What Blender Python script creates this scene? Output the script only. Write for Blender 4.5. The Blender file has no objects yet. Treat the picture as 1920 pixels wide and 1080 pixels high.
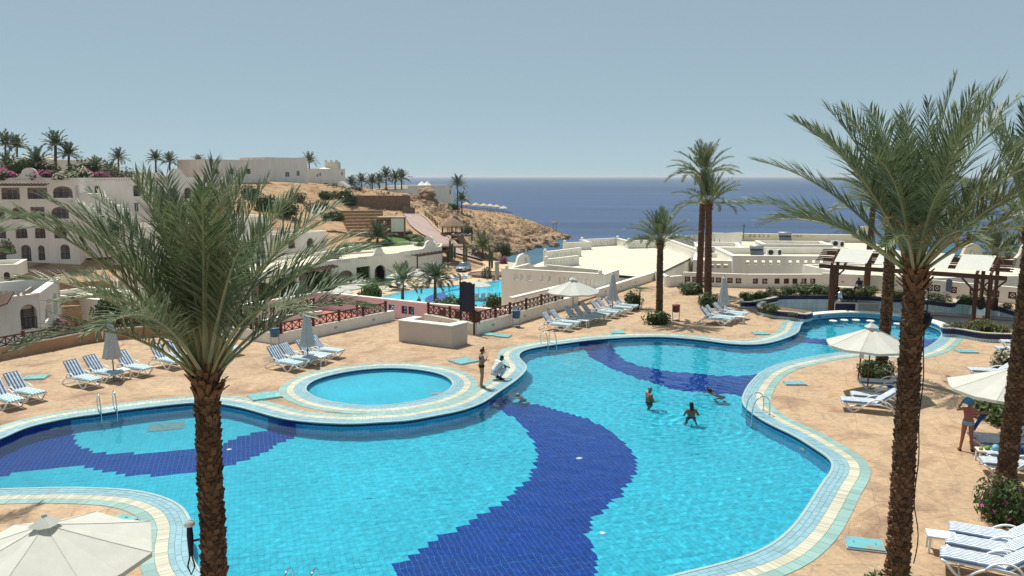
import bpy, bmesh, math, random
import numpy as np
from math import sin, cos, tan, atan2, pi, radians, sqrt, hypot
from mathutils import Vector, Matrix, Euler, noise
from mathutils.geometry import tessellate_polygon
random.seed(7)
SC = bpy.context.scene
COL = SC.collection
# ---------------------------------------------------------------- camera, sky, sun, exposure
CAMH, FPX, PITCH = 8.8, 1464.0, radians(8.13)
cam = bpy.data.cameras.new('camera'); camo = bpy.data.objects.new('camera', cam); COL.objects.link(camo)
cam.sensor_width = 36; cam.lens = FPX / 1920 * 36; cam.clip_end = 60000; cam.clip_start = 0.1
camo.location = (0, 0, CAMH); camo.rotation_euler = (pi / 2 - PITCH, 0, 0)
SC.camera = camo
SUN_EL = radians(66)
SUN_DIR = Vector((-0.60 * cos(SUN_EL), 0.80 * cos(SUN_EL), sin(SUN_EL)))     # towards the sun: far left, high
wd = bpy.data.worlds.new('World'); SC.world = wd; wd.use_nodes = True
wn = wd.node_tree; wn.nodes.clear()
sky = wn.nodes.new('ShaderNodeTexSky'); sky.sky_type = 'NISHITA'; sky.sun_disc = False
sky.sun_elevation = SUN_EL; sky.sun_rotation = atan2(SUN_DIR.x, SUN_DIR.y)
sky.air_density = 0.3; sky.dust_density = 0.1; sky.ozone_density = 2.0; sky.altitude = 10
# hazy summer sky: the clear-air gradient flattened evenly over the whole dome, slightly teal
k1 = wn.nodes.new('ShaderNodeVectorMath'); k1.operation = 'SCALE'; k1.inputs['Scale'].default_value = 0.05
gm = wn.nodes.new('ShaderNodeGamma'); gm.inputs['Gamma'].default_value = 0.21
k2 = wn.nodes.new('ShaderNodeVectorMath'); k2.operation = 'MULTIPLY'; k2.inputs[1].default_value = (3.45, 4.25, 4.42)
bg = wn.nodes.new('ShaderNodeBackground'); bg.inputs['Strength'].default_value = 0.1
wo = wn.nodes.new('ShaderNodeOutputWorld')
wn.links.new(sky.outputs[0], k1.inputs[0]); wn.links.new(k1.outputs[0], gm.inputs[0]); wn.links.new(gm.outputs[0], k2.inputs[0]); wn.links.new(k2.outputs[0], bg.inputs['Color']); wn.links.new(bg.outputs[0], wo.inputs[0])
sl = bpy.data.lights.new('sun', 'SUN'); sl.energy = 2.95; sl.angle = radians(0.5); sl.color = (1.0, 0.955, 0.87)
slo = bpy.data.objects.new('sun', sl); COL.objects.link(slo)
slo.rotation_euler = (-SUN_DIR).to_track_quat('-Z', 'Y').to_euler(); slo.location = (-30, 60, 90)
SC.view_settings.view_transform = 'Standard'; SC.view_settings.look = 'None'
SC.view_settings.exposure = 0.85; SC.view_settings.gamma = 1.0; SC.view_settings.use_curve_mapping = False
try:
    SC.cycles.use_denoising = True
    SC.cycles.max_bounces = 10; SC.cycles.transparent_max_bounces = 12
    SC.cycles.sample_clamp_indirect = 4.0; SC.cycles.blur_glossy = 0.3
except Exception: pass

# ---------------------------------------------------------------- pixel (1920 x 1080) -> place
CP, SP = cos(PITCH), sin(PITCH)
def ray(px, py):
    u = (px - 960) / FPX; v = (540 - py) / FPX
    return Vector((u, CP + v * SP, -SP + v * CP))
def G(px, py, z=0.0):
    d = ray(px, py); t = (z - CAMH) / d.z
    return Vector((d.x * t, d.y * t, z))
def A(px, py, Y):
    d = ray(px, py); t = Y / d.y
    return Vector((d.x * t, Y, CAMH + d.z * t))
WATER = -0.13; DEPTH = -1.28
def GF(px, py, zf=DEPTH):
    p = G(px, py, WATER); d = ray(px, py).normalized()
    h = hypot(d.x, d.y); s = h / 1.33; k = s / sqrt(1 - s * s) * (WATER - zf) / h
    return Vector((p.x + d.x * k, p.y + d.y * k, zf))

# ---------------------------------------------------------------- mesh helper
class MB:
    def __init__(s): s.v = []; s.f = []; s.m = []
    def add(s, vs, fs, mi=0):
        b = len(s.v); s.v.extend([tuple(x) for x in vs]); s.f.extend([tuple(i + b for i in f) for f in fs]); s.m.extend([mi] * len(fs)); return s
    def box(s, c, sz, rz=0.0, mi=0, rot=None):
        x, y, z = sz[0] / 2, sz[1] / 2, sz[2] / 2
        R = rot if rot is not None else Matrix.Rotation(rz, 3, 'Z'); c = Vector(c)
        vs = [c + R @ Vector(p) for p in ((-x,-y,-z),(x,-y,-z),(x,y,-z),(-x,y,-z),(-x,-y,z),(x,-y,z),(x,y,z),(-x,y,z))]
        return s.add(vs, [(0,3,2,1),(4,5,6,7),(0,1,5,4),(1,2,6,5),(2,3,7,6),(3,0,4,7)], mi)
    def bar(s, a, b, w, h=None, mi=0, up=(0, 0, 1)):
        a = Vector(a); b = Vector(b); h = h or w; d = (b - a); L = d.length
        if L < 1e-6: return s
        d /= L; up = Vector(up)
        if abs(d.dot(up)) > .98: up = Vector((0, 1, 0))
        x = d.cross(up).normalized(); z = x.cross(d)
        R = Matrix((x, d, z)).transposed()
        return s.box((a + b) / 2, (w, L, h), mi=mi, rot=R)
    def tube(s, pts, r, n=8, mi=0, caps=True):
        pts = [Vector(p) for p in pts]; N = len(pts); rs = r if isinstance(r, (list, tuple)) else [r] * N
        vs = []; fs = []; prev = None
        for i, p in enumerate(pts):
            d = (pts[min(i + 1, N - 1)] - pts[max(i - 1, 0)]); d = d.normalized() if d.length > 1e-9 else Vector((0, 0, 1))
            if prev is None:
                a = Vector((0, 0, 1)) if abs(d.z) < .9 else Vector((1, 0, 0)); x = d.cross(a).normalized()
            else:
                x = (prev - d * prev.dot(d)); x = x.normalized() if x.length > 1e-6 else d.orthogonal().normalized()
            prev = x; y = d.cross(x)
            for k in range(n):
                t = 2 * pi * k / n; vs.append(p + (x * cos(t) + y * sin(t)) * rs[i])
        for i in range(N - 1):
            for k in range(n):
                k2 = (k + 1) % n; fs.append((i * n + k, i * n + k2, (i + 1) * n + k2, (i + 1) * n + k))
        if caps: fs.append(tuple(range(n - 1, -1, -1))); fs.append(tuple((N - 1) * n + k for k in range(n)))
        return s.add(vs, fs, mi)
    def lathe(s, prof, c=(0, 0, 0), n=16, mi=0, rf=None):
        c = Vector(c); vs = []; fs = []
        for i, (r, z) in enumerate(prof):
            for k in range(n):
                t = 2 * pi * k / n; q = r * (rf(t, i) if rf else 1); vs.append(c + Vector((q * cos(t), q * sin(t), z)))
        for i in range(len(prof) - 1):
            for k in range(n):
                k2 = (k + 1) % n; fs.append((i * n + k, i * n + k2, (i + 1) * n + k2, (i + 1) * n + k))
        fs.append(tuple(range(n - 1, -1, -1))); fs.append(tuple((len(prof) - 1) * n + k for k in range(n)))
        return s.add(vs, fs, mi)
    def prism(s, poly, z0, z1, mi=0, cap=True, mtop=None):
        n = len(poly); vs = [(p[0], p[1], z0) for p in poly] + [(p[0], p[1], z1) for p in poly]
        s.add(vs, [(i, (i + 1) % n, n + (i + 1) % n, n + i) for i in range(n)], mi)
        if cap:
            tr = tessellate_polygon([[Vector((p[0], p[1], 0)) for p in poly]])
            s.add([(p[0], p[1], z1) for p in poly], tr, mi if mtop is None else mtop)
        return s
    def sphere(s, c, r, n=10, m=6, mi=0):
        r = Vector((r, r, r)) if not hasattr(r, '__len__') else Vector(r); c = Vector(c); vs = []; fs = []
        for i in range(m + 1):
            a = pi * i / m
            for k in range(n):
                t = 2 * pi * k / n; vs.append(c + Vector((r.x * sin(a) * cos(t), r.y * sin(a) * sin(t), r.z * cos(a))))
        for i in range(m):
            for k in range(n):
                k2 = (k + 1) % n; fs.append((i * n + k, (i + 1) * n + k, (i + 1) * n + k2, i * n + k2))
        return s.add(vs, fs, mi)
    def wall(s, p0, p1, z0, z1, t, holes=(), top=None, mi=0):
        """upright wall p0->p1; thickness goes to the left of that direction; holes are polygons of (u, z)"""
        p0 = Vector((p0[0], p0[1])); p1 = Vector((p1[0], p1[1])); d = p1 - p0; L = d.length; d /= L; n = Vector((-d.y, d.x))
        out = [(0, z0), (L, z0)] + (list(top) if top else [(L, z1), (0, z1)])
        loops = [out] + [list(h) for h in holes]
        tr = tessellate_polygon([[Vector((u, z, 0)) for u, z in lp] for lp in loops])
        fl = [q for lp in loops for q in lp]
        P = lambda u, z, o: (p0.x + d.x * u + n.x * o, p0.y + d.y * u + n.y * o, z)
        N = len(fl); vs = [P(u, z, 0) for u, z in fl] + [P(u, z, t) for u, z in fl]
        fs = [tuple(f) for f in tr] + [tuple(i + N for i in reversed(f)) for f in tr]
        b = 0
        for lp in loops:
            k = len(lp)
            for i in range(k):
                j = (i + 1) % k; fs.append((b + i, b + j, N + b + j, N + b + i))
            b += k
        return s.add(vs, fs, mi)
    def mesh(s, name, mats, smooth=False):
        me = bpy.data.meshes.new(name); me.from_pydata([tuple(v) for v in s.v], [], s.f)
        mats = mats if isinstance(mats, (list, tuple)) else [mats]
        for m in mats: me.materials.append(m)
        if len(mats) > 1: me.polygons.foreach_set('material_index', s.m)
        if smooth: me.polygons.foreach_set('use_smooth', [True] * len(s.f))
        me.update()
        return me
    def build(s, name, mats, parent=None, smooth=False):
        return link(name, s.mesh(name, mats, smooth), parent)
def fixn(o):
    bm = bmesh.new(); bm.from_mesh(o.data); bmesh.ops.recalc_face_normals(bm, faces=bm.faces); bm.to_mesh(o.data); bm.free(); return o
def link(name, me, parent=None, M=None):
    o = bpy.data.objects.new(name, me); COL.objects.link(o)
    if parent is not None: o.parent = parent
    if M is not None: o.matrix_local = M
    return o
def tag(o, label=None, cat=None, group=None, kind=None):
    if label: o['label'] = label
    if cat: o['category'] = cat
    if group: o['group'] = group
    if kind: o['kind'] = kind
    return o
def thing(name, label, cat, loc=(0, 0, 0), rz=0.0, group=None):
    o = bpy.data.objects.new(name, None); COL.objects.link(o); o.location = loc; o.rotation_euler = (0, 0, rz)
    o.empty_display_size = .1
    return tag(o, label, cat, group)
KIDS = {}
def copy_tree(o, parent=None):
    c = o.copy(); COL.objects.link(c)
    if parent is not None: c.parent = parent
    for ch in list(o.children): copy_tree(ch, c)
    return c
def place(proto, used, loc, rz, label, s=1.0):
    """first call moves the proto itself, later ones copy it"""
    o = proto if not used else copy_tree(proto)
    used.append(1); o.location = loc; o.rotation_euler = (0, 0, rz); o.scale = (s, s, s); o['label'] = label
    return o
def rect(u, z, w, h): return [(u - w / 2, z), (u + w / 2, z), (u + w / 2, z + h), (u - w / 2, z + h)]
def arch(u, z, w, h, n=8, rise=None):
    r = rise if rise is not None else w / 2
    pts = [(u - w / 2, z), (u + w / 2, z)]
    for i in range(n + 1):
        a = pi * i / n; pts.append((u + w / 2 * cos(a), z + h - r + r * sin(a)))
    return pts

# ---------------------------------------------------------------- materials
def nd(nt, t, **k):
    n = nt.nodes.new(t)
    for a, b in k.items():
        if hasattr(n, a): setattr(n, a, b)
        else: n.inputs[a].default_value = b
    return n
def base_mat(name):
    m = bpy.data.materials.new(name); m.use_nodes = True; nt = m.node_tree
    return m, nt, nt.nodes['Principled BSDF']
def mat(name, col, col2=None, scale=4.0, rough=.7, bump=0.0, bscale=None, coord='Object', metal=0.0, spec=.3, col3=None, det=6.0, stretch=None, trans=0.0, contrast=(.35, .65), bdist=.02):
    m, nt, bs = base_mat(name); L = nt.links
    bs.inputs['Roughness'].default_value = rough; bs.inputs['Metallic'].default_value = metal
    bs.inputs['Specular IOR Level'].default_value = spec
    if coord == 'World': src = nd(nt, 'ShaderNodeNewGeometry').outputs['Position']
    else: src = nd(nt, 'ShaderNodeTexCoord').outputs[coord]
    if stretch:
        mp = nd(nt, 'ShaderNodeMapping'); mp.inputs['Scale'].default_value = stretch; L.new(src, mp.inputs[0]); src = mp.outputs[0]
    c2 = col2 or tuple(min(1, c * .82) for c in col)
    nz = nd(nt, 'ShaderNodeTexNoise'); nz.inputs['Scale'].default_value = scale; nz.inputs['Detail'].default_value = det; nz.inputs['Roughness'].default_value = .6
    L.new(src, nz.inputs['Vector'])
    cr = nd(nt, 'ShaderNodeValToRGB'); e = cr.color_ramp.elements
    e[0].position = contrast[0]; e[0].color = (*col, 1); e[1].position = contrast[1]; e[1].color = (*c2, 1)
    if col3: k = e.new((contrast[0] + contrast[1]) / 2); k.color = (*col3, 1)
    L.new(nz.outputs['Fac'], cr.inputs[0]); L.new(cr.outputs[0], bs.inputs['Base Color'])
    if bump:
        nb = nd(nt, 'ShaderNodeTexNoise'); nb.inputs['Scale'].default_value = bscale or scale * 3; nb.inputs['Detail'].default_value = 5
        L.new(src, nb.inputs['Vector'])
        b = nd(nt, 'ShaderNodeBump'); b.inputs['Strength'].default_value = bump; b.inputs['Distance'].default_value = bdist
        L.new(nb.outputs['Fac'], b.inputs['Height']); L.new(b.outputs[0], bs.inputs['Normal'])
    if trans:
        tr = nd(nt, 'ShaderNodeBsdfTranslucent'); L.new(cr.outputs[0], tr.inputs['Color'])
        mx = nd(nt, 'ShaderNodeMixShader'); mx.inputs[0].default_value = trans
        out = [n for n in nt.nodes if n.type == 'OUTPUT_MATERIAL'][0]
        L.new(bs.outputs[0], mx.inputs[1]); L.new(tr.outputs[0], mx.inputs[2]); L.new(mx.outputs[0], out.inputs['Surface'])
    return m
def tile_mat(name, col, var=.25, rough=.25, spec=.4):
    """glazed tile, each piece a slightly different tone"""
    m, nt, bs = base_mat(name); L = nt.links
    g = nd(nt, 'ShaderNodeNewGeometry'); oi = nd(nt, 'ShaderNodeObjectInfo')
    ad = nd(nt, 'ShaderNodeMath', operation='ADD'); L.new(g.outputs['Random Per Island'], ad.inputs[0]); L.new(oi.outputs['Random'], ad.inputs[1])
    fr = nd(nt, 'ShaderNodeMath', operation='FRACT'); L.new(ad.outputs[0], fr.inputs[0])
    mr = nd(nt, 'ShaderNodeMapRange'); mr.inputs['To Min'].default_value = 1 - var; mr.inputs['To Max'].default_value = 1 + var * .5
    L.new(fr.outputs[0], mr.inputs[0])
    nz = nd(nt, 'ShaderNodeTexNoise'); nz.inputs['Scale'].default_value = .35; nz.inputs['Detail'].default_value = 4; L.new(g.outputs['Position'], nz.inputs['Vector'])
    m2 = nd(nt, 'ShaderNodeMapRange'); m2.inputs['From Min'].default_value = .3; m2.inputs['From Max'].default_value = .7; m2.inputs['To Min'].default_value = .88; m2.inputs['To Max'].default_value = 1.06
    L.new(nz.outputs['Fac'], m2.inputs[0])
    mu = nd(nt, 'ShaderNodeMath', operation='MULTIPLY'); L.new(mr.outputs[0], mu.inputs[0]); L.new(m2.outputs[0], mu.inputs[1])
    vm = nd(nt, 'ShaderNodeVectorMath', operation='SCALE'); vm.inputs[0].default_value = col; L.new(mu.outputs[0], vm.inputs['Scale'])
    L.new(vm.outputs[0], bs.inputs['Base Color']); bs.inputs['Roughness'].default_value = rough; bs.inputs['Specular IOR Level'].default_value = spec
    return m
M = {}
M['white'] = mat('white_plaster', (.83, .79, .71), (.70, .655, .575), .9, .85, .15, 8, 'World', stretch=(1, 1, .22), contrast=(.42, .78))
M['white2'] = mat('pink_white_plaster', (.82, .74, .67), (.70, .62, .55), .9, .85, .15, 8, 'World', stretch=(1, 1, .22), contrast=(.42, .78))
M['cream'] = mat('cream_roof_screed', (.70, .635, .49), (.56, .50, .385), .35, .9, .1, 6, 'World')
M['rooftile'] = mat('pale_roof_paving', (.64, .59, .46), (.57, .52, .41), .3, .85, .1, 6, 'World')
M['pink'] = mat('pink_plaster', (.84, .67, .63), (.76, .60, .56), .5, .85, .1, 8, 'World')
M['redfloor'] = mat('red_court_floor', (.44, .165, .125), (.38, .14, .105), .8, .8, .1, 9, 'World')
M['wood'] = mat('brown_wood', (.13, .050, .028), (.075, .03, .018), 6, .6, .2, 20, 'Object', stretch=(1, 1, 6))
M['darkwood'] = mat('dark_wood', (.075, .038, .024), (.045, .022, .015), 6, .65, .2, 20)
M['plastic'] = mat('white_plastic', (.80, .80, .78), (.74, .74, .72), 3, .38, 0, spec=.5)
M['cloth'] = mat('cream_canvas', (.66, .66, .60), (.60, .60, .54), 2.5, .9, .25, 30, 'Object', trans=.22)
M['greycloth'] = mat('folded_canvas', (.60, .58, .56), (.50, .48, .47), 6, .9, .3, 25, trans=.1)
M['steel'] = mat('polished_steel', (.75, .76, .78), (.65, .66, .68), 5, .12, 0, metal=1)
M['dark'] = mat('dark_iron', (.03, .03, .035), (.02, .02, .022), 5, .5)
M['navy'] = mat('navy_board', (.016, .02, .05), (.012, .014, .036), 5, .55)
M['glass'] = mat('dark_window_glass', (.07, .075, .10), (.045, .05, .07), .7, .08, 0, 'World' and 0, 'World', spec=.6)
M['curtain'] = mat('pale_curtain', (.36, .33, .36), (.22, .20, .23), 3, .9, 0, None, 'World', stretch=(3, 3, .1))
M['shade'] = mat('loggia_wall', (.62, .54, .50), (.55, .48, .44), .5, .9, .1, 8, 'World')  # loggia shade worked into a plaster darker than the outer walls
M['grey'] = mat('grey_metal', (.42, .43, .44), (.33, .34, .35), 3, .5, 0, metal=.3)
M['soil'] = mat('planting_soil', (.20, .13, .08), (.13, .085, .055), 6, .95, .5, 20, 'World')
M['boot'] = mat('palm_leaf_base', (.25, .13, .065), (.12, .06, .032), 9, .9, .5, 40, 'Object')
M['trunk2'] = mat('reddish_palm_bark', (.20, .105, .062), (.10, .055, .035), 5, .9, .6, 25, 'Object')
# ================================================================ the pool terrace
def resample(pts, step, closed=True):
    P = [Vector((p[0], p[1])) for p in pts]; n = len(P); out = []
    rng = range(n) if closed else range(n - 1)
    dense = []
    for i in rng:
        if closed: a, b, c, d = P[i - 1], P[i], P[(i + 1) % n], P[(i + 2) % n]
        else: a, b, c, d = P[max(i - 1, 0)], P[i], P[i + 1], P[min(i + 2, n - 1)]
        for k in range(12):
            t = k / 12
            dense.append(.5 * ((2 * b) + (c - a) * t + (2 * a - 5 * b + 4 * c - d) * t * t + (3 * b - a - 3 * c + d) * t ** 3))
    if not closed: dense.append(P[-1])
    else: dense.append(dense[0])
    L = [0]
    for i in range(1, len(dense)): L.append(L[-1] + (dense[i] - dense[i - 1]).length)
    m = max(3, round(L[-1] / step)); j = 0
    for k in range(m if closed else m + 1):
        s = L[-1] * k / m
        while j < len(L) - 2 and L[j + 1] < s: j += 1
        q = L[j + 1] - L[j]; t = (s - L[j]) / q if q > 1e-9 else 0
        out.append(dense[j].lerp(dense[j + 1], t))
    return out
def smooth(P, it=2):
    for _ in range(it):
        n = len(P); P = [(P[i - 1] + P[i] * 2 + P[(i + 1) % n]) / 4 for i in range(n)]
    return P
def offset(P, d, closed=True, it=0):
    n = len(P); out = []
    for i in range(n):
        a = P[i - 1] if (closed or i) else P[i]; b = P[(i + 1) % n] if (closed or i < n - 1) else P[i]
        t = (b - a); t = t.normalized() if t.length > 1e-9 else Vector((1, 0)); out.append(P[i] + Vector((t.y, -t.x)) * d)
    return smooth(out, it) if it else out
def area(P): return .5 * sum(P[i - 1].x * P[i].y - P[i].x * P[i - 1].y for i in range(len(P)))
def inside(px, py, P):
    """numpy point in polygon"""
    r = np.zeros(px.shape, bool); n = len(P)
    for i in range(n):
        x1, y1 = P[i - 1][0], P[i - 1][1]; x2, y2 = P[i][0], P[i][1]
        if y1 == y2: continue
        c = ((y1 > py) != (y2 > py)) & (px < (x2 - x1) * (py - y1) / (y2 - y1) + x1); r ^= c
    return r
POOLPX = [(-40,838),(0,824),(50,802),(100,790),(140,782),(190,776),(225,770),(275,764),(330,758),(370,755),(410,757),(450,764),(480,772),(515,782),(552,789),(615,794),(665,795),(715,792),(765,789),(815,780),(865,770),(906,755),(934,736),(965,715),(982,700),(988,690),(984,681),(976,674),(973,667),(978,660),(990,655),(1015,650),(1059,644),(1106,638),(1153,634),(1200,632),(1247,632),(1309,637),(1372,645),(1418,646),(1447,642),(1477,633),(1495,624),(1500,616),(1502,609),(1510,603),(1530,598),(1579,594),(1622,594.5),(1681,600),(1725,607),(1755,616),(1765,624),(1762,633),(1750,644),(1730,655),(1700,663),(1650,662),(1600,660),(1564,662),(1506,672),(1456,684),(1430,696),(1417,706),(1403,722),(1394,738),(1391,750),(1396,763),(1413,777),(1440,794),(1490,818),(1527,841),(1550,856),(1560,868),(1557,884),(1540,907),(1515,947),(1490,982),(1465,1006),(1440,1024),(1400,1042),(1350,1057),(1300,1069),(1240,1084),(1150,1102),(1000,1112),(800,1116),(600,1116),(500,1112),(430,1098),(385,1078),(362,1050),(357,1015),(360,985),(350,960),(330,942),(287,926),(237,918),(175,915),(112,914),(37,916),(0,917),(-80,924),(-150,925),(-190,905),(-170,880),(-100,856)]
POOL = resample([G(*p) for p in POOLPX], .14)
POOL = smooth(POOL, 6)
if area(POOL) < 0: POOL.reverse()
KIDPX = [(573,731),(580,719),(600,709),(640,699),(690,692),(740,690),(790,694),(830,703),(849,718),(840,732),(815,744),(770,754),(720,760),(670,760),(620,753),(590,744)]
KID = smooth(resample([G(*p) for p in KIDPX], .14), 8)
if area(KID) < 0: KID.reverse()
# the sunken bar pit behind the swim-up counter
PITPX = [(1523,592),(1550,588),(1594,587),(1640,589),(1697,595),(1742,602),(1767,611),(1840,620),(1902,626),(1925,612),(1918,597),(1905,588),(1852,573),(1800,565),(1786,571),(1731,565),(1640,559),(1580,556.5),(1506,556),(1458,557),(1436,562),(1431,570),(1440,578),(1480,586)]
PIT = [Vector(G(x, y, .15)[:2]) for x, y in PITPX]
PIT = resample(PIT, .3)
if area(PIT) < 0: PIT.reverse()
DECKPX = [(-260,735),(-60,690),(0,676),(100,657),(200,638),(280,632),(350,630),(412,630),(480,640),(525,647.5),(592,632),(740,600),(800,607),(895,627),(960,610),(1085,571),(1120,560),(1227,525),(1250,538),(1280,535),(1400,540),(1541,540),(1640,545),(1733,553),(1800,560),(1914,571),(2100,592)]
DECK = [Vector(G(*p)[:2]) for p in DECKPX]
DECKB = DECK + [Vector((34, 30)), Vector((30, 4)), Vector((14, -6)), Vector((-20, -6)), Vector((-30, 12))]

# --- materials of the terrace
def deck_mat():
    m, nt, bs = base_mat('stamped_sandstone_paving'); L = nt.links
    g = nd(nt, 'ShaderNodeNewGeometry').outputs['Position']
    def nz(s, d=6, r=.62, dist=0.0):
        n = nd(nt, 'ShaderNodeTexNoise'); n.inputs['Scale'].default_value = s; n.inputs['Detail'].default_value = d; n.inputs['Roughness'].default_value = r
        n.inputs['Distortion'].default_value = dist; L.new(g, n.inputs['Vector']); return n.outputs['Fac']
    a = nd(nt, 'ShaderNodeValToRGB'); e = a.color_ramp.elements
    e[0].position = .30; e[0].color = (.27, .175, .115, 1); e[1].position = .72; e[1].color = (.545, .415, .275, 1)
    k = e.new(.42); k.color = (.41, .275, .175, 1); k = e.new(.52); k.color = (.515, .36, .225, 1); k = e.new(.62); k.color = (.46, .335, .22, 1)
    L.new(nz(.45, 8, .68, .9), a.inputs[0])
    # dusky stains
    st = nd(nt, 'ShaderNodeValToRGB'); st.color_ramp.elements[0].position = .53; st.color_ramp.elements[1].position = .68
    st.color_ramp.elements[0].color = (0, 0, 0, 1); st.color_ramp.elements[1].color = (.75, .75, .75, 1)
    L.new(nz(.8, 9, .7, 1.6), st.inputs[0])
    mx = nd(nt, 'ShaderNodeMixRGB'); mx.inputs[2].default_value = (.32, .24, .165, 1); L.new(st.outputs[0], mx.inputs[0]); L.new(a.outputs[0], mx.inputs[1])
    # stamped joints: irregular large flags
    mp = nd(nt, 'ShaderNodeMixRGB'); mp.inputs[0].default_value = .12
    nv = nd(nt, 'ShaderNodeTexNoise'); nv.inputs['Scale'].default_value = 1.6; L.new(g, nv.inputs['Vector']); L.new(g, mp.inputs[1]); L.new(nv.outputs['Color'], mp.inputs[2])
    vo = nd(nt, 'ShaderNodeTexVoronoi', feature='DISTANCE_TO_EDGE'); vo.inputs['Scale'].default_value = .95; L.new(mp.outputs[0], vo.inputs['Vector'])
    vr = nd(nt, 'ShaderNodeMapRange'); vr.inputs['From Max'].default_value = .030; vr.inputs['To Min'].default_value = .80; L.new(vo.outputs['Distance'], vr.inputs[0])
    vc = nd(nt, 'ShaderNodeTexVoronoi'); vc.inputs['Scale'].default_value = .95; L.new(mp.outputs[0], vc.inputs['Vector'])
    sx = nd(nt, 'ShaderNodeSeparateColor'); L.new(vc.outputs['Color'], sx.inputs[0])
    vr2 = nd(nt, 'ShaderNodeMapRange'); vr2.inputs['To Min'].default_value = .95; vr2.inputs['To Max'].default_value = 1.04; L.new(sx.outputs[0], vr2.inputs[0])
    mu = nd(nt, 'ShaderNodeMath', operation='MULTIPLY'); L.new(vr.outputs[0], mu.inputs[0]); L.new(vr2.outputs[0], mu.inputs[1])
    fine = nd(nt, 'ShaderNodeMapRange'); fine.inputs['From Min'].default_value = .3; fine.inputs['From Max'].default_value = .7; fine.inputs['To Min'].default_value = .80; fine.inputs['To Max'].default_value = 1.14
    fine.inputs['To Min'].default_value = .72; fine.inputs['To Max'].default_value = 1.2
    L.new(nz(4.5, 9, .75, 1.2), fine.inputs[0])
    mpb = nd(nt, 'ShaderNodeMapping'); mpb.inputs['Rotation'].default_value = (0, 0, .35); L.new(mp.outputs[0], mpb.inputs[0])
    bk = nd(nt, 'ShaderNodeTexBrick'); bk.inputs['Scale'].default_value = 1; bk.inputs['Brick Width'].default_value = 4.2; bk.inputs['Row Height'].default_value = 3.1; bk.inputs['Mortar Size'].default_value = .010; bk.inputs['Color1'].default_value = (1, 1, 1, 1); bk.inputs['Color2'].default_value = (.9, .9, .9, 1); bk.inputs['Mortar'].default_value = (.72, .72, .72, 1); L.new(mpb.outputs[0], bk.inputs['Vector'])
    m3 = nd(nt, 'ShaderNodeMath', operation='MULTIPLY'); L.new(mu.outputs[0], m3.inputs[0]); L.new(fine.outputs[0], m3.inputs[1])
    m4 = nd(nt, 'ShaderNodeMath', operation='MULTIPLY'); L.new(m3.outputs[0], m4.inputs[0]); L.new(bk.outputs['Color'], m4.inputs[1]); m3 = m4
    sc = nd(nt, 'ShaderNodeVectorMath', operation='SCALE'); L.new(mx.outputs[0], sc.inputs[0]); L.new(m3.outputs[0], sc.inputs['Scale'])
    L.new(sc.outputs[0], bs.inputs['Base Color']); bs.inputs['Roughness'].default_value = .8; bs.inputs['Specular IOR Level'].default_value = .25
    b = nd(nt, 'ShaderNodeBump'); b.inputs['Strength'].default_value = .35; b.inputs['Distance'].default_value = .02
    ad = nd(nt, 'ShaderNodeMath', operation='MULTIPLY'); L.new(nz(5, 8, .7, .6), ad.inputs[0]); L.new(vr.outputs[0], ad.inputs[1])
    L.new(ad.outputs[0], b.inputs['Height']); L.new(b.outputs[0], bs.inputs['Normal'])
    return m
M['deck'] = deck_mat()
M['t_light'] = tile_mat('pale_blue_floor_tile', (.038, .56, .71), .07)
M['t_dark'] = tile_mat('navy_floor_tile', (.0, .040, .30), .12)
M['t_wall'] = tile_mat('mid_blue_wall_tile', (.09, .40, .64), .12)
M['t_line'] = tile_mat('navy_line_tile', (.008, .014, .11), .2)
M['grout'] = mat('pale_tile_grout', (.05, .38, .54), (.045, .34, .50), 3, .7, 0, None, 'World')
M['grout_d'] = mat('blue_tile_grout', (.06, .18, .38), (.05, .15, .33), 3, .7, 0, None, 'World')
M['c_blue'] = tile_mat('sky_blue_coping_tile', (.25, .43, .49), .13, .45)
M['c_cream'] = tile_mat('cream_coping_brick', (.54, .52, .41), .16, .6)
M['c_teal'] = tile_mat('turquoise_coping_tile', (.27, .43, .40), .15, .5)
M['c_grout'] = mat('coping_joint', (.20, .20, .17), (.15, .15, .13), 4, .9, 0, None, 'World')
M['c_lip'] = mat('pale_pool_lip', (.38, .48, .46), (.32, .42, .42), 3, .5, 0, None, 'World')
M['t_sky'] = tile_mat('pale_blue_bar_tile', (.50, .68, .74), .12, .35)
M['t_navyw'] = tile_mat('dark_navy_band_tile', (.010, .012, .085), .35, .3)

def sheet(name, outer, holes, z, m, parent=None, thick=0):
    loops = [[Vector((p[0], p[1], 0)) for p in outer]] + [[Vector((p[0], p[1], 0)) for p in h] for h in holes]
    tr = tessellate_polygon(loops); fl = [p for lp in loops for p in lp]
    mb = MB(); mb.add([(p.x, p.y, z) for p in fl], tr); o = mb.build(name, m, parent)
    for p in o.data.polygons:
        if p.normal.z < 0: p.flip()
    return o
COPW = (.07, .50, .80, 1.10)      # lip, blue, cream, turquoise (distance from the water's edge)
dk = sheet('terrace_deck', DECKB, [offset(POOL, COPW[3] - .03, it=1)[::4], offset(KID, COPW[3] - .03)[::4], PIT[::1]], 0.0, M['deck'])
tag(dk, kind='structure')

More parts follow.
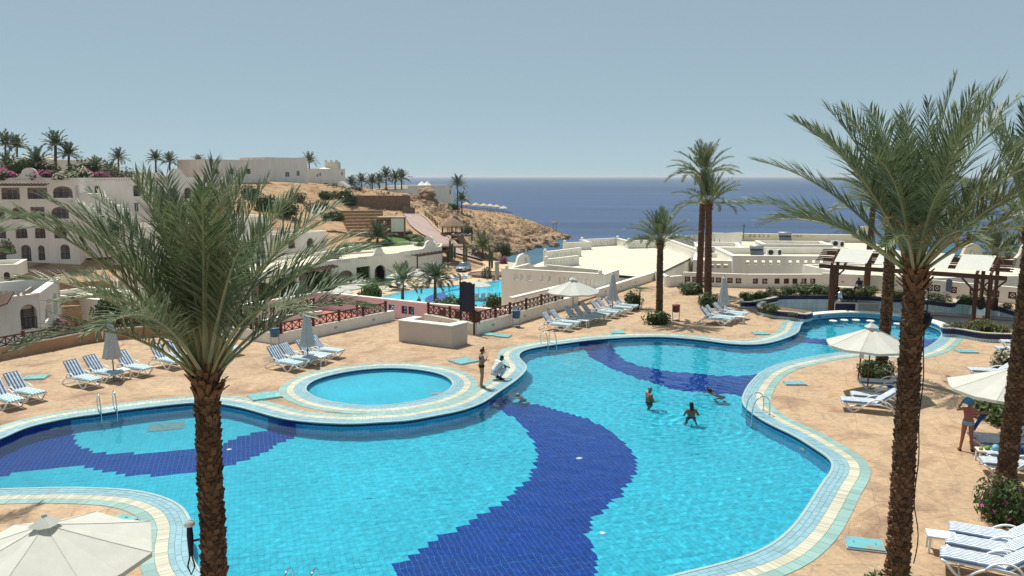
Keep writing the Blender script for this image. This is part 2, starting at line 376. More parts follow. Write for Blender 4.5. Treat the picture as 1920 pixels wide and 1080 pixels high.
# --- colour bands on the pool floor (drawn on the floor plane through the water)
def band(px): return [GF(*p)[:2] for p in px]
BANDS = [band([(880,735),(905,764),(935,767),(965,785),(985,805),(1000,825),(1005,850),(1003,880),(985,902),(955,935),(920,955),(870,985),(820,1007),(790,1027),(765,1050),(737,1064),(755,1100),(1110,1100),(1120,1060),(1113,1030),(1098,1005),(1110,975),(1138,950),(1165,930),(1180,905),(1195,880),(1190,855),(1170,830),(1140,805),(1100,785),(1050,770),(1000,758),(955,751),(925,728)]),
         band([(1097,618),(1097,655),(1105,668),(1130,682),(1160,697),(1200,712),(1240,723),(1280,733),(1340,737),(1395,742),(1440,742),(1450,698),(1418,700),(1390,704),(1340,704),(1290,699),(1240,694),(1200,687),(1175,677),(1155,662),(1148,650),(1150,616)]),
         band([(-60,700),(-80,900),(-40,897),(0,892),(110,879),(160,875),(175,880),(190,882),(207,886),(230,887),(242,894),(290,891),(330,887),(365,883),(410,877),(450,866),(490,851),(510,841),(530,828),(560,815),(562,770),(500,770),(500,806),(460,816),(440,823),(410,836),(360,843),(305,849),(260,852),(235,849),(210,852),(175,848),(155,839),(140,827),(136,760)]),
         band([(1480,626),(1500,632),(1560,638),(1640,641),(1700,634),(1780,636),(1770,652),(1735,656),(1640,655),(1555,648),(1500,643),(1470,640)])]
basin = thing('pool_basin', None, None); basin['kind'] = 'structure'
# floor tiles
TA = radians(18.5); TW, TH = .15, .285
ca, sa = cos(TA), sin(TA)
xs = np.array([p.x for p in POOL]); ys = np.array([p.y for p in POOL])
us = xs * ca + ys * sa; vs_ = -xs * sa + ys * ca
gu, gv = np.meshgrid(np.arange(us.min(), us.max(), TW), np.arange(vs_.min(), vs_.max(), TH))
gu = gu.ravel(); gv = gv.ravel(); gx = gu * ca - gv * sa; gy = gu * sa + gv * ca
keep = inside(gx, gy, offset(POOL, .12)[::3]); gx, gy = gx[keep], gy[keep]
isd = np.zeros(gx.shape, bool)
for b in BANDS: isd |= inside(gx, gy, b)
def px_of(x, y, z):
    dz = z - CAMH; f = y * CP - dz * SP; return 960 + FPX * x / f, 540 - FPX * (y * SP + dz * CP) / f
fpx, fpy = px_of(gx, gy, DEPTH + .45)
vis = (fpx > 0) & (fpx < 1920) & (fpy < 1085)
near = np.argsort(np.where(vis, gy, 1e9))[:280]; nset = set(int(i) for i in near)
hw, hh = TW / 2 - .0038, TH / 2 - .0038
def tilemesh(name, m):
    mb = MB(); x, y = hw, hh; e = .006
    mb.add([(-x,-y,0),(x,-y,0),(x,y,0),(-x,y,0),(-x+e,-y+e,.006),(x-e,-y+e,.006),(x-e,y-e,.006),(-x+e,y-e,.006)],
           [(4,5,6,7),(0,1,5,4),(1,2,6,5),(2,3,7,6),(3,0,4,7)])
    return mb.mesh(name, m)
tm = [tilemesh('floor_tile_pale', M['t_light']), tilemesh('floor_tile_navy', M['t_dark'])]
mbt = MB()
for i in range(len(gx)):
    x, y = float(gx[i]), float(gy[i])
    if i in nset:
        o = link('floor_tile', tm[int(isd[i])], basin); o.location = (x, y, DEPTH); o.rotation_euler = (0, 0, TA); continue
    zt = DEPTH + .006
    mbt.add([(x - hw * ca + hh * sa, y - hw * sa - hh * ca, zt), (x + hw * ca + hh * sa, y + hw * sa - hh * ca, zt), (x + hw * ca - hh * sa, y + hw * sa + hh * ca, zt), (x - hw * ca - hh * sa, y - hw * sa + hh * ca, zt)], [(0, 1, 2, 3)], int(isd[i]))
tag(mbt.build('floor_tiles', [M['t_light'], M['t_dark']], basin), kind='stuff')
sheet('floor_bed', offset(POOL, .2)[::3], [], DEPTH - .002, M['grout'], basin)
# wall tiles along the water's edge
mbw = MB(); WN = len(POOL); rows = [(-.105, -.002, 3), (-.33, -.115, 0), (-.59, -.34, 0), (-.84, -.60, 0), (-1.06, -.85, 0), (-1.275, -1.07, 0)]
inn = offset(POOL, -.45); wx = np.array([p.x for p in inn]); wy = np.array([p.y for p in inn])
wd_ = np.zeros(wx.shape, bool)
for b in BANDS: wd_ |= inside(wx, wy, b)
P2 = POOL; PB = offset(POOL, .03)
for i in range(WN):
    a, b = P2[i], P2[(i + 1) % WN]; d = (b - a); g_ = d.normalized() * .006; a2, b2 = a + g_, b - g_
    for z0, z1, k in rows:
        mi = 2 if k == 3 else (1 if wd_[i] else 0)
        mbw.add([(a2.x, a2.y, z0), (b2.x, b2.y, z0), (b2.x, b2.y, z1), (a2.x, a2.y, z1)], [(3, 2, 1, 0)], mi)
tag(mbw.build('wall_tiles', [M['t_wall'], M['t_dark'], M['t_line']], basin), kind='stuff')
mbw = MB()
for i in range(WN):
    a, b = PB[i], PB[(i + 1) % WN]; mbw.add([(a.x, a.y, DEPTH - .1), (b.x, b.y, DEPTH - .1), (b.x, b.y, -.004), (a.x, a.y, -.004)], [(3, 2, 1, 0)])
mbw.build('wall_bed', M['grout_d'], basin)
# kids' pool
kb = thing('kids_pool_basin', None, None); kb['kind'] = 'structure'; KD = -.42
kx = np.array([p.x for p in KID]); ky = np.array([p.y for p in KID])
gu, gv = np.meshgrid(np.arange(-30, 30, .20), np.arange(0, 60, .40)); gu, gv = gu.ravel(), gv.ravel(); g0 = gu * ca - gv * sa; g1 = gu * sa + gv * ca
kp = inside(g0, g1, offset(KID, .2)); mbk = MB(); a_, b_ = .096, .196
for x, y in zip(g0[kp], g1[kp]):
    mbk.add([(x - a_ * ca + b_ * sa, y - a_ * sa - b_ * ca, KD), (x + a_ * ca + b_ * sa, y + a_ * sa - b_ * ca, KD), (x + a_ * ca - b_ * sa, y + a_ * sa + b_ * ca, KD), (x - a_ * ca - b_ * sa, y - a_ * sa + b_ * ca, KD)], [(0, 1, 2, 3)])
tag(mbk.build('floor_tiles', M['t_light'], kb), kind='stuff'); sheet('floor_bed', offset(KID, .3), [], KD - .006, M['grout'], kb)
mbk = MB()
for i in range(len(KID)):
    a, b = KID[i], KID[(i + 1) % len(KID)]; g_ = (b - a).normalized() * .005
    for z0, z1, mi in ((-.10, -.002, 1), (-.25, -.11, 0), (KD, -.26, 0)):
        mbk.add([(a.x + g_.x, a.y + g_.y, z0), (b.x - g_.x, b.y - g_.y, z0), (b.x - g_.x, b.y - g_.y, z1), (a.x + g_.x, a.y + g_.y, z1)], [(3, 2, 1, 0)], mi)
tag(mbk.build('wall_tiles', [M['t_wall'], M['t_line']], kb), kind='stuff')
# --- coping: a lip, blue tiles in three rows, cream bricks, turquoise tiles, every piece with open joints
PITP = [(p.x, p.y) for p in offset(PIT, .25)]
def coping(name, P, seed, nbig, keepout=None):
    root = thing(name, None, None); root['kind'] = 'structure'; rnd = random.Random(seed)
    z = .012; edges = {}
    def ring(d, it=3): return offset(P, d, it=it)
    # bed and lip
    def strip(nm, d0, d1, z0, m, edge=False):
        A_, B_ = ring(d0), ring(d1); n = len(A_); mb = MB()
        vs = [(p.x, p.y, z0) for p in A_] + [(p.x, p.y, z0) for p in B_]
        mb.add(vs, [(i, n + i, n + (i + 1) % n, (i + 1) % n) for i in range(n)])
        if edge: mb.add([(p.x, p.y, z0) for p in A_] + [(p.x, p.y, -.02) for p in A_], [(i, (i + 1) % n, n + (i + 1) % n, n + i) for i in range(n)])
        return mb.build(nm, m, root)
    strip('coping_bed', .0, COPW[3], .005, M['c_grout'])
    strip('pool_lip', -.012, COPW[0], .020, M['c_lip'], True)
    def pieces(nm, d0, d1, L, m, big):
        A_, B_ = ring(d0 + .005), ring(d1 - .005); n = len(A_); per = sum((A_[i] - A_[i - 1]).length for i in range(n))
        k = max(1, round(L / (per / n))); out = []
        i = 0
        while i < n:
            kk = k if rnd.random() > .1 else max(1, k - 1)
            j = min(i + kk, n); ids = [q % n for q in range(i, j + 1)]
            out.append(([A_[q] for q in ids], [B_[q] for q in ids])); i = j
        def ok(c):
            if keepout is not None and inside(np.array([c.x]), np.array([c.y]), keepout)[0]: return False
            return True
        out = [q for q in out if ok(q[0][len(q[0]) // 2]) and ok(q[1][len(q[1]) // 2])]
        def score(q):
            c = q[0][0]; 
            if c.y < 1: return 1e9
            a, b = px_of(c.x, c.y, 0.)
            return c.y if 0 < a < 1920 and b < 1090 else 1e8
        idx = sorted(range(len(out)), key=lambda q: score(out[q]))[:big]; bigs = set(idx); mb = MB()
        for q, (a, b) in enumerate(out):
            g = .004; a = list(a); b = list(b)
            t0 = (a[1] - a[0]).normalized() * g; a[0] = a[0] + t0; b[0] = b[0] + t0; t1 = (a[-1] - a[-2]).normalized() * g; a[-1] = a[-1] - t1; b[-1] = b[-1] - t1
            dz = rnd.uniform(-.0025, .0025); n_ = len(a); zt = z + dz
            vs = [(p.x, p.y, zt) for p in a] + [(p.x, p.y, zt) for p in b] + [(p.x, p.y, .004) for p in a] + [(p.x, p.y, .004) for p in b]
            fs = [(i, n_ + i, n_ + i + 1, i + 1) for i in range(n_ - 1)] + [(i + 1, 2 * n_ + i + 1, 2 * n_ + i, i) for i in range(n_ - 1)] + [(n_ + i, 3 * n_ + i, 3 * n_ + i + 1, n_ + i + 1) for i in range(n_ - 1)] + [(0, 2 * n_, 3 * n_, n_), (n_ - 1, 2 * n_ - 1, 4 * n_ - 1, 3 * n_ - 1)]
            if q in bigs:
                MB().add(vs, fs).build(nm, m, root)
            else: mb.add(vs, fs)
        tag(mb.build(nm + 's', m, root), kind='stuff')
    r = (COPW[1] - COPW[0]) / 3
    for k in range(3): pieces('blue_coping_tile', COPW[0] + r * k, COPW[0] + r * (k + 1), .25, M['c_blue'], nbig // 3)
    pieces('cream_coping_brick', COPW[1], COPW[2], .125, M['c_cream'], nbig)
    pieces('turquoise_coping_tile', COPW[2], COPW[3], .25, M['c_teal'], nbig // 3)
    return root
coping('pool_coping', POOL, 3, 270, PITP)
coping('kids_pool_coping', KID, 4, 60)
# --- water: one rippled sheet each
def noise2(x, y, s, seed):
    r = np.zeros_like(x); rs = np.random.RandomState(seed)
    for k in range(26):
        a = rs.uniform(0, 2 * pi); w = 2 * pi / (s * rs.uniform(.55, 1.6)); r += np.sin(w * (x * cos(a) + y * sin(a)) + rs.uniform(0, 2 * pi)) / sqrt(26)
    return r
SWIM = [(968, 738), (1217, 752), (1297, 775), (1332, 738)]
def water_sheet(name, P, z, step, amp, swim=()):
    x0, x1 = min(p.x for p in P) - .1, max(p.x for p in P) + .1; y0, y1 = min(p.y for p in P) - .1, max(p.y for p in P) + .1
    X, Y = np.meshgrid(np.arange(x0, x1 + step, step), np.arange(y0, y1 + step, step)); nx, ny = X.shape[1], X.shape[0]
    ins = inside(X, Y, offset(P, .09)[::2])
    calm = .30 + .7 / (1 + np.exp(-(X + 4 - .25 * (Y - 30)) / 3.5))
    Z = amp * calm * (noise2(X, Y, .62, 1) * .8 + noise2(X, Y, .28, 2) * .42 + noise2(X * .45, Y * 1.25, .5, 8) * .5 + noise2(X, Y, 1.5, 3) * .9)
    for (sx, sy) in swim:
        q = G(sx, sy, z); R = np.hypot(X - q.x, Y - q.y); Z += (.0042 * np.sin(2 * pi * R / .46 + .6 * np.sin(2.1 * X + sx)) * np.exp(-((R - 1.0) / 1.2) ** 2) + .0020 * np.sin(2 * pi * R / .36 + 1 + .8 * np.sin(1.3 * Y)) * np.exp(-R / 4.0)) * (.55 + .45 * np.sin(np.arctan2(Y - q.y, X - q.x) * 2 + sx))
    Z += z
    cell = ins[:-1, :-1] | ins[1:, :-1] | ins[:-1, 1:] | ins[1:, 1:]
    idx = -np.ones(nx * ny, int); J, I = np.nonzero(cell)
    q = np.stack([J * nx + I, J * nx + I + 1, (J + 1) * nx + I + 1, (J + 1) * nx + I], 1); used = np.unique(q); idx[used] = np.arange(len(used))
    me = bpy.data.meshes.new(name); me.vertices.add(len(used)); co = np.stack([X.ravel()[used], Y.ravel()[used], Z.ravel()[used]], 1).astype(np.float32); me.vertices.foreach_set('co', co.ravel())
    f = idx[q].astype(np.int32); me.loops.add(f.size); me.loops.foreach_set('vertex_index', f.ravel()); me.polygons.add(len(f))
    me.polygons.foreach_set('loop_start', np.arange(0, f.size, 4, dtype=np.int32)); me.polygons.foreach_set('use_smooth', np.ones(len(f), bool)); me.update(calc_edges=True); me.validate()
    me.materials.append(M['water']); o = link(name, me); tag(o, kind='structure'); return o
def water_mat():
    m = bpy.data.materials.new('pool_water'); m.use_nodes = True; nt = m.node_tree; nt.nodes.clear(); L = nt.links
    out = nt.nodes.new('ShaderNodeOutputMaterial')
    if WATER_MODE == 'glass':
        gl = nd(nt, 'ShaderNodeBsdfGlass'); gl.inputs['IOR'].default_value = 1.33; gl.inputs['Roughness'].default_value = 0.0; gl.inputs['Color'].default_value = (.97, 1, 1, 1)
        L.new(gl.outputs[0], out.inputs[0])
    else:
        fr = nd(nt, 'ShaderNodeFresnel'); fr.inputs[0].default_value = 1.33
        tr = nd(nt, 'ShaderNodeBsdfTransparent'); tr.inputs[0].default_value = (.93, .98, 1, 1); gs = nd(nt, 'ShaderNodeBsdfGlossy'); gs.inputs['Roughness'].default_value = .03
        mx = nd(nt, 'ShaderNodeMixShader'); L.new(fr.outputs[0], mx.inputs[0]); L.new(tr.outputs[0], mx.inputs[1]); L.new(gs.outputs[0], mx.inputs[2]); L.new(mx.outputs[0], out.inputs[0])
    return m
WATER_MODE = 'glass'
M['water'] = water_mat()
w1 = water_sheet('pool_water', POOL, WATER, .06, .0040, SWIM)
w2 = water_sheet('kids_pool_water', KID, -.09, .08, .0012)
try:
    sl.cycles.is_caustics_light = True
    for o in (w1, w2): o.cycles.is_caustics_caster = True
    for r in (basin, kb):
        for c in r.children: c.cycles.is_caustics_receiver = True
except Exception as ex: print('caustics', ex)
# ================================================================ sea, land
SEA = -14.0
def sea_mat():
    m, nt, bs = base_mat('open_sea'); L = nt.links
    g = nd(nt, 'ShaderNodeNewGeometry').outputs['Position']
    sp = nd(nt, 'ShaderNodeSeparateXYZ'); L.new(g, sp.inputs[0])
    # shallow reef water close to the shore is turquoise, deep water blue
    mr = nd(nt, 'ShaderNodeMapRange'); mr.inputs['From Min'].default_value = 180; mr.inputs['From Max'].default_value = 330; L.new(sp.outputs['Y'], mr.inputs[0])
    nz = nd(nt, 'ShaderNodeTexNoise'); nz.inputs['Scale'].default_value = .02; nz.inputs['Detail'].default_value = 6; L.new(g, nz.inputs['Vector'])
    ad = nd(nt, 'ShaderNodeMath', operation='MULTIPLY_ADD'); ad.inputs[1].default_value = .9; ad.inputs[2].default_value = -.45; L.new(nz.outputs['Fac'], ad.inputs[0])
    a2 = nd(nt, 'ShaderNodeMath', operation='ADD'); L.new(mr.outputs[0], a2.inputs[0]); L.new(ad.outputs[0], a2.inputs[1])
    cr = nd(nt, 'ShaderNodeValToRGB'); e = cr.color_ramp.elements
    e[0].position = .1; e[0].color = (.06, .14, .17, 1); e[1].position = .75; e[1].color = (.055, .095, .175, 1); k = e.new(.45); k.color = (.05, .11, .18, 1)
    L.new(a2.outputs[0], cr.inputs[0])
    # wind streaks
    mp = nd(nt, 'ShaderNodeMapping'); mp.inputs['Scale'].default_value = (.0012, .012, 1); L.new(g, mp.inputs[0])
    n2 = nd(nt, 'ShaderNodeTexNoise'); n2.inputs['Scale'].default_value = 1.0; n2.inputs['Detail'].default_value = 7; n2.inputs['Roughness'].default_value = .65; L.new(mp.outputs[0], n2.inputs['Vector'])
    m3 = nd(nt, 'ShaderNodeMapRange'); m3.inputs['From Min'].default_value = .35; m3.inputs['From Max'].default_value = .65; m3.inputs['To Min'].default_value = .72; m3.inputs['To Max'].default_value = 1.25; L.new(n2.outputs['Fac'], m3.inputs[0])
    sc = nd(nt, 'ShaderNodeVectorMath', operation='SCALE'); L.new(cr.outputs[0], sc.inputs[0]); L.new(m3.outputs[0], sc.inputs['Scale'])
    L.new(sc.outputs[0], bs.inputs['Base Color']); bs.inputs['Roughness'].default_value = .55; bs.inputs['Specular IOR Level'].default_value = .22; bs.inputs['IOR'].default_value = 1.33
    mp2 = nd(nt, 'ShaderNodeMapping'); mp2.inputs['Scale'].default_value = (.10, .35, 1); L.new(g, mp2.inputs[0])
    n3 = nd(nt, 'ShaderNodeTexNoise'); n3.inputs['Scale'].default_value = 1.0; n3.inputs['Detail'].default_value = 6; n3.inputs['Roughness'].default_value = .7; L.new(mp2.outputs[0], n3.inputs['Vector'])
    b = nd(nt, 'ShaderNodeBump'); b.inputs['Strength'].default_value = .8; b.inputs['Distance'].default_value = .9; L.new(n3.outputs['Fac'], b.inputs['Height']); L.new(b.outputs[0], bs.inputs['Normal'])
    return m
mb = MB(); R_ = [30, 120, 400, 1200, 4000, 13000, 45000]; N_ = 64
vs = [(0, 60, SEA)]
for r in R_: vs += [(r * cos(2 * pi * k / N_), 60 + r * sin(2 * pi * k / N_), SEA) for k in range(N_)]
fs = [(0, 1 + k, 1 + (k + 1) % N_) for k in range(N_)]
for i in range(len(R_) - 1): fs += [(1 + i * N_ + k, 1 + (i + 1) * N_ + k, 1 + (i + 1) * N_ + (k + 1) % N_, 1 + i * N_ + (k + 1) % N_) for k in range(N_)]
mb.add(vs, fs); tag(mb.build('sea', sea_mat()), kind='structure')
LOW = -8.2
CT = []      # x, y, z, roughness of the land
def cp(px, py, Y, r=0.0): p = A(px, py, Y); CT.append((p.x, p.y, p.z, r))
def cz(x, y, z, r=0.0): CT.append((x, y, z, r))
for x, y in ((-60, 60), (-30, 60), (0, 60), (30, 60), (60, 60), (-36, 85), (-20, 85), (-5, 90), (15, 90), (40, 90), (-25, 105), (-12, 105), (-2, 108), (-26, 125), (-15, 130), (-6, 135), (2, 130), (-3, 148), (4, 118)): cz(x, y, LOW)
for x, y in ((-90, 40), (-60, 30), (60, 30), (0, 30), (90, 60)): cz(x, y, LOW)
cp(905, 484, 160, 0); cp(850, 470, 163); cp(828, 450, 172); cp(806, 430, 184); cp(780, 409, 200); cp(830, 415, 196, .3); cp(870, 442, 172, .3)
cp(745, 452, 150); cp(700, 455, 150); cp(690, 440, 165); cp(760, 440, 163); cp(730, 400, 196, .2); cp(660, 400, 196, .2); cp(800, 369, 232, .9); cp(740, 372, 225, .8); cp(700, 362, 215, .5); cp(650, 355, 225, .2)
cp(845, 386, 272, .5); cp(870, 393, 300, .2); cp(920, 397, 315, .2); cp(955, 402, 312, .3); cp(1000, 416, 304, .4); cp(1036, 430, 296, .7); cp(1060, 439, 290, .8)
cp(880, 410, 262, .4); cp(900, 430, 238, .5); cp(940, 415, 278, .3); cp(950, 432, 262, .5); cp(985, 436, 270, .8); cp(1010, 440, 278, .9); cp(960, 448, 250, 1); cp(930, 452, 232, .9); cp(915, 462, 215, .6); cp(860, 425, 205, .6); cp(830, 395, 215, .9)
cp(1066, 448, 288, 1); cp(1030, 458, 268, 1); cp(1000, 466, 252, 1); cp(965, 474, 236, 1); cp(945, 483, 215, .6); cp(935, 487, 190, .3)
for px_, py_ in ((1078, 452), (1045, 464), (1015, 473), (985, 482), (960, 490), (1100, 445), (1085, 440), (1060, 432)): q = G(px_, py_, SEA); cz(q.x, q.y, -19)
for x, y in ((10, 165), (8, 190), (30, 180), (60, 200), (35, 140), (70, 130), (110, 120), (120, 60)): cz(x, y, -19)
for px_, py_ in ((1045, 424), (1010, 408), (970, 396), (930, 388)): q = A(px_, py_, 335); cz(q.x, q.y, -20)
cz(40, 330, -20); cz(-60, 380, -20); cz(-20, 360, -20)
# the hillside on the left
for x, y, z in ((-62, 118, -6), (-50, 118, -6.5), (-85, 118, -4), (-45, 140, -4), (-60, 150, 1), (-85, 150, 4), (-110, 150, 6), (-70, 185, 7), (-100, 190, 8.2), (-130, 190, 8.5), (-50, 200, 6.5), (-45, 230, 6), (-90, 250, 8), (-140, 250, 8.5), (-45, 95, -8), (-55, 85, -7), (-70, 75, -6), (-95, 90, -5), (-55, 280, 3), (-100, 330, 2), (-140, 140, 6)): cz(x, y, z)
CTA = np.array(CT); KX, KY = CTA[:, 0], CTA[:, 1]
def rbf_fit(v, lam=.5):
    n = len(KX); D = np.hypot(KX[:, None] - KX[None], KY[:, None] - KY[None]); Mx = np.zeros((n + 1, n + 1)); Mx[:n, :n] = D - np.eye(n) * lam; Mx[:n, n] = 1; Mx[n, :n] = 1
    return np.linalg.solve(Mx, np.append(v, 0))
WZ = rbf_fit(CTA[:, 2], 1.5); WR = rbf_fit(CTA[:, 3], 1.5)
def rbf(w, x, y):
    x = np.asarray(x, float); y = np.asarray(y, float); r = np.full(x.shape, w[-1])
    for i in range(len(KX)): r += w[i] * np.hypot(x - KX[i], y - KY[i])
    return r
def T(x, y): return float(rbf(WZ, np.array([x]), np.array([y]))[0])
def land_mat():
    m, nt, bs = base_mat('desert_rock_and_sand'); L = nt.links
    g = nd(nt, 'ShaderNodeNewGeometry'); P = g.outputs['Position']
    n1 = nd(nt, 'ShaderNodeTexNoise'); n1.inputs['Scale'].default_value = .35; n1.inputs['Detail'].default_value = 10; n1.inputs['Roughness'].default_value = .7; L.new(P, n1.inputs['Vector'])
    a = nd(nt, 'ShaderNodeValToRGB'); e = a.color_ramp.elements
    e[0].position = .34; e[0].color = (.19, .115, .068, 1); e[1].position = .68; e[1].color = (.48, .335, .205, 1); k = e.new(.48); k.color = (.38, .25, .145, 1); k = e.new(.57); k.color = (.44, .295, .175, 1)
    L.new(n1.outputs['Fac'], a.inputs[0])
    sn = nd(nt, 'ShaderNodeSeparateXYZ'); L.new(g.outputs['True Normal'], sn.inputs[0])
    mr = nd(nt, 'ShaderNodeMapRange'); mr.inputs['From Min'].default_value = .55; mr.inputs['From Max'].default_value = .88; L.new(sn.outputs['Z'], mr.inputs[0])
    mx = nd(nt, 'ShaderNodeMixRGB'); mx.inputs[1].default_value = (.235, .165, .115, 1); L.new(mr.outputs[0], mx.inputs[0]); L.new(a.outputs[0], mx.inputs[2])
    L.new(mx.outputs[0], bs.inputs['Base Color']); bs.inputs['Roughness'].default_value = .95; bs.inputs['Specular IOR Level'].default_value = .1
    n2 = nd(nt, 'ShaderNodeTexNoise'); n2.inputs['Scale'].default_value = .9; n2.inputs['Detail'].default_value = 9; n2.inputs['Roughness'].default_value = .7; L.new(P, n2.inputs['Vector'])
    b = nd(nt, 'ShaderNodeBump'); b.inputs['Strength'].default_value = .7; b.inputs['Distance'].default_value = .6; L.new(n2.outputs['Fac'], b.inputs['Height']); L.new(b.outputs[0], bs.inputs['Normal'])
    return m
M['land'] = land_mat()
def fbm(X, Y, s, seed, octv=5):
    r = np.zeros_like(X); a = 1.0; rs = np.random.RandomState(seed)
    for o in range(octv):
        r += a * noise2(X, Y, s, rs.randint(9999)); a *= .55; s *= .52
    return r
gx_ = np.concatenate([np.arange(-170, -60, 4.0), np.arange(-60, 45, 1.0), np.arange(45, 130, 6.0)]); gy_ = np.concatenate([np.arange(26, 120, 4.0), np.arange(120, 345, 1.25), np.arange(345, 400, 8.0)])
TX, TY = np.meshgrid(gx_, gy_); TZ = rbf(WZ, TX, TY); TR = np.clip(rbf(WR, TX, TY), 0, 1.1)
rock = fbm(TX, TY, 9.0, 5, 5); ridged = 1 - np.abs(fbm(TX, TY, 14.0, 11, 5))
TZ = TZ + TR * (.55 * rock + .9 * (ridged - .4)) * np.where(TR > .75, 1.7, .8)
# wave-cut cliff: steepen what lies just above the sea
cl = np.clip((TZ - (SEA - 1.2)) / 3.2, 0, 1); TZ = np.where((TZ > SEA - 1.2) & (TZ < SEA + 2.0) & (TR > .45), SEA - 1.2 + 3.2 * (cl ** .38), TZ)
mb = MB(); nx = len(gx_); ny = len(gy_); vs = list(zip(TX.ravel().tolist(), TY.ravel().tolist(), TZ.ravel().tolist()))
mb.add(vs, [(j * nx + i, j * nx + i + 1, (j + 1) * nx + i + 1, (j + 1) * nx + i) for j in range(ny - 1) for i in range(nx - 1)])
tag(mb.build('rocky_headland_terrain', M['land']), kind='structure')
M['boulder'] = mat('cliff_boulder', (.40, .28, .18), (.22, .15, .10), .8, .95, .8, 3, 'World', col3=(.32, .22, .14), bdist=.3)
rr = random.Random(5); BOULD = []
def boulder_mesh(seed):
    bm = bmesh.new(); bmesh.ops.create_icosphere(bm, subdivisions=3, radius=1)
    for v in bm.verts:
        q = v.co * 1.1 + Vector((seed * 7.1, 0, 0)); k = 1 + .42 * noise.noise(q) + .22 * noise.noise(q * 2.7); v.co = Vector((v.co.x * k, v.co.y * k, v.co.z * k * .8))
    me = bpy.data.meshes.new('boulder'); bm.to_mesh(me); bm.free(); me.materials.append(M['boulder']); return me
BM = [boulder_mesh(i) for i in range(6)]
BP = [(1021, 457, 4.0, 'largest rounded boulder standing off the foot of the headland cliff'), (1040, 461, 2.4, 'small boulder in the water beside the largest cliff boulder'), (1006, 462, 2.4, None), (990, 466, 2.2, None), (978, 469, 2.6, None), (966, 473, 2.2, None), (955, 476, 2.2, None), (999, 455, 2.6, None), (985, 452, 2.2, None), (1045, 448, 2.2, None), (1060, 446, 2.0, None), (1031, 449, 2.4, None), (972, 460, 2.6, None), (948, 470, 2.0, None), (942, 462, 1.8, None), (930, 466, 1.5, None), (1012, 445, 2.0, None), (990, 440, 1.8, None), (940, 448, 1.6, None), (955, 441, 1.3, None), (801, 365, 3.2, 'dark red rock outcrop on the ridge beside the long white building')]
for i, (x, y, s, lb) in enumerate(BP):
    if i < 6: q = G(x, y + 2, SEA)
    elif lb: q = A(x, y, 230)
    else:
        d = ray(x, y); t = 120.0
        while t < 320 and CAMH + d.z * t > T(d.x * t, d.y * t): t += .8
        q = Vector((d.x * t, d.y * t, CAMH + d.z * t))
    o = link('boulder', BM[i % 6]); o.location = (q.x, q.y, q.z + s * .1); o.scale = (s * .8, s * .72, s * .75); o.rotation_euler = (rr.uniform(-.3, .3), rr.uniform(-.3, .3), rr.uniform(0, 6))
    tag(o, lb or 'tan broken boulder lying on the rocky slope of the headland cliff', 'boulder', 'boulders on the headland cliff')
mb = MB(); rs_ = random.Random(9); octa = [(1, 0, 0), (-1, 0, 0), (0, 1, 0), (0, -1, 0), (0, 0, 1), (0, 0, -1)]; of = [(0, 2, 4), (2, 1, 4), (1, 3, 4), (3, 0, 4), (2, 0, 5), (1, 2, 5), (3, 1, 5), (0, 3, 5)]
sx_ = np.array([rs_.uniform(-55, 20) for _ in range(9000)]); sy_ = np.array([rs_.uniform(175, 300) for _ in range(9000)]); sr_ = np.clip(rbf(WR, sx_, sy_), 0, 1); sz_ = rbf(WZ, sx_, sy_)
for x, y, r_, z_ in zip(sx_, sy_, sr_, sz_):
    if z_ < SEA + .5 or rs_.random() > r_ * .8: continue
    k = rs_.uniform(.15, .42) * (1.8 if rs_.random() < .06 else 1); mb.add([(x + k * a * rs_.uniform(.6, 1.2), y + k * b * rs_.uniform(.6, 1.2), z_ + r_ * .3 + k * c * rs_.uniform(.5, .9)) for a, b, c in octa], of)
tag(mb.build('loose_scree', M['boulder']), kind='stuff')
# --- lower resort ground and right-hand ground, lower pool, lawn, road
M['sandpave'] = mat('sandy_paving', (.60, .46, .29), (.50, .37, .23), .35, .9, .15, 4, 'World')
M['lawn'] = mat('watered_lawn', (.06, .12, .03), (.085, .15, .04), 1.5, .95, .6, 14, 'World', bdist=.05)
M['road'] = mat('reddish_block_road', (.42, .30, .27), (.34, .25, .23), .25, .9, .1, 5, 'World')
def drape(name, px, Ys, m, dz, kind='structure', step=2.5):
    """sheet that follows the land inside a polygon of world points"""
    pass
lowg = [(-75, 62), (-36, 62), (4, 62), (4, 100), (4, 128), (2, 150), (-6, 158), (-24, 146), (-36, 128), (-48, 104), (-75, 96)]
sheet('lower_terrace', [Vector(p) for p in lowg], [], LOW + .35, M['sandpave'])['kind'] = 'structure'
LPX = [(690,590),(700,570),(712,560),(767,546),(812,540),(850,536),(890,533),(919,530),(960,524),(1000,535),(985,545),(940,556),(900,571),(870,590),(800,606),(740,606)]
LP = resample([G(x, y, LOW + .4) for x, y in LPX], 1.2)
if area(LP) < 0: LP.reverse()
M['lp_floor'] = mat('lower_pool_floor', (.05, .50, .64), (.07, .58, .72), .12, .35, 0, None, 'World')
M['lp_dark'] = mat('lower_pool_navy_band', (.02, .08, .34), (.03, .11, .40), .3, .35, 0, None, 'World')
sheet('lower_pool_bottom', LP, [], LOW + .385, M['lp_floor'])['kind'] = 'structure'
sheet('lower_pool_navy_band', resample([G(x, y, LOW + .4) for x, y in [(797,560),(812,552),(850,543),(876,537),(870,541),(835,549),(846,562),(820,570),(800,566)]], 1), [], LOW + .392, M['lp_dark'])['kind'] = 'structure'
ring = offset(LP, .9)[::1]
mb = MB(); n = len(LP); zc = LOW + .42
mb.add([(p.x, p.y, zc) for p in LP] + [(p.x, p.y, zc) for p in ring] + [(p.x, p.y, zc - .06) for p in LP], [(i, n + i, n + (i + 1) % n, (i + 1) % n) for i in range(n)] + [(i, (i + 1) % n, 2 * n + (i + 1) % n, 2 * n + i) for i in range(n)])
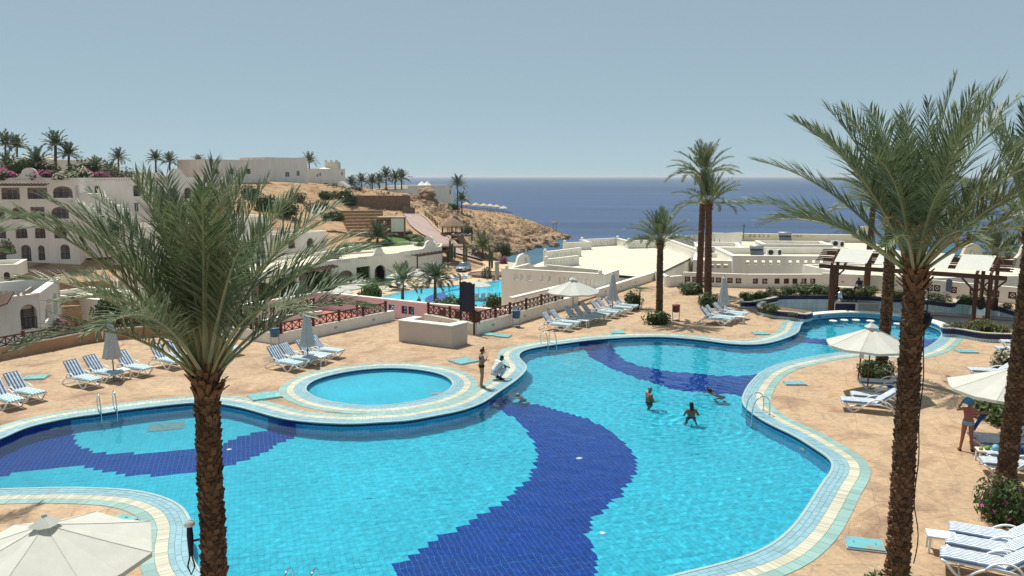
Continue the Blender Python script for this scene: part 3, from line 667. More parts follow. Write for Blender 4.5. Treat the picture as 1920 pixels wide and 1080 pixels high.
M['lp_edge'] = mat('dark_pool_edge', (.18, .30, .36), (.12, .2, .28), 2, .6, 0, None, 'World'); mb.build('lower_pool_edge', M['lp_edge'])['kind'] = 'structure'
def lpw():
    m = bpy.data.materials.new('lower_pool_water'); m.use_nodes = True; nt = m.node_tree; nt.nodes.clear(); L = nt.links
    out = nt.nodes.new('ShaderNodeOutputMaterial'); fr = nd(nt, 'ShaderNodeFresnel'); fr.inputs[0].default_value = 1.33
    tr = nd(nt, 'ShaderNodeBsdfTransparent'); tr.inputs[0].default_value = (.90, .98, 1, 1); gs = nd(nt, 'ShaderNodeBsdfGlossy'); gs.inputs['Roughness'].default_value = .06
    nz = nd(nt, 'ShaderNodeTexNoise'); nz.inputs['Scale'].default_value = 1.2; g = nd(nt, 'ShaderNodeNewGeometry'); L.new(g.outputs['Position'], nz.inputs['Vector'])
    b = nd(nt, 'ShaderNodeBump'); b.inputs['Distance'].default_value = .05; b.inputs['Strength'].default_value = .6; L.new(nz.outputs['Fac'], b.inputs['Height']); L.new(b.outputs[0], gs.inputs['Normal']); L.new(b.outputs[0], fr.inputs['Normal'])
    mx = nd(nt, 'ShaderNodeMixShader'); L.new(fr.outputs[0], mx.inputs[0]); L.new(tr.outputs[0], mx.inputs[1]); L.new(gs.outputs[0], mx.inputs[2]); L.new(mx.outputs[0], out.inputs[0]); return m
sheet('lower_pool_water', LP, [], LOW + .41, lpw())['kind'] = 'structure'
def ribbon(name, L_, R_, m, dz, sub=8, thick=.0):
    """strip between two rows of pixel+distance points, laid on the land"""
    a = resample([A(*p)[:2] for p in L_], 2, False); b = resample([A(*p)[:2] for p in R_], 2, False); n = 40
    pick = lambda q, k: q[min(len(q) - 1, round(k * (len(q) - 1) / n))]
    mb = MB(); vs = []
    for k in range(n + 1):
        p, q = pick(a, k), pick(b, k)
        for j in range(sub + 1): c = p.lerp(q, j / sub); vs.append((c.x, c.y, T(c.x, c.y) + dz))
    mb.add(vs, [(k * (sub + 1) + j, k * (sub + 1) + j + 1, (k + 1) * (sub + 1) + j + 1, (k + 1) * (sub + 1) + j) for k in range(n) for j in range(sub)])
    o = mb.build(name, m); o['kind'] = 'structure'; return o
ribbon('hill_road', [(757, 407, 202), (762, 420, 190), (773, 435, 180), (795, 452, 170), (826, 472, 160), (845, 489, 152)], [(790, 406, 202), (808, 420, 190), (828, 437, 180), (850, 458, 168), (880, 476, 160), (925, 488, 156)], M['road'], .35)
ribbon('hillside_lawn', [(690, 470, 141), (715, 458, 150), (735, 446, 160)], [(790, 466, 142), (776, 456, 150), (755, 446, 160)], M['lawn'], .3)
lw = [G(x, y, LOW + .37) for x, y in [(470,575),(560,562),(640,548),(720,535),(742,524),(730,519),(690,527),(630,536),(560,548),(470,560)]]
sheet('bungalow_lawn', [Vector(p[:2]) for p in lw], [], LOW + .372, M['lawn'])['kind'] = 'structure'
# strip of planted ground below the terrace wall
sheet('planted_ground', [Vector(p) for p in [(-90, 36), (-30, 42), (-14, 46), (-14, 62), (-90, 80)]], [], -7.4, M['soil'])['kind'] = 'structure'
# ================================================================ buildings
def mat_stone():
    m, nt, bs = base_mat('tan_coursed_stone'); L = nt.links
    tc = nd(nt, 'ShaderNodeTexCoord').outputs['UV']
    br = nd(nt, 'ShaderNodeTexBrick'); br.inputs['Scale'].default_value = 1; br.inputs['Brick Width'].default_value = .55; br.inputs['Row Height'].default_value = .24; br.inputs['Mortar Size'].default_value = .018
    br.inputs['Color1'].default_value = (.36, .22, .13, 1); br.inputs['Color2'].default_value = (.50, .33, .20, 1); br.inputs['Mortar'].default_value = (.20, .14, .095, 1); L.new(tc, br.inputs['Vector'])
    nz = nd(nt, 'ShaderNodeTexNoise'); nz.inputs['Scale'].default_value = 1.4; nz.inputs['Detail'].default_value = 6; L.new(tc, nz.inputs['Vector'])
    mr = nd(nt, 'ShaderNodeMapRange'); mr.inputs['To Min'].default_value = .6; mr.inputs['To Max'].default_value = 1.4; L.new(nz.outputs['Fac'], mr.inputs[0])
    sc = nd(nt, 'ShaderNodeVectorMath', operation='SCALE'); L.new(br.outputs['Color'], sc.inputs[0]); L.new(mr.outputs[0], sc.inputs['Scale']); L.new(sc.outputs[0], bs.inputs['Base Color'])
    b = nd(nt, 'ShaderNodeBump'); b.inputs['Strength'].default_value = .7; b.inputs['Distance'].default_value = .03; L.new(br.outputs['Fac'], b.inputs['Height']); b.invert = True; L.new(b.outputs[0], bs.inputs['Normal']); bs.inputs['Roughness'].default_value = .95
    return m
M['stone'] = mat_stone()
M['stone2'] = mat('grey_brown_stone_wall', (.27, .175, .125), (.17, .11, .08), 1.6, .95, .5, 5, 'World', bdist=.1)
def uvwall(o):
    me = o.data; uv = me.uv_layers.new()
    for p in me.polygons:
        n = p.normal; horiz = abs(n.z) > .7
        ax = Vector((-n.y, n.x, 0)).normalized() if not horiz else Vector((1, 0, 0)); ay = Vector((0, 0, 1)) if not horiz else Vector((0, 1, 0))
        for li in p.loop_indices: co = me.vertices[me.loops[li].vertex_index].co; uv.data[li].uv = (co.dot(ax), co.dot(ay))
    return o
class Face:
    """a facade between two plan points; turns photo pixels into (u, z) on it"""
    def __init__(s, p0, p1):
        s.p0 = Vector(p0[:2]); s.p1 = Vector(p1[:2]); s.d = (s.p1 - s.p0); s.L = s.d.length; s.d /= s.L; s.n = Vector((-s.d.y, s.d.x))
    def uz(s, px, py):
        r = ray(px, py); q = Vector((r.x, r.y)); det = q.x * -s.d.y + q.y * s.d.x
        t = (s.p0.x * -s.d.y + s.p0.y * s.d.x) / det; u = (q.x * s.p0.y - q.y * s.p0.x) / det
        u = (q * t - s.p0).dot(s.d); return u, CAMH + r.z * t
    def P(s, u, o=0.0): v = s.p0 + s.d * u + s.n * o; return v
    def box(s, x0, y0, x1, y1):
        u0, z1 = s.uz(x0, y0); u1, _ = s.uz(x1, y0); _, z0 = s.uz((x0 + x1) / 2, y1); _, z1 = s.uz((x0 + x1) / 2, y0); return u0, z0, u1, z1
def pane_in(root, F, u0, z0, u1, z1, off, name='window', m='glass', bars=1, frame='plastic', t=.06):
    """a framed pane standing `off` metres behind the facade line"""
    w = u1 - u0; a = F.P(u0, off); b = F.P(u1, off); f = MB(); k = min(.09, w * .08)
    def st(ua, ub, za, zb): 
        p, q = F.P(ua, off), F.P(ub, off); f.wall(p, q, za, zb, t)
    st(u0, u0 + k, z0, z1); st(u1 - k, u1, z0, z1); st(u0 + k, u1 - k, z1 - k, z1); st(u0 + k, u1 - k, z0, z0 + k)
    for i in range(bars): c = u0 + w * (i + 1) / (bars + 1); st(c - k / 2, c + k / 2, z0 + k, z1 - k)
    fr = f.build(name, M[frame], root); p = MB(); p.wall(F.P(u0 + k, off + t * .4), F.P(u1 - k, off + t * .4), z0 + k, z1 - k, .015); p.build('pane', M[m], fr); return fr
def railing_on(root, F, u0, u1, z0, h, off=-.05, n=None):
    r = MB(); p, q = F.P(u0, off), F.P(u1, off); r.bar((p.x, p.y, z0 + h), (q.x, q.y, z0 + h), .06); r.bar((p.x, p.y, z0 + .06), (q.x, q.y, z0 + .06), .05); n = n or max(3, int((u1 - u0) / .22))
    for i in range(n + 1): c = F.P(u0 + (u1 - u0) * i / n, off); r.bar((c.x, c.y, z0 + .06), (c.x, c.y, z0 + h), .035)
    return r.build('railing', M['darkwood'], root)
def building(name, label, F, zb, zt, depth, ops=(), m='white', par=.5, group=None, top=None, roofm='cream', cat='building', vents=(), sides=True):
    """ops: (x0, y0, x1, y1, kind) in photo pixels; kind w window, a arch loggia, d rect loggia, h open hole"""
    root = thing(name, label, cat, (0, 0, 0), 0, group); th = .35; holes = []; todo = []
    for o in ops:
        u0, z0, u1, z1 = F.box(*o[:4]); k = o[4]
        if u1 - u0 < .15 or u0 < .1 or u1 > F.L - .1: continue
        z0 = max(z0, zb + .05); z1 = min(z1, zt - .1)
        holes.append(arch((u0 + u1) / 2, z0, u1 - u0, z1 - z0, rise=min((u1 - u0) / 2, (z1 - z0) * .45)) if k in 'aA' else rect((u0 + u1) / 2, z0, u1 - u0, z1 - z0)); todo.append((k, u0, z0, u1, z1))
    w = MB(); w.wall(F.p0, F.p1, zb, zt, th, holes, top=top)
    B0, B1 = F.P(0, depth), F.P(F.L, depth)
    if sides:
        w.wall(F.P(0, th + .002), F.P(0, depth), zb, zt, -th); w.wall(F.P(F.L, th + .002), F.P(F.L, depth), zb, zt, th); w.wall(F.P(th + .002, depth - .002), F.P(F.L - th - .002, depth - .002), zb, zt, -th)
    fixn(w.build('wall', M[m], root))
    r = MB(); q = [F.P(th, th + .003), F.P(F.L - th, th + .003), F.P(F.L - th, depth - th), F.P(th, depth - th)]
    r.prism([(p.x, p.y) for p in q], zt - par - .25, zt - par); r.build('roof', M[roofm], root)
    if par > .25 and not top:
        c = MB(); c.wall(F.P(-.06, -.06), F.P(F.L + .06, -.06), zt + .002, zt + .10, th + .12)
        if sides: c.wall(F.P(-.06, th + .062), F.P(-.06, depth), zt + .002, zt + .10, -(th + .12)) ; c.wall(F.P(F.L - th - .06, th + .062), F.P(F.L - th - .06, depth), zt + .002, zt + .10, -(th + .12)); c.wall(F.P(th + .07, depth - th), F.P(F.L - th - .07, depth - th), zt + .002, zt + .10, th)
        fixn(c.build('coping', M[m], root))
    for k, u0, z0, u1, z1 in todo:
        if k == 'w': pane_in(root, F, u0, z0, u1, z1, .18)
        elif k in 'ad':
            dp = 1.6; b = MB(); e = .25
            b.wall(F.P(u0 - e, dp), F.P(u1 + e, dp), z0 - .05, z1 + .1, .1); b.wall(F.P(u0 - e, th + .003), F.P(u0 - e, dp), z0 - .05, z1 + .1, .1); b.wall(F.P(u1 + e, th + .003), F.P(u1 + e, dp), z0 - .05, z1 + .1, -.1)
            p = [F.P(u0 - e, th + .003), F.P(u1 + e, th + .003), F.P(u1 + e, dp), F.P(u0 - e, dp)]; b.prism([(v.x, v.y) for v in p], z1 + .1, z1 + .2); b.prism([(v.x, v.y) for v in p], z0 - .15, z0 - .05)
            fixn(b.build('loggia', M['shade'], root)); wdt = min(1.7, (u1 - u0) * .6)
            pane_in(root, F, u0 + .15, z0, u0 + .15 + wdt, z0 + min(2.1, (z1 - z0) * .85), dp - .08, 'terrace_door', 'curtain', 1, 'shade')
            if z1 - z0 > 1.6: railing_on(root, F, u0 + .03, u1 - .03, z0, .85, th * .5)
        elif k == 'A':
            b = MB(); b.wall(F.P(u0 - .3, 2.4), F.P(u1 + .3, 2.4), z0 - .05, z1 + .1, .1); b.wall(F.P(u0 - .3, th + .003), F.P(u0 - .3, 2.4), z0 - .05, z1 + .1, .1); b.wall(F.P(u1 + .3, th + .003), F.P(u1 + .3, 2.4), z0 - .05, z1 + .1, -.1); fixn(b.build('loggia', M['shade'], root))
    for (x0, y0, x1, y1, n, slot) in vents:
        for i in range(n):
            xa = x0 + (x1 - x0) * i / n; u0, z0, u1, z1 = F.box(xa, y0, xa + (x1 - x0) / n * .55, y1); v = MB(); v.wall(F.P(u0, -.025), F.P(u1, -.025), z0, z1, .02); v.build('slot_shade', M['shade'], root)  # strip in the shade colour on the wall face, painted stand-in for a recess
    return root
def gable_top(L, zt, cu, w, h):
    """outline (from right to left) of a parapet with a curved gable in the middle"""
    pts = [(L, zt)]; n = 14
    if cu + w / 2 < L - .05: pts.append((cu + w / 2, zt))
    for i in range(1, n):
        s = i / n; x = cu + w / 2 - w * s; a = abs(s - .5) * 2
        if a > .55: k = (1 - a) / .45; y = .38 * k * k
        else: y = .42 + .58 * sqrt(max(0, 1 - (a / .55) ** 2))
        pts.append((x, zt + h * y))
    if cu - w / 2 > .05: pts.append((cu - w / 2, zt))
    pts.append((0, zt)); return pts
def FA(x0, y0, Y0, x1, y1, Y1): return Face(A(x0, y0, Y0), A(x1, y1, Y1))
def zat(py, Y): return A(960, py, Y).z
# ---- left: tall hotel wing, stair block, low house, bungalows
F = FA(-90, 400, 118, 143, 400, 121)
top = gable_top(F.L, 8.6, F.uz(55, 330)[0], 4.2, 1.5)
b1 = building('hotel_wing', 'three storey white hotel wing with arched balconies at the left edge', F, -6.5, 8.6, 14,
    [(-30,350,-8,373,'d'),(1,352,36,374,'d'),(50,352,88,373,'d'),(98,349,135,371,'a'),(-30,389,8,411,'a'),(20,388,48,411,'a'),(56,388,83,410,'d'),(95,388,128,410,'a'),(-20,424,10,447,'a'),(28,424,50,447,'a'),(64,424,84,447,'a'),(100,424,124,447,'a'),(-10,462,10,490,'a'),(38,459,57,490,'a'),(70,460,83,488,'a'),(112,458,130,486,'a')], m='white2', par=.9, top=top, vents=[(25,335,51,338,8,1),(100,334,132,338,9,1)])
F2 = FA(1, 342, 117.5, 88, 341, 119); mb = MB(); 
for i in range(14): c0 = F2.P(F2.L * i / 13, -.5); c1 = F2.P(F2.L * i / 13, .9); mb.bar((c0.x, c0.y, 7.6), (c1.x, c1.y, 7.75), .14)
c0, c1 = F2.P(0, -.45), F2.P(F2.L, -.45); mb.bar((c0.x, c0.y, 7.5), (c1.x, c1.y, 7.5), .16); mb.build('pergola_beams', M['darkwood'], b1)
F = FA(173, 400, 128, 300, 400, 132)
building('stair_house', 'white block with arched door above an outside staircase', F, -4, 8.5, 12, [(177,348,187,362,'a'),(249,346,262,368,'a'),(251,380,259,397,'w')], m='white2', par=1.0, vents=[(177,335,249,339,16,1)])
F = FA(147, 400, 123, 243, 400, 126); zt = F.uz(170, 363)[1]; st = [(F.L, F.uz(240, 398)[1])]
sx = [240, 228, 216, 205, 195, 187]; sy = [392, 385, 379, 372, 366, 363]
for i in range(6):
    u, z = F.uz(sx[i], sy[i]); st.append((u, st[-1][1])); st.append((u, z))
st.append((0, st[-1][1])); r_ = thing('outside_staircase', 'cream outside staircase stepping down in front of the white block', 'staircase'); mb = MB(); mb.wall(F.p0, F.p1, -4, 0, 2.6, top=st[1:] if 0 else st); fixn(mb.build('stepped_wall', M['white'], r_))
mb = MB(); q = FA(205, 412, 122.5, 262, 408, 123); mb.wall(q.p0, q.p1, -5, q.uz(230, 407)[1], .4); fixn(mb.build('landing_wall', M['white'], r_))
F = FA(300, 400, 140, 430, 400, 146)
building('gabled_house', 'cream gabled house half hidden behind the left palm crown', F, -5, zat(333, 140), 12, [(318,352,332,372,'a'),(345,352,358,372,'a'),(380,350,395,372,'a'),(330,388,345,410,'a'),(372,388,388,410,'a')], par=.8, top=gable_top(F.L, zat(333, 140), F.uz(330, 330)[0], 4.5, 1.6))
F = FA(395, 420, 115, 505, 420, 121)
building('terraced_house', 'white terraced house behind the middle of the palm fronds', F, -7, zat(408, 118), 8, [(410,416,425,438,'a'),(445,416,460,438,'a'),(478,416,492,438,'a'),(420,450,435,474,'a'),(460,450,476,474,'a')], m='white2', par=.7)
F = FA(520, 440, 128, 612, 434, 138)
building('garden_house', 'pale house right of the palm crown below the stone wall', F, -7, zat(438, 132), 7, [(540,448,553,466,'a'),(575,446,588,464,'a')], par=.6)
F = FA(250, 450, 98, 400, 450, 104)
building('courtyard_house', 'white house with deep arches under the palm fronds at left', F, -8, zat(425, 100), 9, [(262,446,282,478,'a'),(305,446,325,478,'a'),(350,446,368,478,'a')], m='white2', par=.7)
# low house close to the terrace at the left edge
F = FA(-120, 560, 53, 70, 553, 58); c = A(70, 553, 58)
b2 = building('low_house', 'low white house with arched balcony at the left edge below the terrace', F, -7.5, c.z, 9, [(36,571,68,618,'a'),(-40,575,-8,622,'a')], par=.75, sides=False, vents=[(-2,545,52,555,5,1)])
Fs = Face(A(70, 553, 58), A(110, 545, 66.5)); mb = MB(); hs_ = []
for o in ((80,562,95,607),(96,550,105,594)): u0, z0, u1, z1 = Fs.box(*o); hs_.append(arch((u0 + u1) / 2, z0, u1 - u0, z1 - z0))
mb.wall(Fs.p0 + Fs.d * .36, Fs.p1, -7.5, c.z, .35, hs_); fixn(mb.build('side_wall', M['white'], b2))
mb = MB(); mb.wall(Fs.P(-.12, -.18), Fs.P(Fs.L + .1, -.18), c.z + .002, c.z + .16, .6); fixn(mb.build('cornice', M['white'], b2))
bk0, bk1 = F.P(0, 9), Fs.p1; mb = MB(); mb.wall(bk0, bk1, -7.5, c.z + .25, -.35); fixn(mb.build('back_wall', M['white'], b2))
mb = MB(); mb.wall(Fs.P(1.2, 1.7), Fs.P(Fs.L, 1.7), -6, c.z - .3, .1); fixn(mb.build('loggia', M['shade'], b2))
pr = thing('roof_pergola', 'small brown pergola beside the roof of the low white house', 'pergola'); mb = MB()
for i in range(7): a = A(30 + 9 * i, 513, 76); mb.bar((a.x, a.y - 1.5, a.z - .6), (a.x + 1.0, a.y + 1.8, a.z + .1), .22, .16)
mb.build('rafter_row', M['wood'], pr); mb = MB()
for i in range(2): a = A(28 + 58 * i, 513, 76); mb = MB(); mb.bar((a.x, a.y, a.z - 3), (a.x, a.y, a.z - .2), .25); mb.build('post', M['white'], pr)
lr = thing('sloping_pergola', 'brown slatted pergola roof leaning off the low white house', 'pergola')
for i in range(9): a = A(-20 + 5.6 * i, 560 - 1.6 * i, 55.5); b = A(-34 + 5.6 * i, 586 - 2.0 * i, 54.5); q = MB(); q.bar(a, b, .16, .1); q.build('rafter', M['wood'], lr)
F = FA(208, 570, 74, 300, 565, 79)
bc = building('crenelled_bungalow', 'small white bungalow with stepped parapet and round-topped door', F, -8, zat(563, 75), 11, [(222,585,240,602,'A'),(229,575,241,583,'w'),(262,582,280,602,'a')], par=.35)
for i in range(3): u = F.uz((212, 226, 262)[i], 560)[0]; mb = MB(); p, q = F.P(u - .35, -.02), F.P(u + .45, -.02); mb.wall(p, q, zat(563, 75) + .11, zat(563, 75) + .85, .42); fixn(mb.build('merlon', M['white'], bc))
# stone terraces left
def stone_wall(label, x0, y0, Y0, x1, y1, Y1, zb, m='stone', t=.6):
    a, b = A(x0, y0, Y0), A(x1, y1, Y1); L = (b.xy - a.xy).length; mb = MB(); mb.wall(a, b, zb, a.z, t, top=[(L, b.z), (0, a.z)]); o = fixn(mb.build('stone_wall', M[m])); uvwall(o); return tag(o, label, 'wall')
stone_wall('tan stone retaining wall stepping down beside the low white house', 108, 562, 72, 184, 553, 80, -8.5)
stone_wall('short tan stone wall below the arched hotel wing', 110, 575, 68, 152, 573, 70, -8.5)
stone_wall('long stone plinth under the hotel wing left of the palm', 105, 531, 100, 178, 527, 104, -9)
stone_wall('stone plinth behind the crenelled bungalow', 178, 527, 104, 260, 527, 104, -9)
stone_wall('tan stone terrace wall between the stair block and the hotel wing', 141, 350, 131, 178, 350, 131, -4)
stone_wall('broad grey brown stone retaining wall on the rocky hill', 600, 366, 198, 769, 367, 204, -4, 'stone2')
stone_wall('lower end of the grey brown retaining wall beside the road', 757, 387, 200, 778, 389, 203, -4, 'stone2')
for i in range(8):
    y = 395 + 6 * i; a, b = A(636 + 3 * i, y, 178 - 3.2 * i), A(718 - 1.2 * i, y + 1, 180 - 3.2 * i); mb = MB(); mb.wall(a, b, a.z - 1.3, a.z, 1.0)
    o = fixn(mb.build('terrace_wall', M['stone'])); uvwall(o); tag(o, 'low sandy stone step in the terraced bank left of the red door', 'wall', 'stone steps of the terraced bank')
# far white buildings
F = FA(575, 350, 228, 648, 350, 236)
hb = building('hilltop_house', 'white hilltop house with a dome and battlements against the sky', F, -2, zat(317, 230), 14, [(594,326,597,332,'w'),(599,324,602,330,'w'),(640,322,643,329,'w'),(582,343,596,354,'A'),(603,343,618,354,'A')], par=.5)
q = A(610, 318, 236); mb = MB(); mb.lathe([(3.0 * cos(i * pi / 16), 1.6 * sin(i * pi / 16)) for i in range(8)], (q.x, q.y, q.z - 1.0), 20); mb.build('dome', M['white'], hb, True)
q = A(624, 312, 238); mb = MB(); mb.box((q.x, q.y, q.z), (3.8, 4, 2.6))
for i in range(3): mb.box((q.x - 1.6 + 1.6 * i, q.y - 1.75, q.z + 1.55), (.7, .5, .6))
mb.build('battlement_tower', M['cream'], hb)
mb = MB(); a, b = A(640, 340, 224), A(658, 352, 220)
for i in range(6): s = i / 6; mb.box((a.x + (b.x - a.x) * s, a.y + (b.y - a.y) * s, a.z + (b.z - a.z) * s - 1), (1.2, 3.2, 2.0))
mb.build('steps', M['white'], hb)
F = FA(500, 350, 205, 578, 350, 215)
building('hillside_villa', 'long white villa on the hill behind the palm crown tips', F, 0, zat(296, 208), 12, [(535,322,543,332,'w'),(556,320,562,330,'w')], par=.6)
F = FA(765, 385, 262, 850, 390, 280)
fb = building('clifftop_building', 'long windowless white building at the sea end of the hill', F, -8, zat(348, 270), 14, [(800,364,803,368,'w'),(808,364,811,368,'w'),(815,364,818,368,'w'),(843,356,846,364,'w')], par=.5)
for x in (791, 801): q = A(x, 347, 274); mb = MB(); mb.lathe([(2.0, 0), (.9, 1.0), (0.05, 1.9)], (q.x, q.y, q.z - .5), 8); mb.build('pointed_roof', M['white'], fb)
F = FA(672, 370, 240, 766, 370, 262)
building('clifftop_annexe', 'low cream annexe left of the long windowless building', F, -2, zat(355, 252), 10, [(690,362,694,366,'w'),(724,361,728,365,'w')], par=.4)
F = FA(-60, 330, 168, 100, 330, 172)
hh_ = building('hilltop_lodge', 'long pale lodge behind the hilltop palms at far left', F, 3, zat(299, 170), 12, [(-20,312,-8,326,'a'),(12,312,24,326,'a'),(60,312,72,326,'a'),(84,312,95,326,'a')], m='white2', par=.5)
for x, y in ((90, 300), (48, 302)): q = A(x, y, 176); mb = MB(); mb.lathe([(2.2, 0), (.9, 1.0), (.05, 1.8)], (q.x, q.y, q.z - .5), 8); mb.build('pointed_roof', M['cream'], hh_)
F = FA(100, 330, 171, 183, 330, 174)
cb = building('hilltop_block', 'pale square block with low battlements right of the tall hilltop palms', F, 3, zat(301, 172), 12, [(120,318,128,330,'a'),(165,312,172,322,'w')], m='white2', par=.4)
for i in range(6): u = F.uz(160 + 4 * i, 300)[0]; mb = MB(); mb.wall(F.P(u, -.01), F.P(u + .32, -.01), zat(301, 172) + .11, zat(301, 172) + .45, .4); mb.build('merlon', M['white2'], cb)
F = FA(186, 330, 180, 222, 330, 184)
building('hilltop_cube', 'small pale cube house between dark palms on the skyline', F, 3, zat(315, 182), 8, [(200,318,204,322,'w'),(208,318,212,322,'w')], par=.3)
F = FA(222, 350, 150, 300, 350, 156)
building('skyline_house', 'grey white wall of a house left of the palm fronds', F, -2, zat(324, 152), 10, [(232,338,240,350,'a'),(262,338,270,350,'a')], m='white2', par=.4)
F = FA(385, 340, 186, 505, 340, 200)
building('upper_hotel', 'wide pale hotel roofline seen between palm frond tips', F, 2, zat(300, 190), 12, [(400,316,410,326,'a'),(430,316,440,326,'a'),(460,316,470,326,'a')], m='white2', par=.5)
F = FA(-70, 520, 84, 34, 518, 86)
building('low_annexe', 'low white annexe with a pergola behind the low white house', F, -6, zat(499, 85), 6, [(6,510,18,524,'a')], par=.4)
# ---- the bungalow row beside the lower pool
Z0, ZR = LOW + .3, -4.15
F1 = Face(G(430, 583, Z0), G(625, 540, Z0)); F2 = Face(G(625, 540, Z0), G(728, 524, Z0)); F3 = Face(G(728, 524, Z0), G(752, 521, Z0)); F4 = Face(G(752, 521, Z0), G(829, 507, Z0))
row = thing('bungalow_row', 'long white bungalow row with arches and curved gables by the lower pool', 'building')
def seg(F, ops, top=None, m='white', t=.35, n='wall', off=0.0):
    hs = []
    for o in ops:
        u0, z0, u1, z1 = F.box(*o[:4]); z0 = max(z0, Z0 + .02); hs.append(arch((u0 + u1) / 2, z0, u1 - u0, z1 - z0, rise=min((u1 - u0) / 2, 1.0)) if o[4] == 'a' else rect((u0 + u1) / 2, z0, u1 - u0, z1 - z0))
    w = MB(); w.wall(F.P(0.002, off), F.P(F.L - .002, off), Z0 - .5, ZR + .45, t, hs, top=top); return fixn(w.build(n, M[m], row))
seg(F1, [(560,508,600,556,'r'),(606,505,622,546,'r'),(470,530,510,570,'a'),(520,520,550,560,'r')])
seg(F2, [(633,507,662,539,'a'),(668,500,694,532,'r'),(702,497,723,526,'a')], top=gable_top(F2.L, ZR + .45, F2.uz(711, 480)[0], 3.4, 1.2))
seg(F3, []); seg(F4, [(758,496,766,518,'a'),(759,488,764,493,'a')], top=gable_top(F4.L, ZR + .6, F4.uz(806, 470)[0], 4.6, 1.3))
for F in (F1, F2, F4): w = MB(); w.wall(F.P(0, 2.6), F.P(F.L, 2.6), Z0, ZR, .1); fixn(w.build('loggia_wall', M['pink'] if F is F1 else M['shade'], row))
for F, sl_ in ((F2, [(632,486,658,492,6),(672,481,690,486,5),(702,477,718,479,5)]), (F4, [(759,478,771,483,5),(782,475,788,479,2)])):
    for x0, y0, x1, y1, n in sl_:
        for i in range(n): xa = x0 + (x1 - x0) * i / n; u0, z0, u1, z1 = F.box(xa, y0, xa + (x1 - x0) / n * .5, y1); v = MB(); v.wall(F.P(u0, -.03), F.P(u1, -.03), z0, z1, .02); v.build('slot_shade', M['shade'], row)  # slots as shade-coloured strips on the facade, not cut through
rf = [F1.P(0, .36), F1.P(F1.L, .36), F2.P(F2.L, .36), F4.P(0, .36), F4.P(F4.L, .36), Vector(G(830, 462, ZR)[:2]), Vector(G(770, 458, ZR)[:2]), Vector(G(690, 461, ZR)[:2]), Vector(G(600, 478, ZR)[:2]), F1.P(0, 14)]
mb = MB(); mb.prism([(p.x, p.y) for p in rf], ZR - .2, ZR); fixn(mb.build('roof', M['cream'], row))
bp = rf[4:]; 
for i in range(len(bp) - 1): w = MB(); w.wall(bp[i], bp[i + 1], Z0, ZR + .5, .3, top=gable_top((bp[i + 1] - bp[i]).length, ZR + .5, (bp[i + 1] - bp[i]).length * .4, 4.0, 1.3) if i == 1 else None); fixn(w.build('back_wall', M['white'], row))
mb = MB(); mb.wall(Vector(G(640, 478, ZR)[:2]), Vector(G(715, 473, ZR)[:2]), ZR, ZR + .3, .3); fixn(mb.build('roof_kerb', M['cream'], row))
w = MB(); u0 = F1.uz(555, 510)[0]; u1 = F1.L - .3
for i in range(12): p, q = F1.P(u0 + (u1 - u0) * i / 11, -1.2), F1.P(u0 + (u1 - u0) * i / 11, .5); w.bar((p.x, p.y, ZR - .35), (q.x, q.y, ZR - .1), .14)
p, q = F1.P(u0, -1.1), F1.P(u1, -1.1); w.bar((p.x, p.y, ZR - .45), (q.x, q.y, ZR - .45), .14); w.build('pergola_beams', M['wood'], row)
w = MB(); u0, u1 = F4.uz(772, 485)[0], F4.L
for i in range(9): p, q = F4.P(u0 + (u1 - u0) * i / 8, -1.4), F4.P(u0 + (u1 - u0) * i / 8, .3); w.bar((p.x, p.y, ZR - .3), (q.x, q.y, ZR - .15), .16)
p, q = F4.P(u0, -1.3), F4.P(u1, -1.3); w.bar((p.x, p.y, ZR - .35), (q.x, q.y, ZR - .35), .16); w.build('pergola_rafters', M['darkwood'], row)
for x in (771, 829): u = F4.uz(x, 500)[0]; p = F4.P(min(u, F4.L), -1.3); w = MB(); w.bar((p.x, p.y, Z0), (p.x, p.y, ZR - .4), .22); w.build('porch_post', M['darkwood'], row)
for F, x0, y0, x1, y1 in ((F2, 640, 512, 650, 532), (F2, 706, 502, 714, 524), (F1, 600, 508, 612, 545), (F1, 585, 512, 590, 540)): u0, z0, u1, z1 = F.box(x0, y0, x1, y1); pane_in(row, F, u0, max(z0, Z0), u1, z1, 2.5, 'door', 'glass', 1, 'shade')
# far wall of the porch, right of the row
sp = G(829, 504, Z0); w = MB(); w.bar((sp.x + 1.2, sp.y + 1, Z0), (sp.x + 1.2, sp.y + 1, ZR + .2), .9); w.box((sp.x + 1.5, sp.y + 2, ZR + .3), (5, 5, .25)); pk = thing('gate_porch', 'dark stone gate porch at the right end of the bungalow row', 'porch'); w.build('porch_body', M['stone2'], pk)
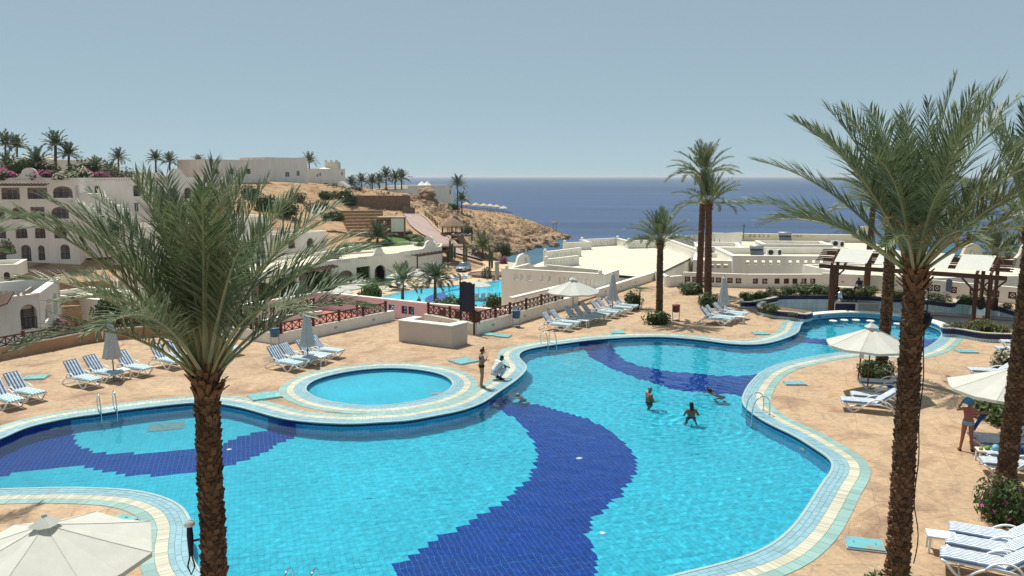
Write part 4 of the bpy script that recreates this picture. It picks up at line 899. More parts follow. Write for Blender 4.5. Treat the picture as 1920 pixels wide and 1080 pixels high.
# ---- pink walled court below the terrace
ZP = -2.9; pc = thing('pink_court', 'pink walled court with red floor and crossed lattice windows', 'courtyard')
PCP = [(380,622,),(445,592.5),(500,602),(605,581),(700,592),(800,603),(905,611),(1000,618)]
cpt = [Vector(G(605, 580, ZP)[:2]), Vector(G(430, 612, ZP)[:2]), Vector(G(800, 604, ZP)[:2]), Vector(G(960, 620, ZP)[:2])]
fl = [cpt[1] + Vector((-2, -14)), cpt[1], cpt[0], cpt[2], cpt[3], cpt[3] + Vector((0, -8)), Vector((-12, 42.5)), Vector((-20, 41.5))]
mb = MB(); mb.prism([(p.x, p.y) for p in fl], ZP - .2, ZP); fixn(mb.build('court_floor', M['redfloor'], pc))
zt = ZP + 1.42
def lattice(root, F, u, z, s, off):
    f = MB(); k = .09; hw = s / 2
    for (a0, a1, b0, b1) in ((u - hw, u - hw + k, z, z + s), (u + hw - k, u + hw, z, z + s), (u - hw + k, u + hw - k, z, z + k), (u - hw + k, u + hw - k, z + s - k, z + s)): f.wall(F.P(a0, off), F.P(a1, off), b0, b1, .12)
    p, q = F.P(u - hw + k, off + .06), F.P(u + hw - k, off + .06); f.bar((p.x, p.y, z + k), (q.x, q.y, z + s - k), .055); f.bar((p.x, p.y, z + s - k), (q.x, q.y, z + k), .055); return f.build('lattice_window', M['wood'], root)
for Fp, pos in ((Face(cpt[1], cpt[0]), [448, 498, 512, 538, 551, 575, 587]), (Face(cpt[0], cpt[2]), [627, 638, 672, 684, 734, 758, 771, 797]), (Face(cpt[2], cpt[3]), [830, 860, 885])):
    hs = []; us_ = []
    for x in pos:
        u = Fp.uz(x, 590)[0]
        if .6 < u < Fp.L - .6: us_.append(u); hs.append(rect(u, ZP + .48, .62, .66))
    w = MB(); w.wall(Fp.p0, Fp.p1 - Fp.d * .01, ZP - 5.0, zt, .3, hs); fixn(w.build('court_wall', M['pink'], pc)); w = MB(); w.wall(Fp.P(0, -.05), Fp.P(Fp.L - .02, -.05), zt + .002, zt + .14, .4); fixn(w.build('wall_cap', M['white'], pc))
    for u in us_: lattice(pc, Fp, u, ZP + .48, .6, .08)
w = MB(); q = [Vector(G(602, 593, ZP)[:2]), Vector(G(530, 602, ZP)[:2]), Vector(G(486, 613, ZP)[:2])]
for i in range(2): w.wall(q[i + 1], q[i], ZP, ZP + .5, -.35)
fixn(w.build('low_white_kerb', M['white'], pc))
# ================================================================ terrace walls, fences, bar, roofs on the right
M['tanwall'] = mat('tan_terrace_wall', (.46, .27, .15), (.36, .21, .12), .6, .9, .2, 10, 'World')
M['capw'] = mat('pale_wall_top', (.80, .76, .66), (.72, .68, .58), 1.0, .85, 0, None, 'World')
def GP(pts, z=0.0): return [Vector(G(x, y, z)[:2]) for x, y in pts]
def run_wall(label, px, h, m='white', zb=-3.5, t=.3, z=0.0, name='terrace_wall', lights=0, wins=(), winz=.34, wins_s=.42, cap=True):
    """low parapet along pixel points of its foot on the deck; thickness goes outwards (to the left of the run)"""
    P_ = GP(px, z); root = thing(name, label, 'wall')
    for i in range(len(P_) - 1):
        F = Face(P_[i], P_[i + 1]); hs = []; ll = []
        for x in wins:
            kind = 'x'
            if isinstance(x, tuple): x, kind = x
            u = F.uz(x, 540)[0]
            if .35 < u < F.L - .35: hs.append(rect(u, winz, wins_s, wins_s)); ll.append((u, kind))
        w = MB(); w.wall(F.P(0), F.P(F.L - .004), zb, h, t, hs); fixn(w.build('wall', M[m], root))
        if cap: w = MB(); w.wall(F.P(0, -.03), F.P(F.L - .006, -.03), h + .002, h + .05, t + .06); fixn(w.build('wall_cap', M['capw'], root))
        for u, k in ll:
            if k == 'x': lattice(root, F, u, winz + .004, wins_s - .01, .06)
            else:
                b = MB(); b.wall(F.P(u - wins_s / 2, .08), F.P(u + wins_s / 2, .08), winz, winz + wins_s, .06); sh = b.build('brown_shutter', M['wood'], root)
                for j in range(4): b = MB(); b.wall(F.P(u - wins_s / 2 + .02, .05), F.P(u + wins_s / 2 - .02, .05), winz + .02 + j * .1, winz + .09 + j * .1, .03); b.build('shutter_slat', M['wood'], sh)
        for k in range(int(F.L / 3.0)):
            u = 1.5 + 3.0 * k; b = MB(); b.wall(F.P(u - .11, -.02), F.P(u + .11, -.02), h * .45, h * .45 + .12, .02); b.build('wall_light', M['grey'], root)
    return root
BR = {}
def fence(label, px, zb, h, t_off=.15, pw=.46, z=0.0, ends=(0.0, 0.0)):
    root = thing('wooden_fence', label, 'fence'); P_ = GP(px, z)
    for i in range(len(P_) - 1):
        F = Face(P_[i], P_[i + 1]); n = max(1, round((F.L - .1) / pw)); w = F.L / n
        for zz, hh in ((zb + .06, .05), (zb + h - .03, .07)):
            b = MB(); p, q = F.P(0, t_off), F.P(F.L, t_off); b.bar((p.x, p.y, zz), (q.x, q.y, zz), .07, hh); b.build('rail', M['wood'], root)
        ang = atan2(F.d.y, F.d.x); key = (round(w, 2), round(h, 2))
        if key not in BR:
            d1 = MB(); d1.bar((-w / 2 + .02, 0, .09), (w / 2 - .02, 0, h - .07), .03, .045); d2 = MB(); d2.bar((-w / 2 + .02, 0, h - .07), (w / 2 - .02, 0, .09), .028, .045)
            s1 = MB(); s1.bar((0, 0, .09), (0, 0, h - .065), .045); p1 = MB(); p1.box((0, 0, h / 2 + .03), (.11, .11, h + .06)); p1.box((0, 0, h + .085), (.14, .14, .05)); BR[key] = [d1.mesh('fence_brace', M['wood']), d2.mesh('fence_brace_b', M['wood']), s1.mesh('fence_stile', M['wood']), p1.mesh('fence_post', M['wood'])]
        ms = BR[key]
        for k in range(n + 1):
            c = F.P(w * k, t_off); post = (k % 4 == 0) or k == n
            if not (k == 0 and i > 0): o = link('post' if post else 'stile', ms[3] if post else ms[2], root); o.location = (c.x, c.y, zb); o.rotation_euler = (0, 0, ang)
            if k < n:
                c = F.P(w * (k + .5), t_off)
                for j in (0, 1): o = link('brace', ms[j], root); o.location = (c.x, c.y, zb); o.rotation_euler = (0, 0, ang)
    return root
R1 = [(-60,690),(0,676),(50,666),(100,657),(150,646),(200,638),(280,632),(350,630),(412,630)]
run_wall('curved tan parapet wall carrying the brown fence along the left of the terrace', R1, .58, 'tanwall'); fence('long curved brown crossed fence on the tan parapet at left', R1, .60, .52)
run_wall('white parapet between the left palm and the sharp terrace corner', [(412,630),(480,640),(525,647.5)], .55); fence('short brown crossed fence on the white parapet right of the left palm', [(420,631),(480,640),(524,647.3)], .60, .56)
run_wall('white parapet rising from the sharp corner towards the beige counter', [(525,647.5),(592,632),(740,600)], .55); fence('brown crossed fence on the white parapet in front of the red court', [(525,647.5),(592,632),(727,603)], .60, .56)
run_wall('white parapet behind the beige counter and the navy board', [(795,607),(895,627.5)], .55); fence('brown crossed fence behind the beige counter', [(800,608),(894,627.2)], .60, .60)
run_wall('white parapet running from the navy board to the row of loungers under the open parasol', [(895,627.5),(960,610),(1085,571)], .62); fence('brown crossed fence between the navy board and the open parasol', [(895,627.5),(960,610),(1058,579.5)], .67, .60)
run_wall('plain white parapet between the steps and the middle palm', [(1120,560),(1227,525)], .62, zb=-2)
run_wall('short white return wall beside the twin tall palms', [(1227,525),(1250,538.5),(1280,535.5)], .78, zb=-2)
run_wall('white wall with crossed lattice windows behind the twin tall palms', [(1280,535.5),(1400,540),(1541,540)], 1.05, wins=[1288.5,1302.5,1318,1333.5,1346.5,1368,1384,1400,1416,1433.5,(1456.6,'s'),(1474,'s'),(1490,'s'),1507,1523.5], zb=-2)
run_wall('plain white wall behind the bar pergola bench', [(1541,540),(1640,545),(1733,553)], 1.15, zb=-2)
run_wall('curved white wall with crossed lattice windows at the right of the bar', [(1733,553),(1770,556.5),(1800,560),(1914,571),(2100,592)], 1.12, wins=[1744,1756,1788,1806,1825,1845.5,1867.5,1899,1920,1940], wins_s=.48, zb=-2)
st = thing('deck_steps', 'two low sandstone steps in the gap of the white parapet behind the parasol', 'steps'); q0, q1 = GP([(1085,571.5)])[0], GP([(1118,560.5)])[0]; F = Face(q0, q1)
for i in range(2): w = MB(); w.wall(F.P(.02, -.5 + .5 * i), F.P(F.L - .02, -.5 + .5 * i), -.3, .12 + .12 * i, .5 if i == 0 else 1.0); fixn(w.build('step', M['deck'], st))
# wall of the white stair down from the deck, with sloping lattice rail
F = Face(G(958, 590, -1)[:2], G(1075, 566, -1)[:2]); sr = thing('stair_rail_wall', 'white sloping rail with thin crossed bars behind the open parasol', 'railing'); mb = MB(); a, b = A(958, 559, 60), A(1062, 534, 65)
mb.bar(a, b, .45, .14); mb.build('sloping_cap', M['capw'], sr); mb = MB(); mb.bar((a.x, a.y, a.z - .75), (b.x, b.y, b.z - .75), .3, .12); mb.build('lower_rail', M['white'], sr)
for i in range(9): p = a.lerp(b, i / 9); q = a.lerp(b, (i + 1) / 9); mb = MB(); mb.bar(p + Vector((0, 0, -.7)), q + Vector((0, 0, -.08)), .05); mb.bar(q + Vector((0, .03, -.7)), p + Vector((0, .03, -.08)), .05); mb.build('crossed_bar', M['white'], sr)
# ---- white roof terrace building (centre right)
ZB = -1.2
rt = thing('roof_terrace_building', 'large white building with wide flat paved roof terrace above the sea', 'building')
pl = GP([(962,512),(1022,503),(1120,512),(1200,519),(1236,512),(1290,486),(1300,478),(1245,462),(1230,464),(1177,466),(1155,459.5),(1110,463),(1060,470),(1024,488)], ZB)
mb = MB(); mb.prism([(p.x, p.y) for p in pl], -12, ZB - .3); fixn(mb.build('body', M['white'], rt)); sheet('roof_paving', pl, [], ZB, M['rooftile'], rt)
w = MB(); 
def ball(root, F, u, z): b = MB(); p = F.P(u, .15); b.sphere((p.x, p.y, z + .16), .20, 10, 6); b.build('ball_finial', M['white'], root, True)
def para(root, px, z, h, slots=None, t=.3, zb=None, name='parapet', sw=.16, sh=.5, ballat=()):
    P_ = GP(px, z)
    for i in range(len(P_) - 1):
        F = Face(P_[i], P_[i + 1]); hs = []
        if slots:
            n = int((F.L - 1.2) / slots)
            for k in range(n): hs.append(rect(.6 + slots * (k + .5), z + (h - sh) / 2, sw, sh))
        w = MB(); w.wall(F.P(0), F.P(F.L - .005), z - .3 if zb is None else zb, z + h, t, hs); fixn(w.build(name, M['white'], root)); w = MB(); w.wall(F.P(0, -.05), F.P(F.L - .008, -.05), z + h + .002, z + h + .09, t + .1); fixn(w.build('parapet_cap', M['capw'], root))
        for e in ballat:
            if e == i: ball(root, F, .2, z + h + .09)
para(rt, [(1022,489),(1090,480)], ZB, 1.0, .55, ballat=(0,)); para(rt, [(1024,505),(1086,496.5)], ZB, 1.0, .55, ballat=(0,)); para(rt, [(1057,470),(1109,468)], ZB, 1.0, ballat=(0,)); para(rt, [(1109,468),(1090,463)], ZB, 1.0)
para(rt, [(1090,463.5),(1155,460),(1177,466),(1232,464.5)], ZB, 1.0, .6, ballat=(0, 1, 2)); para(rt, [(1244,463),(1306,488)], ZB, 1.25, .7, ballat=(0,)); para(rt, [(1022,505.5),(1120,515.5)], ZB, .45)
F = FA(940, 505, 75, 1130, 516, 70.6); zt = -.1; hs = []
for x0, x1 in ((963, 972), (975, 981), (987, 997), (1012, 1019), (1025, 1033)): u0, z0, u1, z1 = F.box(x0, 511, x1, 521); hs.append(rect((u0 + u1) / 2, -1.05, u1 - u0, .6))
for i in range(9): u = F.uz(1050 + 8.3 * i, 520)[0]; hs.append(rect(u, -1.05, .14, .55))
fw = thing('front_stair_wall', 'tall white wall with small square openings and slots left of the roof terrace', 'wall'); w = MB(); w.wall(F.p0, F.p1, -9, zt, .35, hs); fixn(w.build('wall', M['white'], fw)); w = MB(); w.wall(F.P(-.05, -.05), F.P(F.L, -.05), zt + .002, zt + .12, .45); fixn(w.build('wall_cap', M['capw'], fw))
w = MB(); w.wall(F.P(0, .352), F.P(0, 6), -9, zt - .02, -.35); w.wall(F.P(F.L - .36, .352), F.P(F.L - .36, 5), -4, zt - .02, -.35); fixn(w.build('return_wall', M['white'], fw)); ball(fw, F, F.L - .3, zt + .12); ball(fw, F, .5, zt + .12)
F = FA(958, 505, 81, 1026, 505, 83); zt = zat(501, 82); gb = thing('round_gable_wall', 'white wall with rounded gable at the left end of the roof terrace', 'wall'); w = MB(); w.wall(F.p0, F.p1, -9, zt, .4, top=gable_top(F.L, zt, F.uz(982, 500)[0], 2.9, 1.45)); fixn(w.build('wall', M['white'], gb))
u0, z0, u1, z1 = F.box(984, 483, 988, 497); w = MB(); w.wall(F.P(u0, -.03), F.P(u1, -.03), z0, z1, .02); w.build('slot_shade', M['shade'], gb)  # strip in the shade colour imitates the dark slot
F = FA(1020, 520, 74, 1126, 530, 68); w = MB(); w.prism([(p.x, p.y) for p in (F.P(0), F.P(F.L), F.P(F.L, 5), F.P(0, 5))], -9, -1.35); fixn(w.build('lower_landing', M['rooftile'], rt))
# ---- roofs behind the lattice wall
ZK = .2
sm = [1403,1417.5,1432,1446,1461,1482.5,1497,1512,1526.6,1541]
F = FA(1374, 482, 78, 1660, 486, 77); rb = building('long_roof_block', 'long white flat roofed block with a row of small square openings', F, -6, zat(481, 78), 9.5, [(x - 3.6, 488, x + 3.6, 496.5, 'h') for x in sm], par=.6, roofm='cream')
F = FA(1300, 494, 79.5, 1374, 491, 78.5); building('lower_roof_block', 'lower white block with three small openings behind the twin palms', F, -6, zat(490, 79), 8, [(x - 3.5, 495, x + 3.5, 503, 'h') for x in (1335, 1347.5, 1361)], par=.4)
F = FA(1306, 470, 93, 1393, 467, 92); building('square_window_block', 'white block with a row of grey square vents left of the solar heater', F, -6, zat(465, 92), 7, [(x - 3, 470, x + 3, 476, 'w') for x in (1334, 1345, 1357.5, 1370)], par=.4)
F = FA(1430, 462, 90, 1561, 462, 89); building('middle_roof_block', 'white roof block with small dark vents behind the air conditioners', F, -6, zat(459, 90), 5, [(x - 3, 465, x + 3, 470, 'w') for x in (1472, 1485, 1503, 1515, 1528, 1540)], par=.3)
F = FA(1325, 448, 108, 1640, 450, 104); zt = zat(440, 106); br = thing('seaward_roof_building', 'low white building with a long parapet and curved gable along the sea', 'building'); mb = MB(); mb.prism([(p.x, p.y) for p in (F.P(0, 0), F.P(F.L, 0), F.P(F.L, -15), F.P(0, -15))], -14, ZK - .2); fixn(mb.build('body', M['cream'], br))
hs = []
for x in (1407, 1415, 1424, 1432, 1441, 1488, 1495, 1502): u0, z0, u1, z1 = F.box(x - 2, 439, x + 2, 445); hs.append(rect((u0 + u1) / 2, z0, u1 - u0, z1 - z0))
g = F.box(1618, 430, 1624, 440); hs.append(arch((g[0] + g[2]) / 2, g[1], g[2] - g[0], g[3] - g[1]))
L_ = F.L; cu = F.uz(1621, 440)[0]; w = MB(); w.wall(F.p0, F.p1, -14, zt, .35, hs, top=gable_top(L_, zt, cu, 3.2, 1.25)); fixn(w.build('parapet', M['cream'], br)); w = MB(); w.wall(F.P(0, -.06), F.P(cu - 1.7, -.06), zt + .002, zt + .1, .46); fixn(w.build('parapet_cap', M['capw'], br))
F = FA(1240, 446, 112, 1388, 436, 100); w = MB(); L_ = F.L; w.wall(F.p0, F.p1, -14, 0, .35, [rect(1 + .9 * k, zat(449, 106) - .1, .2, .5) for k in range(int(L_ - 2))], top=[(L_, zat(435, 100)), (0, zat(444, 112))]); fixn(w.build('slanting_parapet', M['white'], br))
F = FA(1640, 523, 63, 1990, 525, 66); building('low_roof_by_bar', 'low grey white roof edge behind the curved lattice wall', F, -6, zat(521, 64), 11, [], par=.15)
F = FA(1660, 500, 75, 2010, 500, 77); zt = zat(488, 76); gw = thing('twin_gable_wall', 'cream wall with two curved gables and arched openings at far right', 'wall'); t1 = gable_top(F.L, zt, F.uz(1823, 490)[0], 3.6, 1.65); t2 = gable_top(F.L, zt, F.uz(1930, 490)[0], 3.6, 1.65); cut = F.uz(1878, 490)[0]
tt = [p for p in t2 if p[0] > cut] + [p for p in t1 if p[0] < cut]; hs = []
for x in (1823, 1930): u0, z0, u1, z1 = F.box(x - 5, 467, x + 5, 482); hs.append(arch((u0 + u1) / 2, z0, u1 - u0, z1 - z0))
w = MB(); w.wall(F.p0, F.p1, -8, zt, .4, hs, top=tt); fixn(w.build('wall', M['cream'], gw))
def solar(label, px, py, Y, s=1.0):
    p = A(px, py, Y); r = thing('solar_heater', label, 'solar heater', (p.x, p.y, p.z), radians(-12)); mb = MB(); mb.tube([(-1.0 * s, 0, 1.15 * s), (1.0 * s, 0, 1.15 * s)], .33 * s, 14); mb.build('tank', M['grey'], r, True)
    for i in range(3): q = MB(); x = (-.8 + .8 * i) * s; q.bar((x, 0, 0), (x, 0, .9 * s), .06); q.bar((x, -1.2 * s, 0), (x, -.1, .85 * s), .06); q.build('leg', M['dark'], r)
    q = MB(); q.bar((0, -1.35 * s, .12 * s), (0, -.12 * s, .86 * s), 1.9 * s, .08); q.build('collector_panel', M['glass'], r)
    return r
solar('nearer grey cylindrical solar water heater on the flat roof', 1418, 478, 84, .72); solar('farther grey cylindrical solar water heater by the sea parapet', 1471, 452, 100, .8); 
solar('tilted dark solar panel on the roof of the bungalow row', 632, 484, 124, .9)
def ac(label, px, py, Y, s=1.0, rz=0):
    p = A(px, py, Y); r = thing('air_conditioner', label, 'air conditioner', (p.x, p.y, p.z), rz, 'roof air conditioners'); mb = MB(); mb.box((0, 0, .5 * s), (1.1 * s, .45 * s, .9 * s)); mb.build('casing', M['plastic'], r); mb = MB(); mb.lathe([(.05, 0), (.36 * s, 0), (.36 * s, .03), (.05, .03)], (0, 0, 0), 14); o = mb.build('fan_grille', M['dark'], r); o.rotation_euler = (pi / 2, 0, 0); o.location = (0, -.226 * s, .52 * s)
    for x in (-.4, .4): q = MB(); q.box((x * s, 0, .025), (.1, .5 * s, .05)); q.build('foot', M['grey'], r)
for a_ in (('left white air conditioner beside the nearer solar heater', 1444, 480, 81, .75), ('right white air conditioner beside the nearer solar heater', 1459, 480, 82, .75, .6), ('dark fronted air conditioner at the end of the middle roof block', 1565, 463, 93, .8), ('white air conditioner next to the dark fronted one at the roof end', 1576, 464, 94, .8, .5), ('left air conditioner on the bungalow row roof', 660, 476, 133, .9), ('right air conditioner on the bungalow row roof', 672, 476, 134, .9), ('air conditioner on the landing wall below the outside staircase', 226, 408, 122, .9), ('air conditioner nearest the palm on the landing wall', 242, 406, 122.5, .8)): ac(*a_)
ant = thing('roof_mast', 'thin dark mast standing on the roof corner by the sea', 'mast'); p = A(1394, 448, 103); mb = MB(); mb.tube([p, p + Vector((0, 0, 2.0))], .05, 6); mb.tube([p + Vector((-.3, 0, 1.7)), p + Vector((.3, 0, 1.7))], .03, 5); mb.build('pole', M['dark'], ant)
# ---- sunken swim-up bar
pit = thing('bar_pit', None, None); pit['kind'] = 'structure'
fl = PIT; sheet('pit_floor', fl, [], -1.1, mat('grey_bar_floor', (.46, .44, .40), (.38, .36, .33), 1, .9), pit)
def tile_rows(root, P_, rows, L=.16, flip=False, closed=True, d=0.0, nm='wall_tiles'):
    mb = MB(); n = len(P_)
    for i in range(n if closed else n - 1):
        a, b = P_[i], P_[(i + 1) % n]; k = max(1, round((b - a).length / L))
        for j in range(k):
            g = .006; p = a.lerp(b, j / k); q = a.lerp(b, (j + 1) / k); t_ = (q - p).normalized() * g; p = p + t_; q = q - t_
            for z0, z1, mi in rows: mb.add([(p.x, p.y, z0 + .005), (q.x, q.y, z0 + .005), (q.x, q.y, z1 - .005), (p.x, p.y, z1 - .005)], [(3, 2, 1, 0) if flip else (0, 1, 2, 3)], mi)
    return tag(mb.build(nm, [M['t_sky'], M['t_navyw'], M['t_wall']], root), kind='stuff')
tile_rows(pit, PIT, [(-1.1, -.72, 0), (-.72, -.34, 0), (-.34, -.05, 0), (-.05, .23, 1)], .18, True)
mb = MB(); o1 = offset(PIT, .02); o2 = offset(PIT, .28); n = len(PIT)
mb.add([(p.x, p.y, -1.15) for p in o1] + [(p.x, p.y, .232) for p in o1] + [(p.x, p.y, .232) for p in o2] + [(p.x, p.y, -.1) for p in o2], [(k * n + i, k * n + (i + 1) % n, (k + 1) * n + (i + 1) % n, (k + 1) * n + i) for k in range(3) for i in range(n)])
fixn(mb.build('kerb', M['grout_d'], pit)); mb = MB(); c1, c2 = offset(PIT, -.03), offset(PIT, .31)
mb.add([(p.x, p.y, .234) for p in c1] + [(p.x, p.y, .275) for p in c1] + [(p.x, p.y, .275) for p in c2] + [(p.x, p.y, .234) for p in c2], [(k * n + i, k * n + (i + 1) % n, ((k + 1) % 4) * n + (i + 1) % n, ((k + 1) % 4) * n + i) for k in range(4) for i in range(n)])
fixn(mb.build('kerb_cap', M['c_cream'], pit))
# swim-up counter: the strip of the pool edge next to the pit
px_, py_ = np.array([p.x for p in PIT]), np.array([p.y for p in PIT])
sel = [i for i, p in enumerate(POOL) if np.hypot(px_ - p.x, py_ - p.y).min() < 1.3 and p.y > 43.2]
sc_ = thing('swim_up_counter', 'curved cream topped swim-up bar counter at the edge of the round pool', 'bar counter'); A_ = [POOL[i] for i in sel]
# walk in ring order
k0 = 0
for j in range(len(sel)):
    if (sel[j] - sel[j - 1]) % len(POOL) > 8: k0 = j
A_ = A_[k0:] + A_[:k0]; B_ = offset(A_, .62, False, 0); A2 = offset(A_, -.04, False, 0); m_ = len(A_)
mb = MB(); mb.add([(p.x, p.y, .30) for p in A2] + [(p.x, p.y, .30) for p in B_] + [(p.x, p.y, .24) for p in A2] + [(p.x, p.y, .24) for p in B_], [(i, i + 1, m_ + i + 1, m_ + i) for i in range(m_ - 1)] + [(i, 2 * m_ + i, 2 * m_ + i + 1, i + 1) for i in range(m_ - 1)] + [(m_ + i, m_ + i + 1, 3 * m_ + i + 1, 3 * m_ + i) for i in range(m_ - 1)])
fixn(mb.build('counter_top', M['capw'], sc_)); tile_rows(sc_, A_, [(-.10, .08, 2), (.08, .24, 2)], .15, True, False)
mb = MB(); C_ = offset(A_, .03, False, 0); mb.add([(p.x, p.y, -.3) for p in C_] + [(p.x, p.y, .24) for p in C_] + [(p.x, p.y, .24) for p in B_] + [(p.x, p.y, -1.0) for p in B_], [(k * m_ + i, k * m_ + i + 1, (k + 1) * m_ + i + 1, (k + 1) * m_ + i) for k in range(3) for i in range(m_ - 1)]); fixn(mb.build('counter_core', M['grout_d'], sc_))
SW = [(1562,603),(1583,601.5),(1605,601.5),(1632,603),(1660,606),(1683,608.5),(1706,612),(1725,616)]
for i, q in enumerate(SW):
    p = G(*q, WATER + .03); r = thing('swim_up_stool', ['first', 'second', 'third', 'fourth', 'fifth', 'sixth', 'seventh', 'eighth'][i] + ' round pale stool from the left along the swim-up counter', 'stool', (p.x, p.y, 0), 0, 'stools in the water at the swim-up bar'); mb = MB(); mb.lathe([(.17, -.1), (.23, -.09), (.24, -.04), (.2, -.02)], n=14); mb.build('seat', M['capw'], r); mb = MB(); mb.lathe([(.11, DEPTH), (.10, -.1)], n=10); mb.build('pedestal', M['t_wall'], r)
# planters with navy tiles
def planter(label, px, h, back, soilz=None):
    P_ = resample(GP(px), .3, False); r = thing('tiled_planter', label, 'planter'); k = h - .30
    B_ = GP(back); poly = [(p.x, p.y) for p in P_] + [(p.x, p.y) for p in B_]
    mb = MB(); mb.prism(poly, -.05, h - .1); fixn(mb.build('soil', M['soil'], r))
    P2 = offset(P_, .02, False); tile_rows(r, P2, [(0, k, 0), (k, h - .02, 1)], .17, False, False)
    mb = MB(); q1 = offset(P_, .05, False); q2 = offset(P_, -.22, False); m_ = len(P_)
    mb.add([(p.x, p.y, h - .015) for p in q1] + [(p.x, p.y, h + .03) for p in q1] + [(p.x, p.y, h + .03) for p in q2] + [(p.x, p.y, h - .15) for p in q2], [(a * m_ + i, a * m_ + i + 1, (a + 1) * m_ + i + 1, (a + 1) * m_ + i) for a in range(3) for i in range(m_ - 1)]); fixn(mb.build('planter_cap', M['c_cream'], r)); return r
planter('small navy tiled planter farthest left of the bar', [(1388,566),(1387,574),(1392,578),(1410,578),(1424,575),(1440,572),(1458,568)], .43, [(1455,558),(1420,560)])
planter('curved navy tiled planter between the loungers and the bar', [(1430,578),(1421,583),(1421,589),(1433,592.5),(1455,597),(1486,600),(1508,604),(1523,600.5)], .47, [(1521,594),(1490,590),(1455,584),(1440,580)])
planter('long navy tiled planter with yellow flowering shrubs right of the round pool', [(1767,622),(1767.5,631),(1786,631.6),(1808,635),(1845,641),(1899,643),(1960,646)], .47, [(1960,634),(1900,630),(1840,622)])
# bar fittings
def put(name, label, cat, px, py, z, build, rz=0, group=None):
    p = G(px, py, z); r = thing(name, label, cat, (p.x, p.y, z), rz, group); build(r); return r
def bar_back(r):
    mb = MB(); mb.box((0, 0, .45), (6.4, .7, .9)); mb.build('cabinet', M['capw'], r); mb = MB(); mb.box((0, 0, .925), (6.5, .8, .05)); mb.build('worktop', M['grey'], r)
    for i in range(4): mb = MB(); mb.box((-2.4 + 1.6 * i, -.36, .45), (1.4, .03, .75)); mb.build('cabinet_door', M['grey'] if i % 2 else M['navy'], r)
put('bar_cabinet', 'pale service cabinet with grey doors inside the sunken bar', 'cabinet', 1645, 590, -1.1, bar_back, radians(-5))
def urn(r):
    mb = MB(); mb.lathe([(.24, 0), (.25, .1), (.25, .62), (.2, .68), (.05, .7), (.05, .76), (0.02, .77)], n=16); mb.build('body', M['steel'], r, True); mb = MB(); mb.tube([(0, -.25, .12), (0, -.34, .12)], .03, 6); mb.build('tap', M['dark'], r)
c = G(1645, 590, -1.1)
def bput(name, label, cat, dx, fn, group=None, dy=0):
    r = thing(name, label, cat, (c.x + dx * cos(radians(-5)) - dy * sin(radians(-5)), c.y + dx * sin(radians(-5)) + dy * cos(radians(-5)), -.15), 0, group); fn(r)
bput('drinks_urn', 'steel drinks urn on the left end of the bar cabinet', 'urn', -2.7, urn)
M['bottle'] = mat('dark_green_bottle', (.03, .06, .03), (.05, .04, .02), 3, .15, 0, spec=.6)
def bottle(r): mb = MB(); mb.lathe([(.045, 0), (.048, .02), (.048, .2), (.02, .26), (.018, .32), (.02, .33)], n=8); mb.build('body', M['bottle'], r, True); mb = MB(); mb.lathe([(.021, .33), (.021, .35)], n=6); mb.build('cap', M['plastic'], r)
for i in range(9): bput('bottle', 'dark bottle standing among others on the bar cabinet', 'bottle', -2.1 + .28 * i + (.9 if i > 5 else 0), bottle, 'bottles on the bar cabinet', .1 * (i % 2))
def counter2(r): mb = MB(); mb.box((0, 0, .5), (5.6, .9, 1.0)); mb.build('base', M['shade'], r); mb = MB(); mb.box((0, 0, 1.03), (5.9, 1.25, .06)); mb.build('counter_top', mat('brown_bar_top', (.20, .14, .11), (.15, .105, .085), 2, .4), r)
put('dry_bar_counter', 'brown topped counter inside the sunken bar at right', 'bar counter', 1796, 621, -1.1, counter2, radians(-28))
# pergola over the bar
ZG = 3.0
FLc, FRc, BLc, BRc = G(1560, 500, ZG), G(1858, 520, ZG), G(1572, 476, ZG + .25), G(1872, 491, ZG + .25)
pg = thing('bar_pergola', 'brown timber pergola with cream canvas strips over the sunken bar', 'pergola')
def beam(nm, a, b, w, h, mm='wood'): mb = MB(); mb.bar(a, b, w, h); return mb.build(nm, M[mm], pg)
ext = (FRc - FLc).normalized() * .8
beam('front_beam', FLc - ext, FRc + ext, .16, .26); beam('back_beam', BLc - ext, BRc + ext, .16, .26); md = (FLc + BLc) / 2; me_ = (FRc + BRc) / 2; beam('middle_beam', md - ext, me_ + ext, .14, .22)
for x in (0.0, .09, .5, .92, 1.0):
    f = FLc.lerp(FRc, x); b = BLc.lerp(BRc, x); zf = -1.1 if .15 < x < .95 or True else 0
    if x in (0.0, .5, 1.0) or x == .92: beam('post', (f.x, f.y, -1.1 if x != 0.0 else -1.1), (f.x, f.y, ZG - .13), .18, .18)
    if x != .09: beam('post', (b.x, b.y, 0), (b.x, b.y, ZG + .1), .17, .17); mb = MB(); mb.box((b.x, b.y, .45), (.28, .28, .8)); mb.build('post_base', M['darkwood'], pg)
    if x == .09: beam('post', (f.x + .1, f.y + 1.8, -.9), (f.x + .1, f.y + 1.8, ZG - .1), .17, .17)
    beam('rafter', f + (f - b).normalized() * .5 + Vector((0, 0, .2)), b + (b - f).normalized() * .6 + Vector((0, 0, .2)), .12, .18)
    for s_ in (-1, 1):
        if x in (0.0, 1.0, .92) and (x, s_) not in ((0.0, -1),): beam('knee_brace', (f.x, f.y, ZG - .95), (f.x + s_ * ext.x * .95, f.y + s_ * ext.y * .95, ZG - .15), .09, .1)
for j in range(7): s_ = (j + .5) / 7; beam('purlin', FLc.lerp(BLc, s_) - ext * 1.3 + Vector((0, 0, .33)), FRc.lerp(BRc, s_) + ext * 1.3 + Vector((0, 0, .33)), .09, .07)
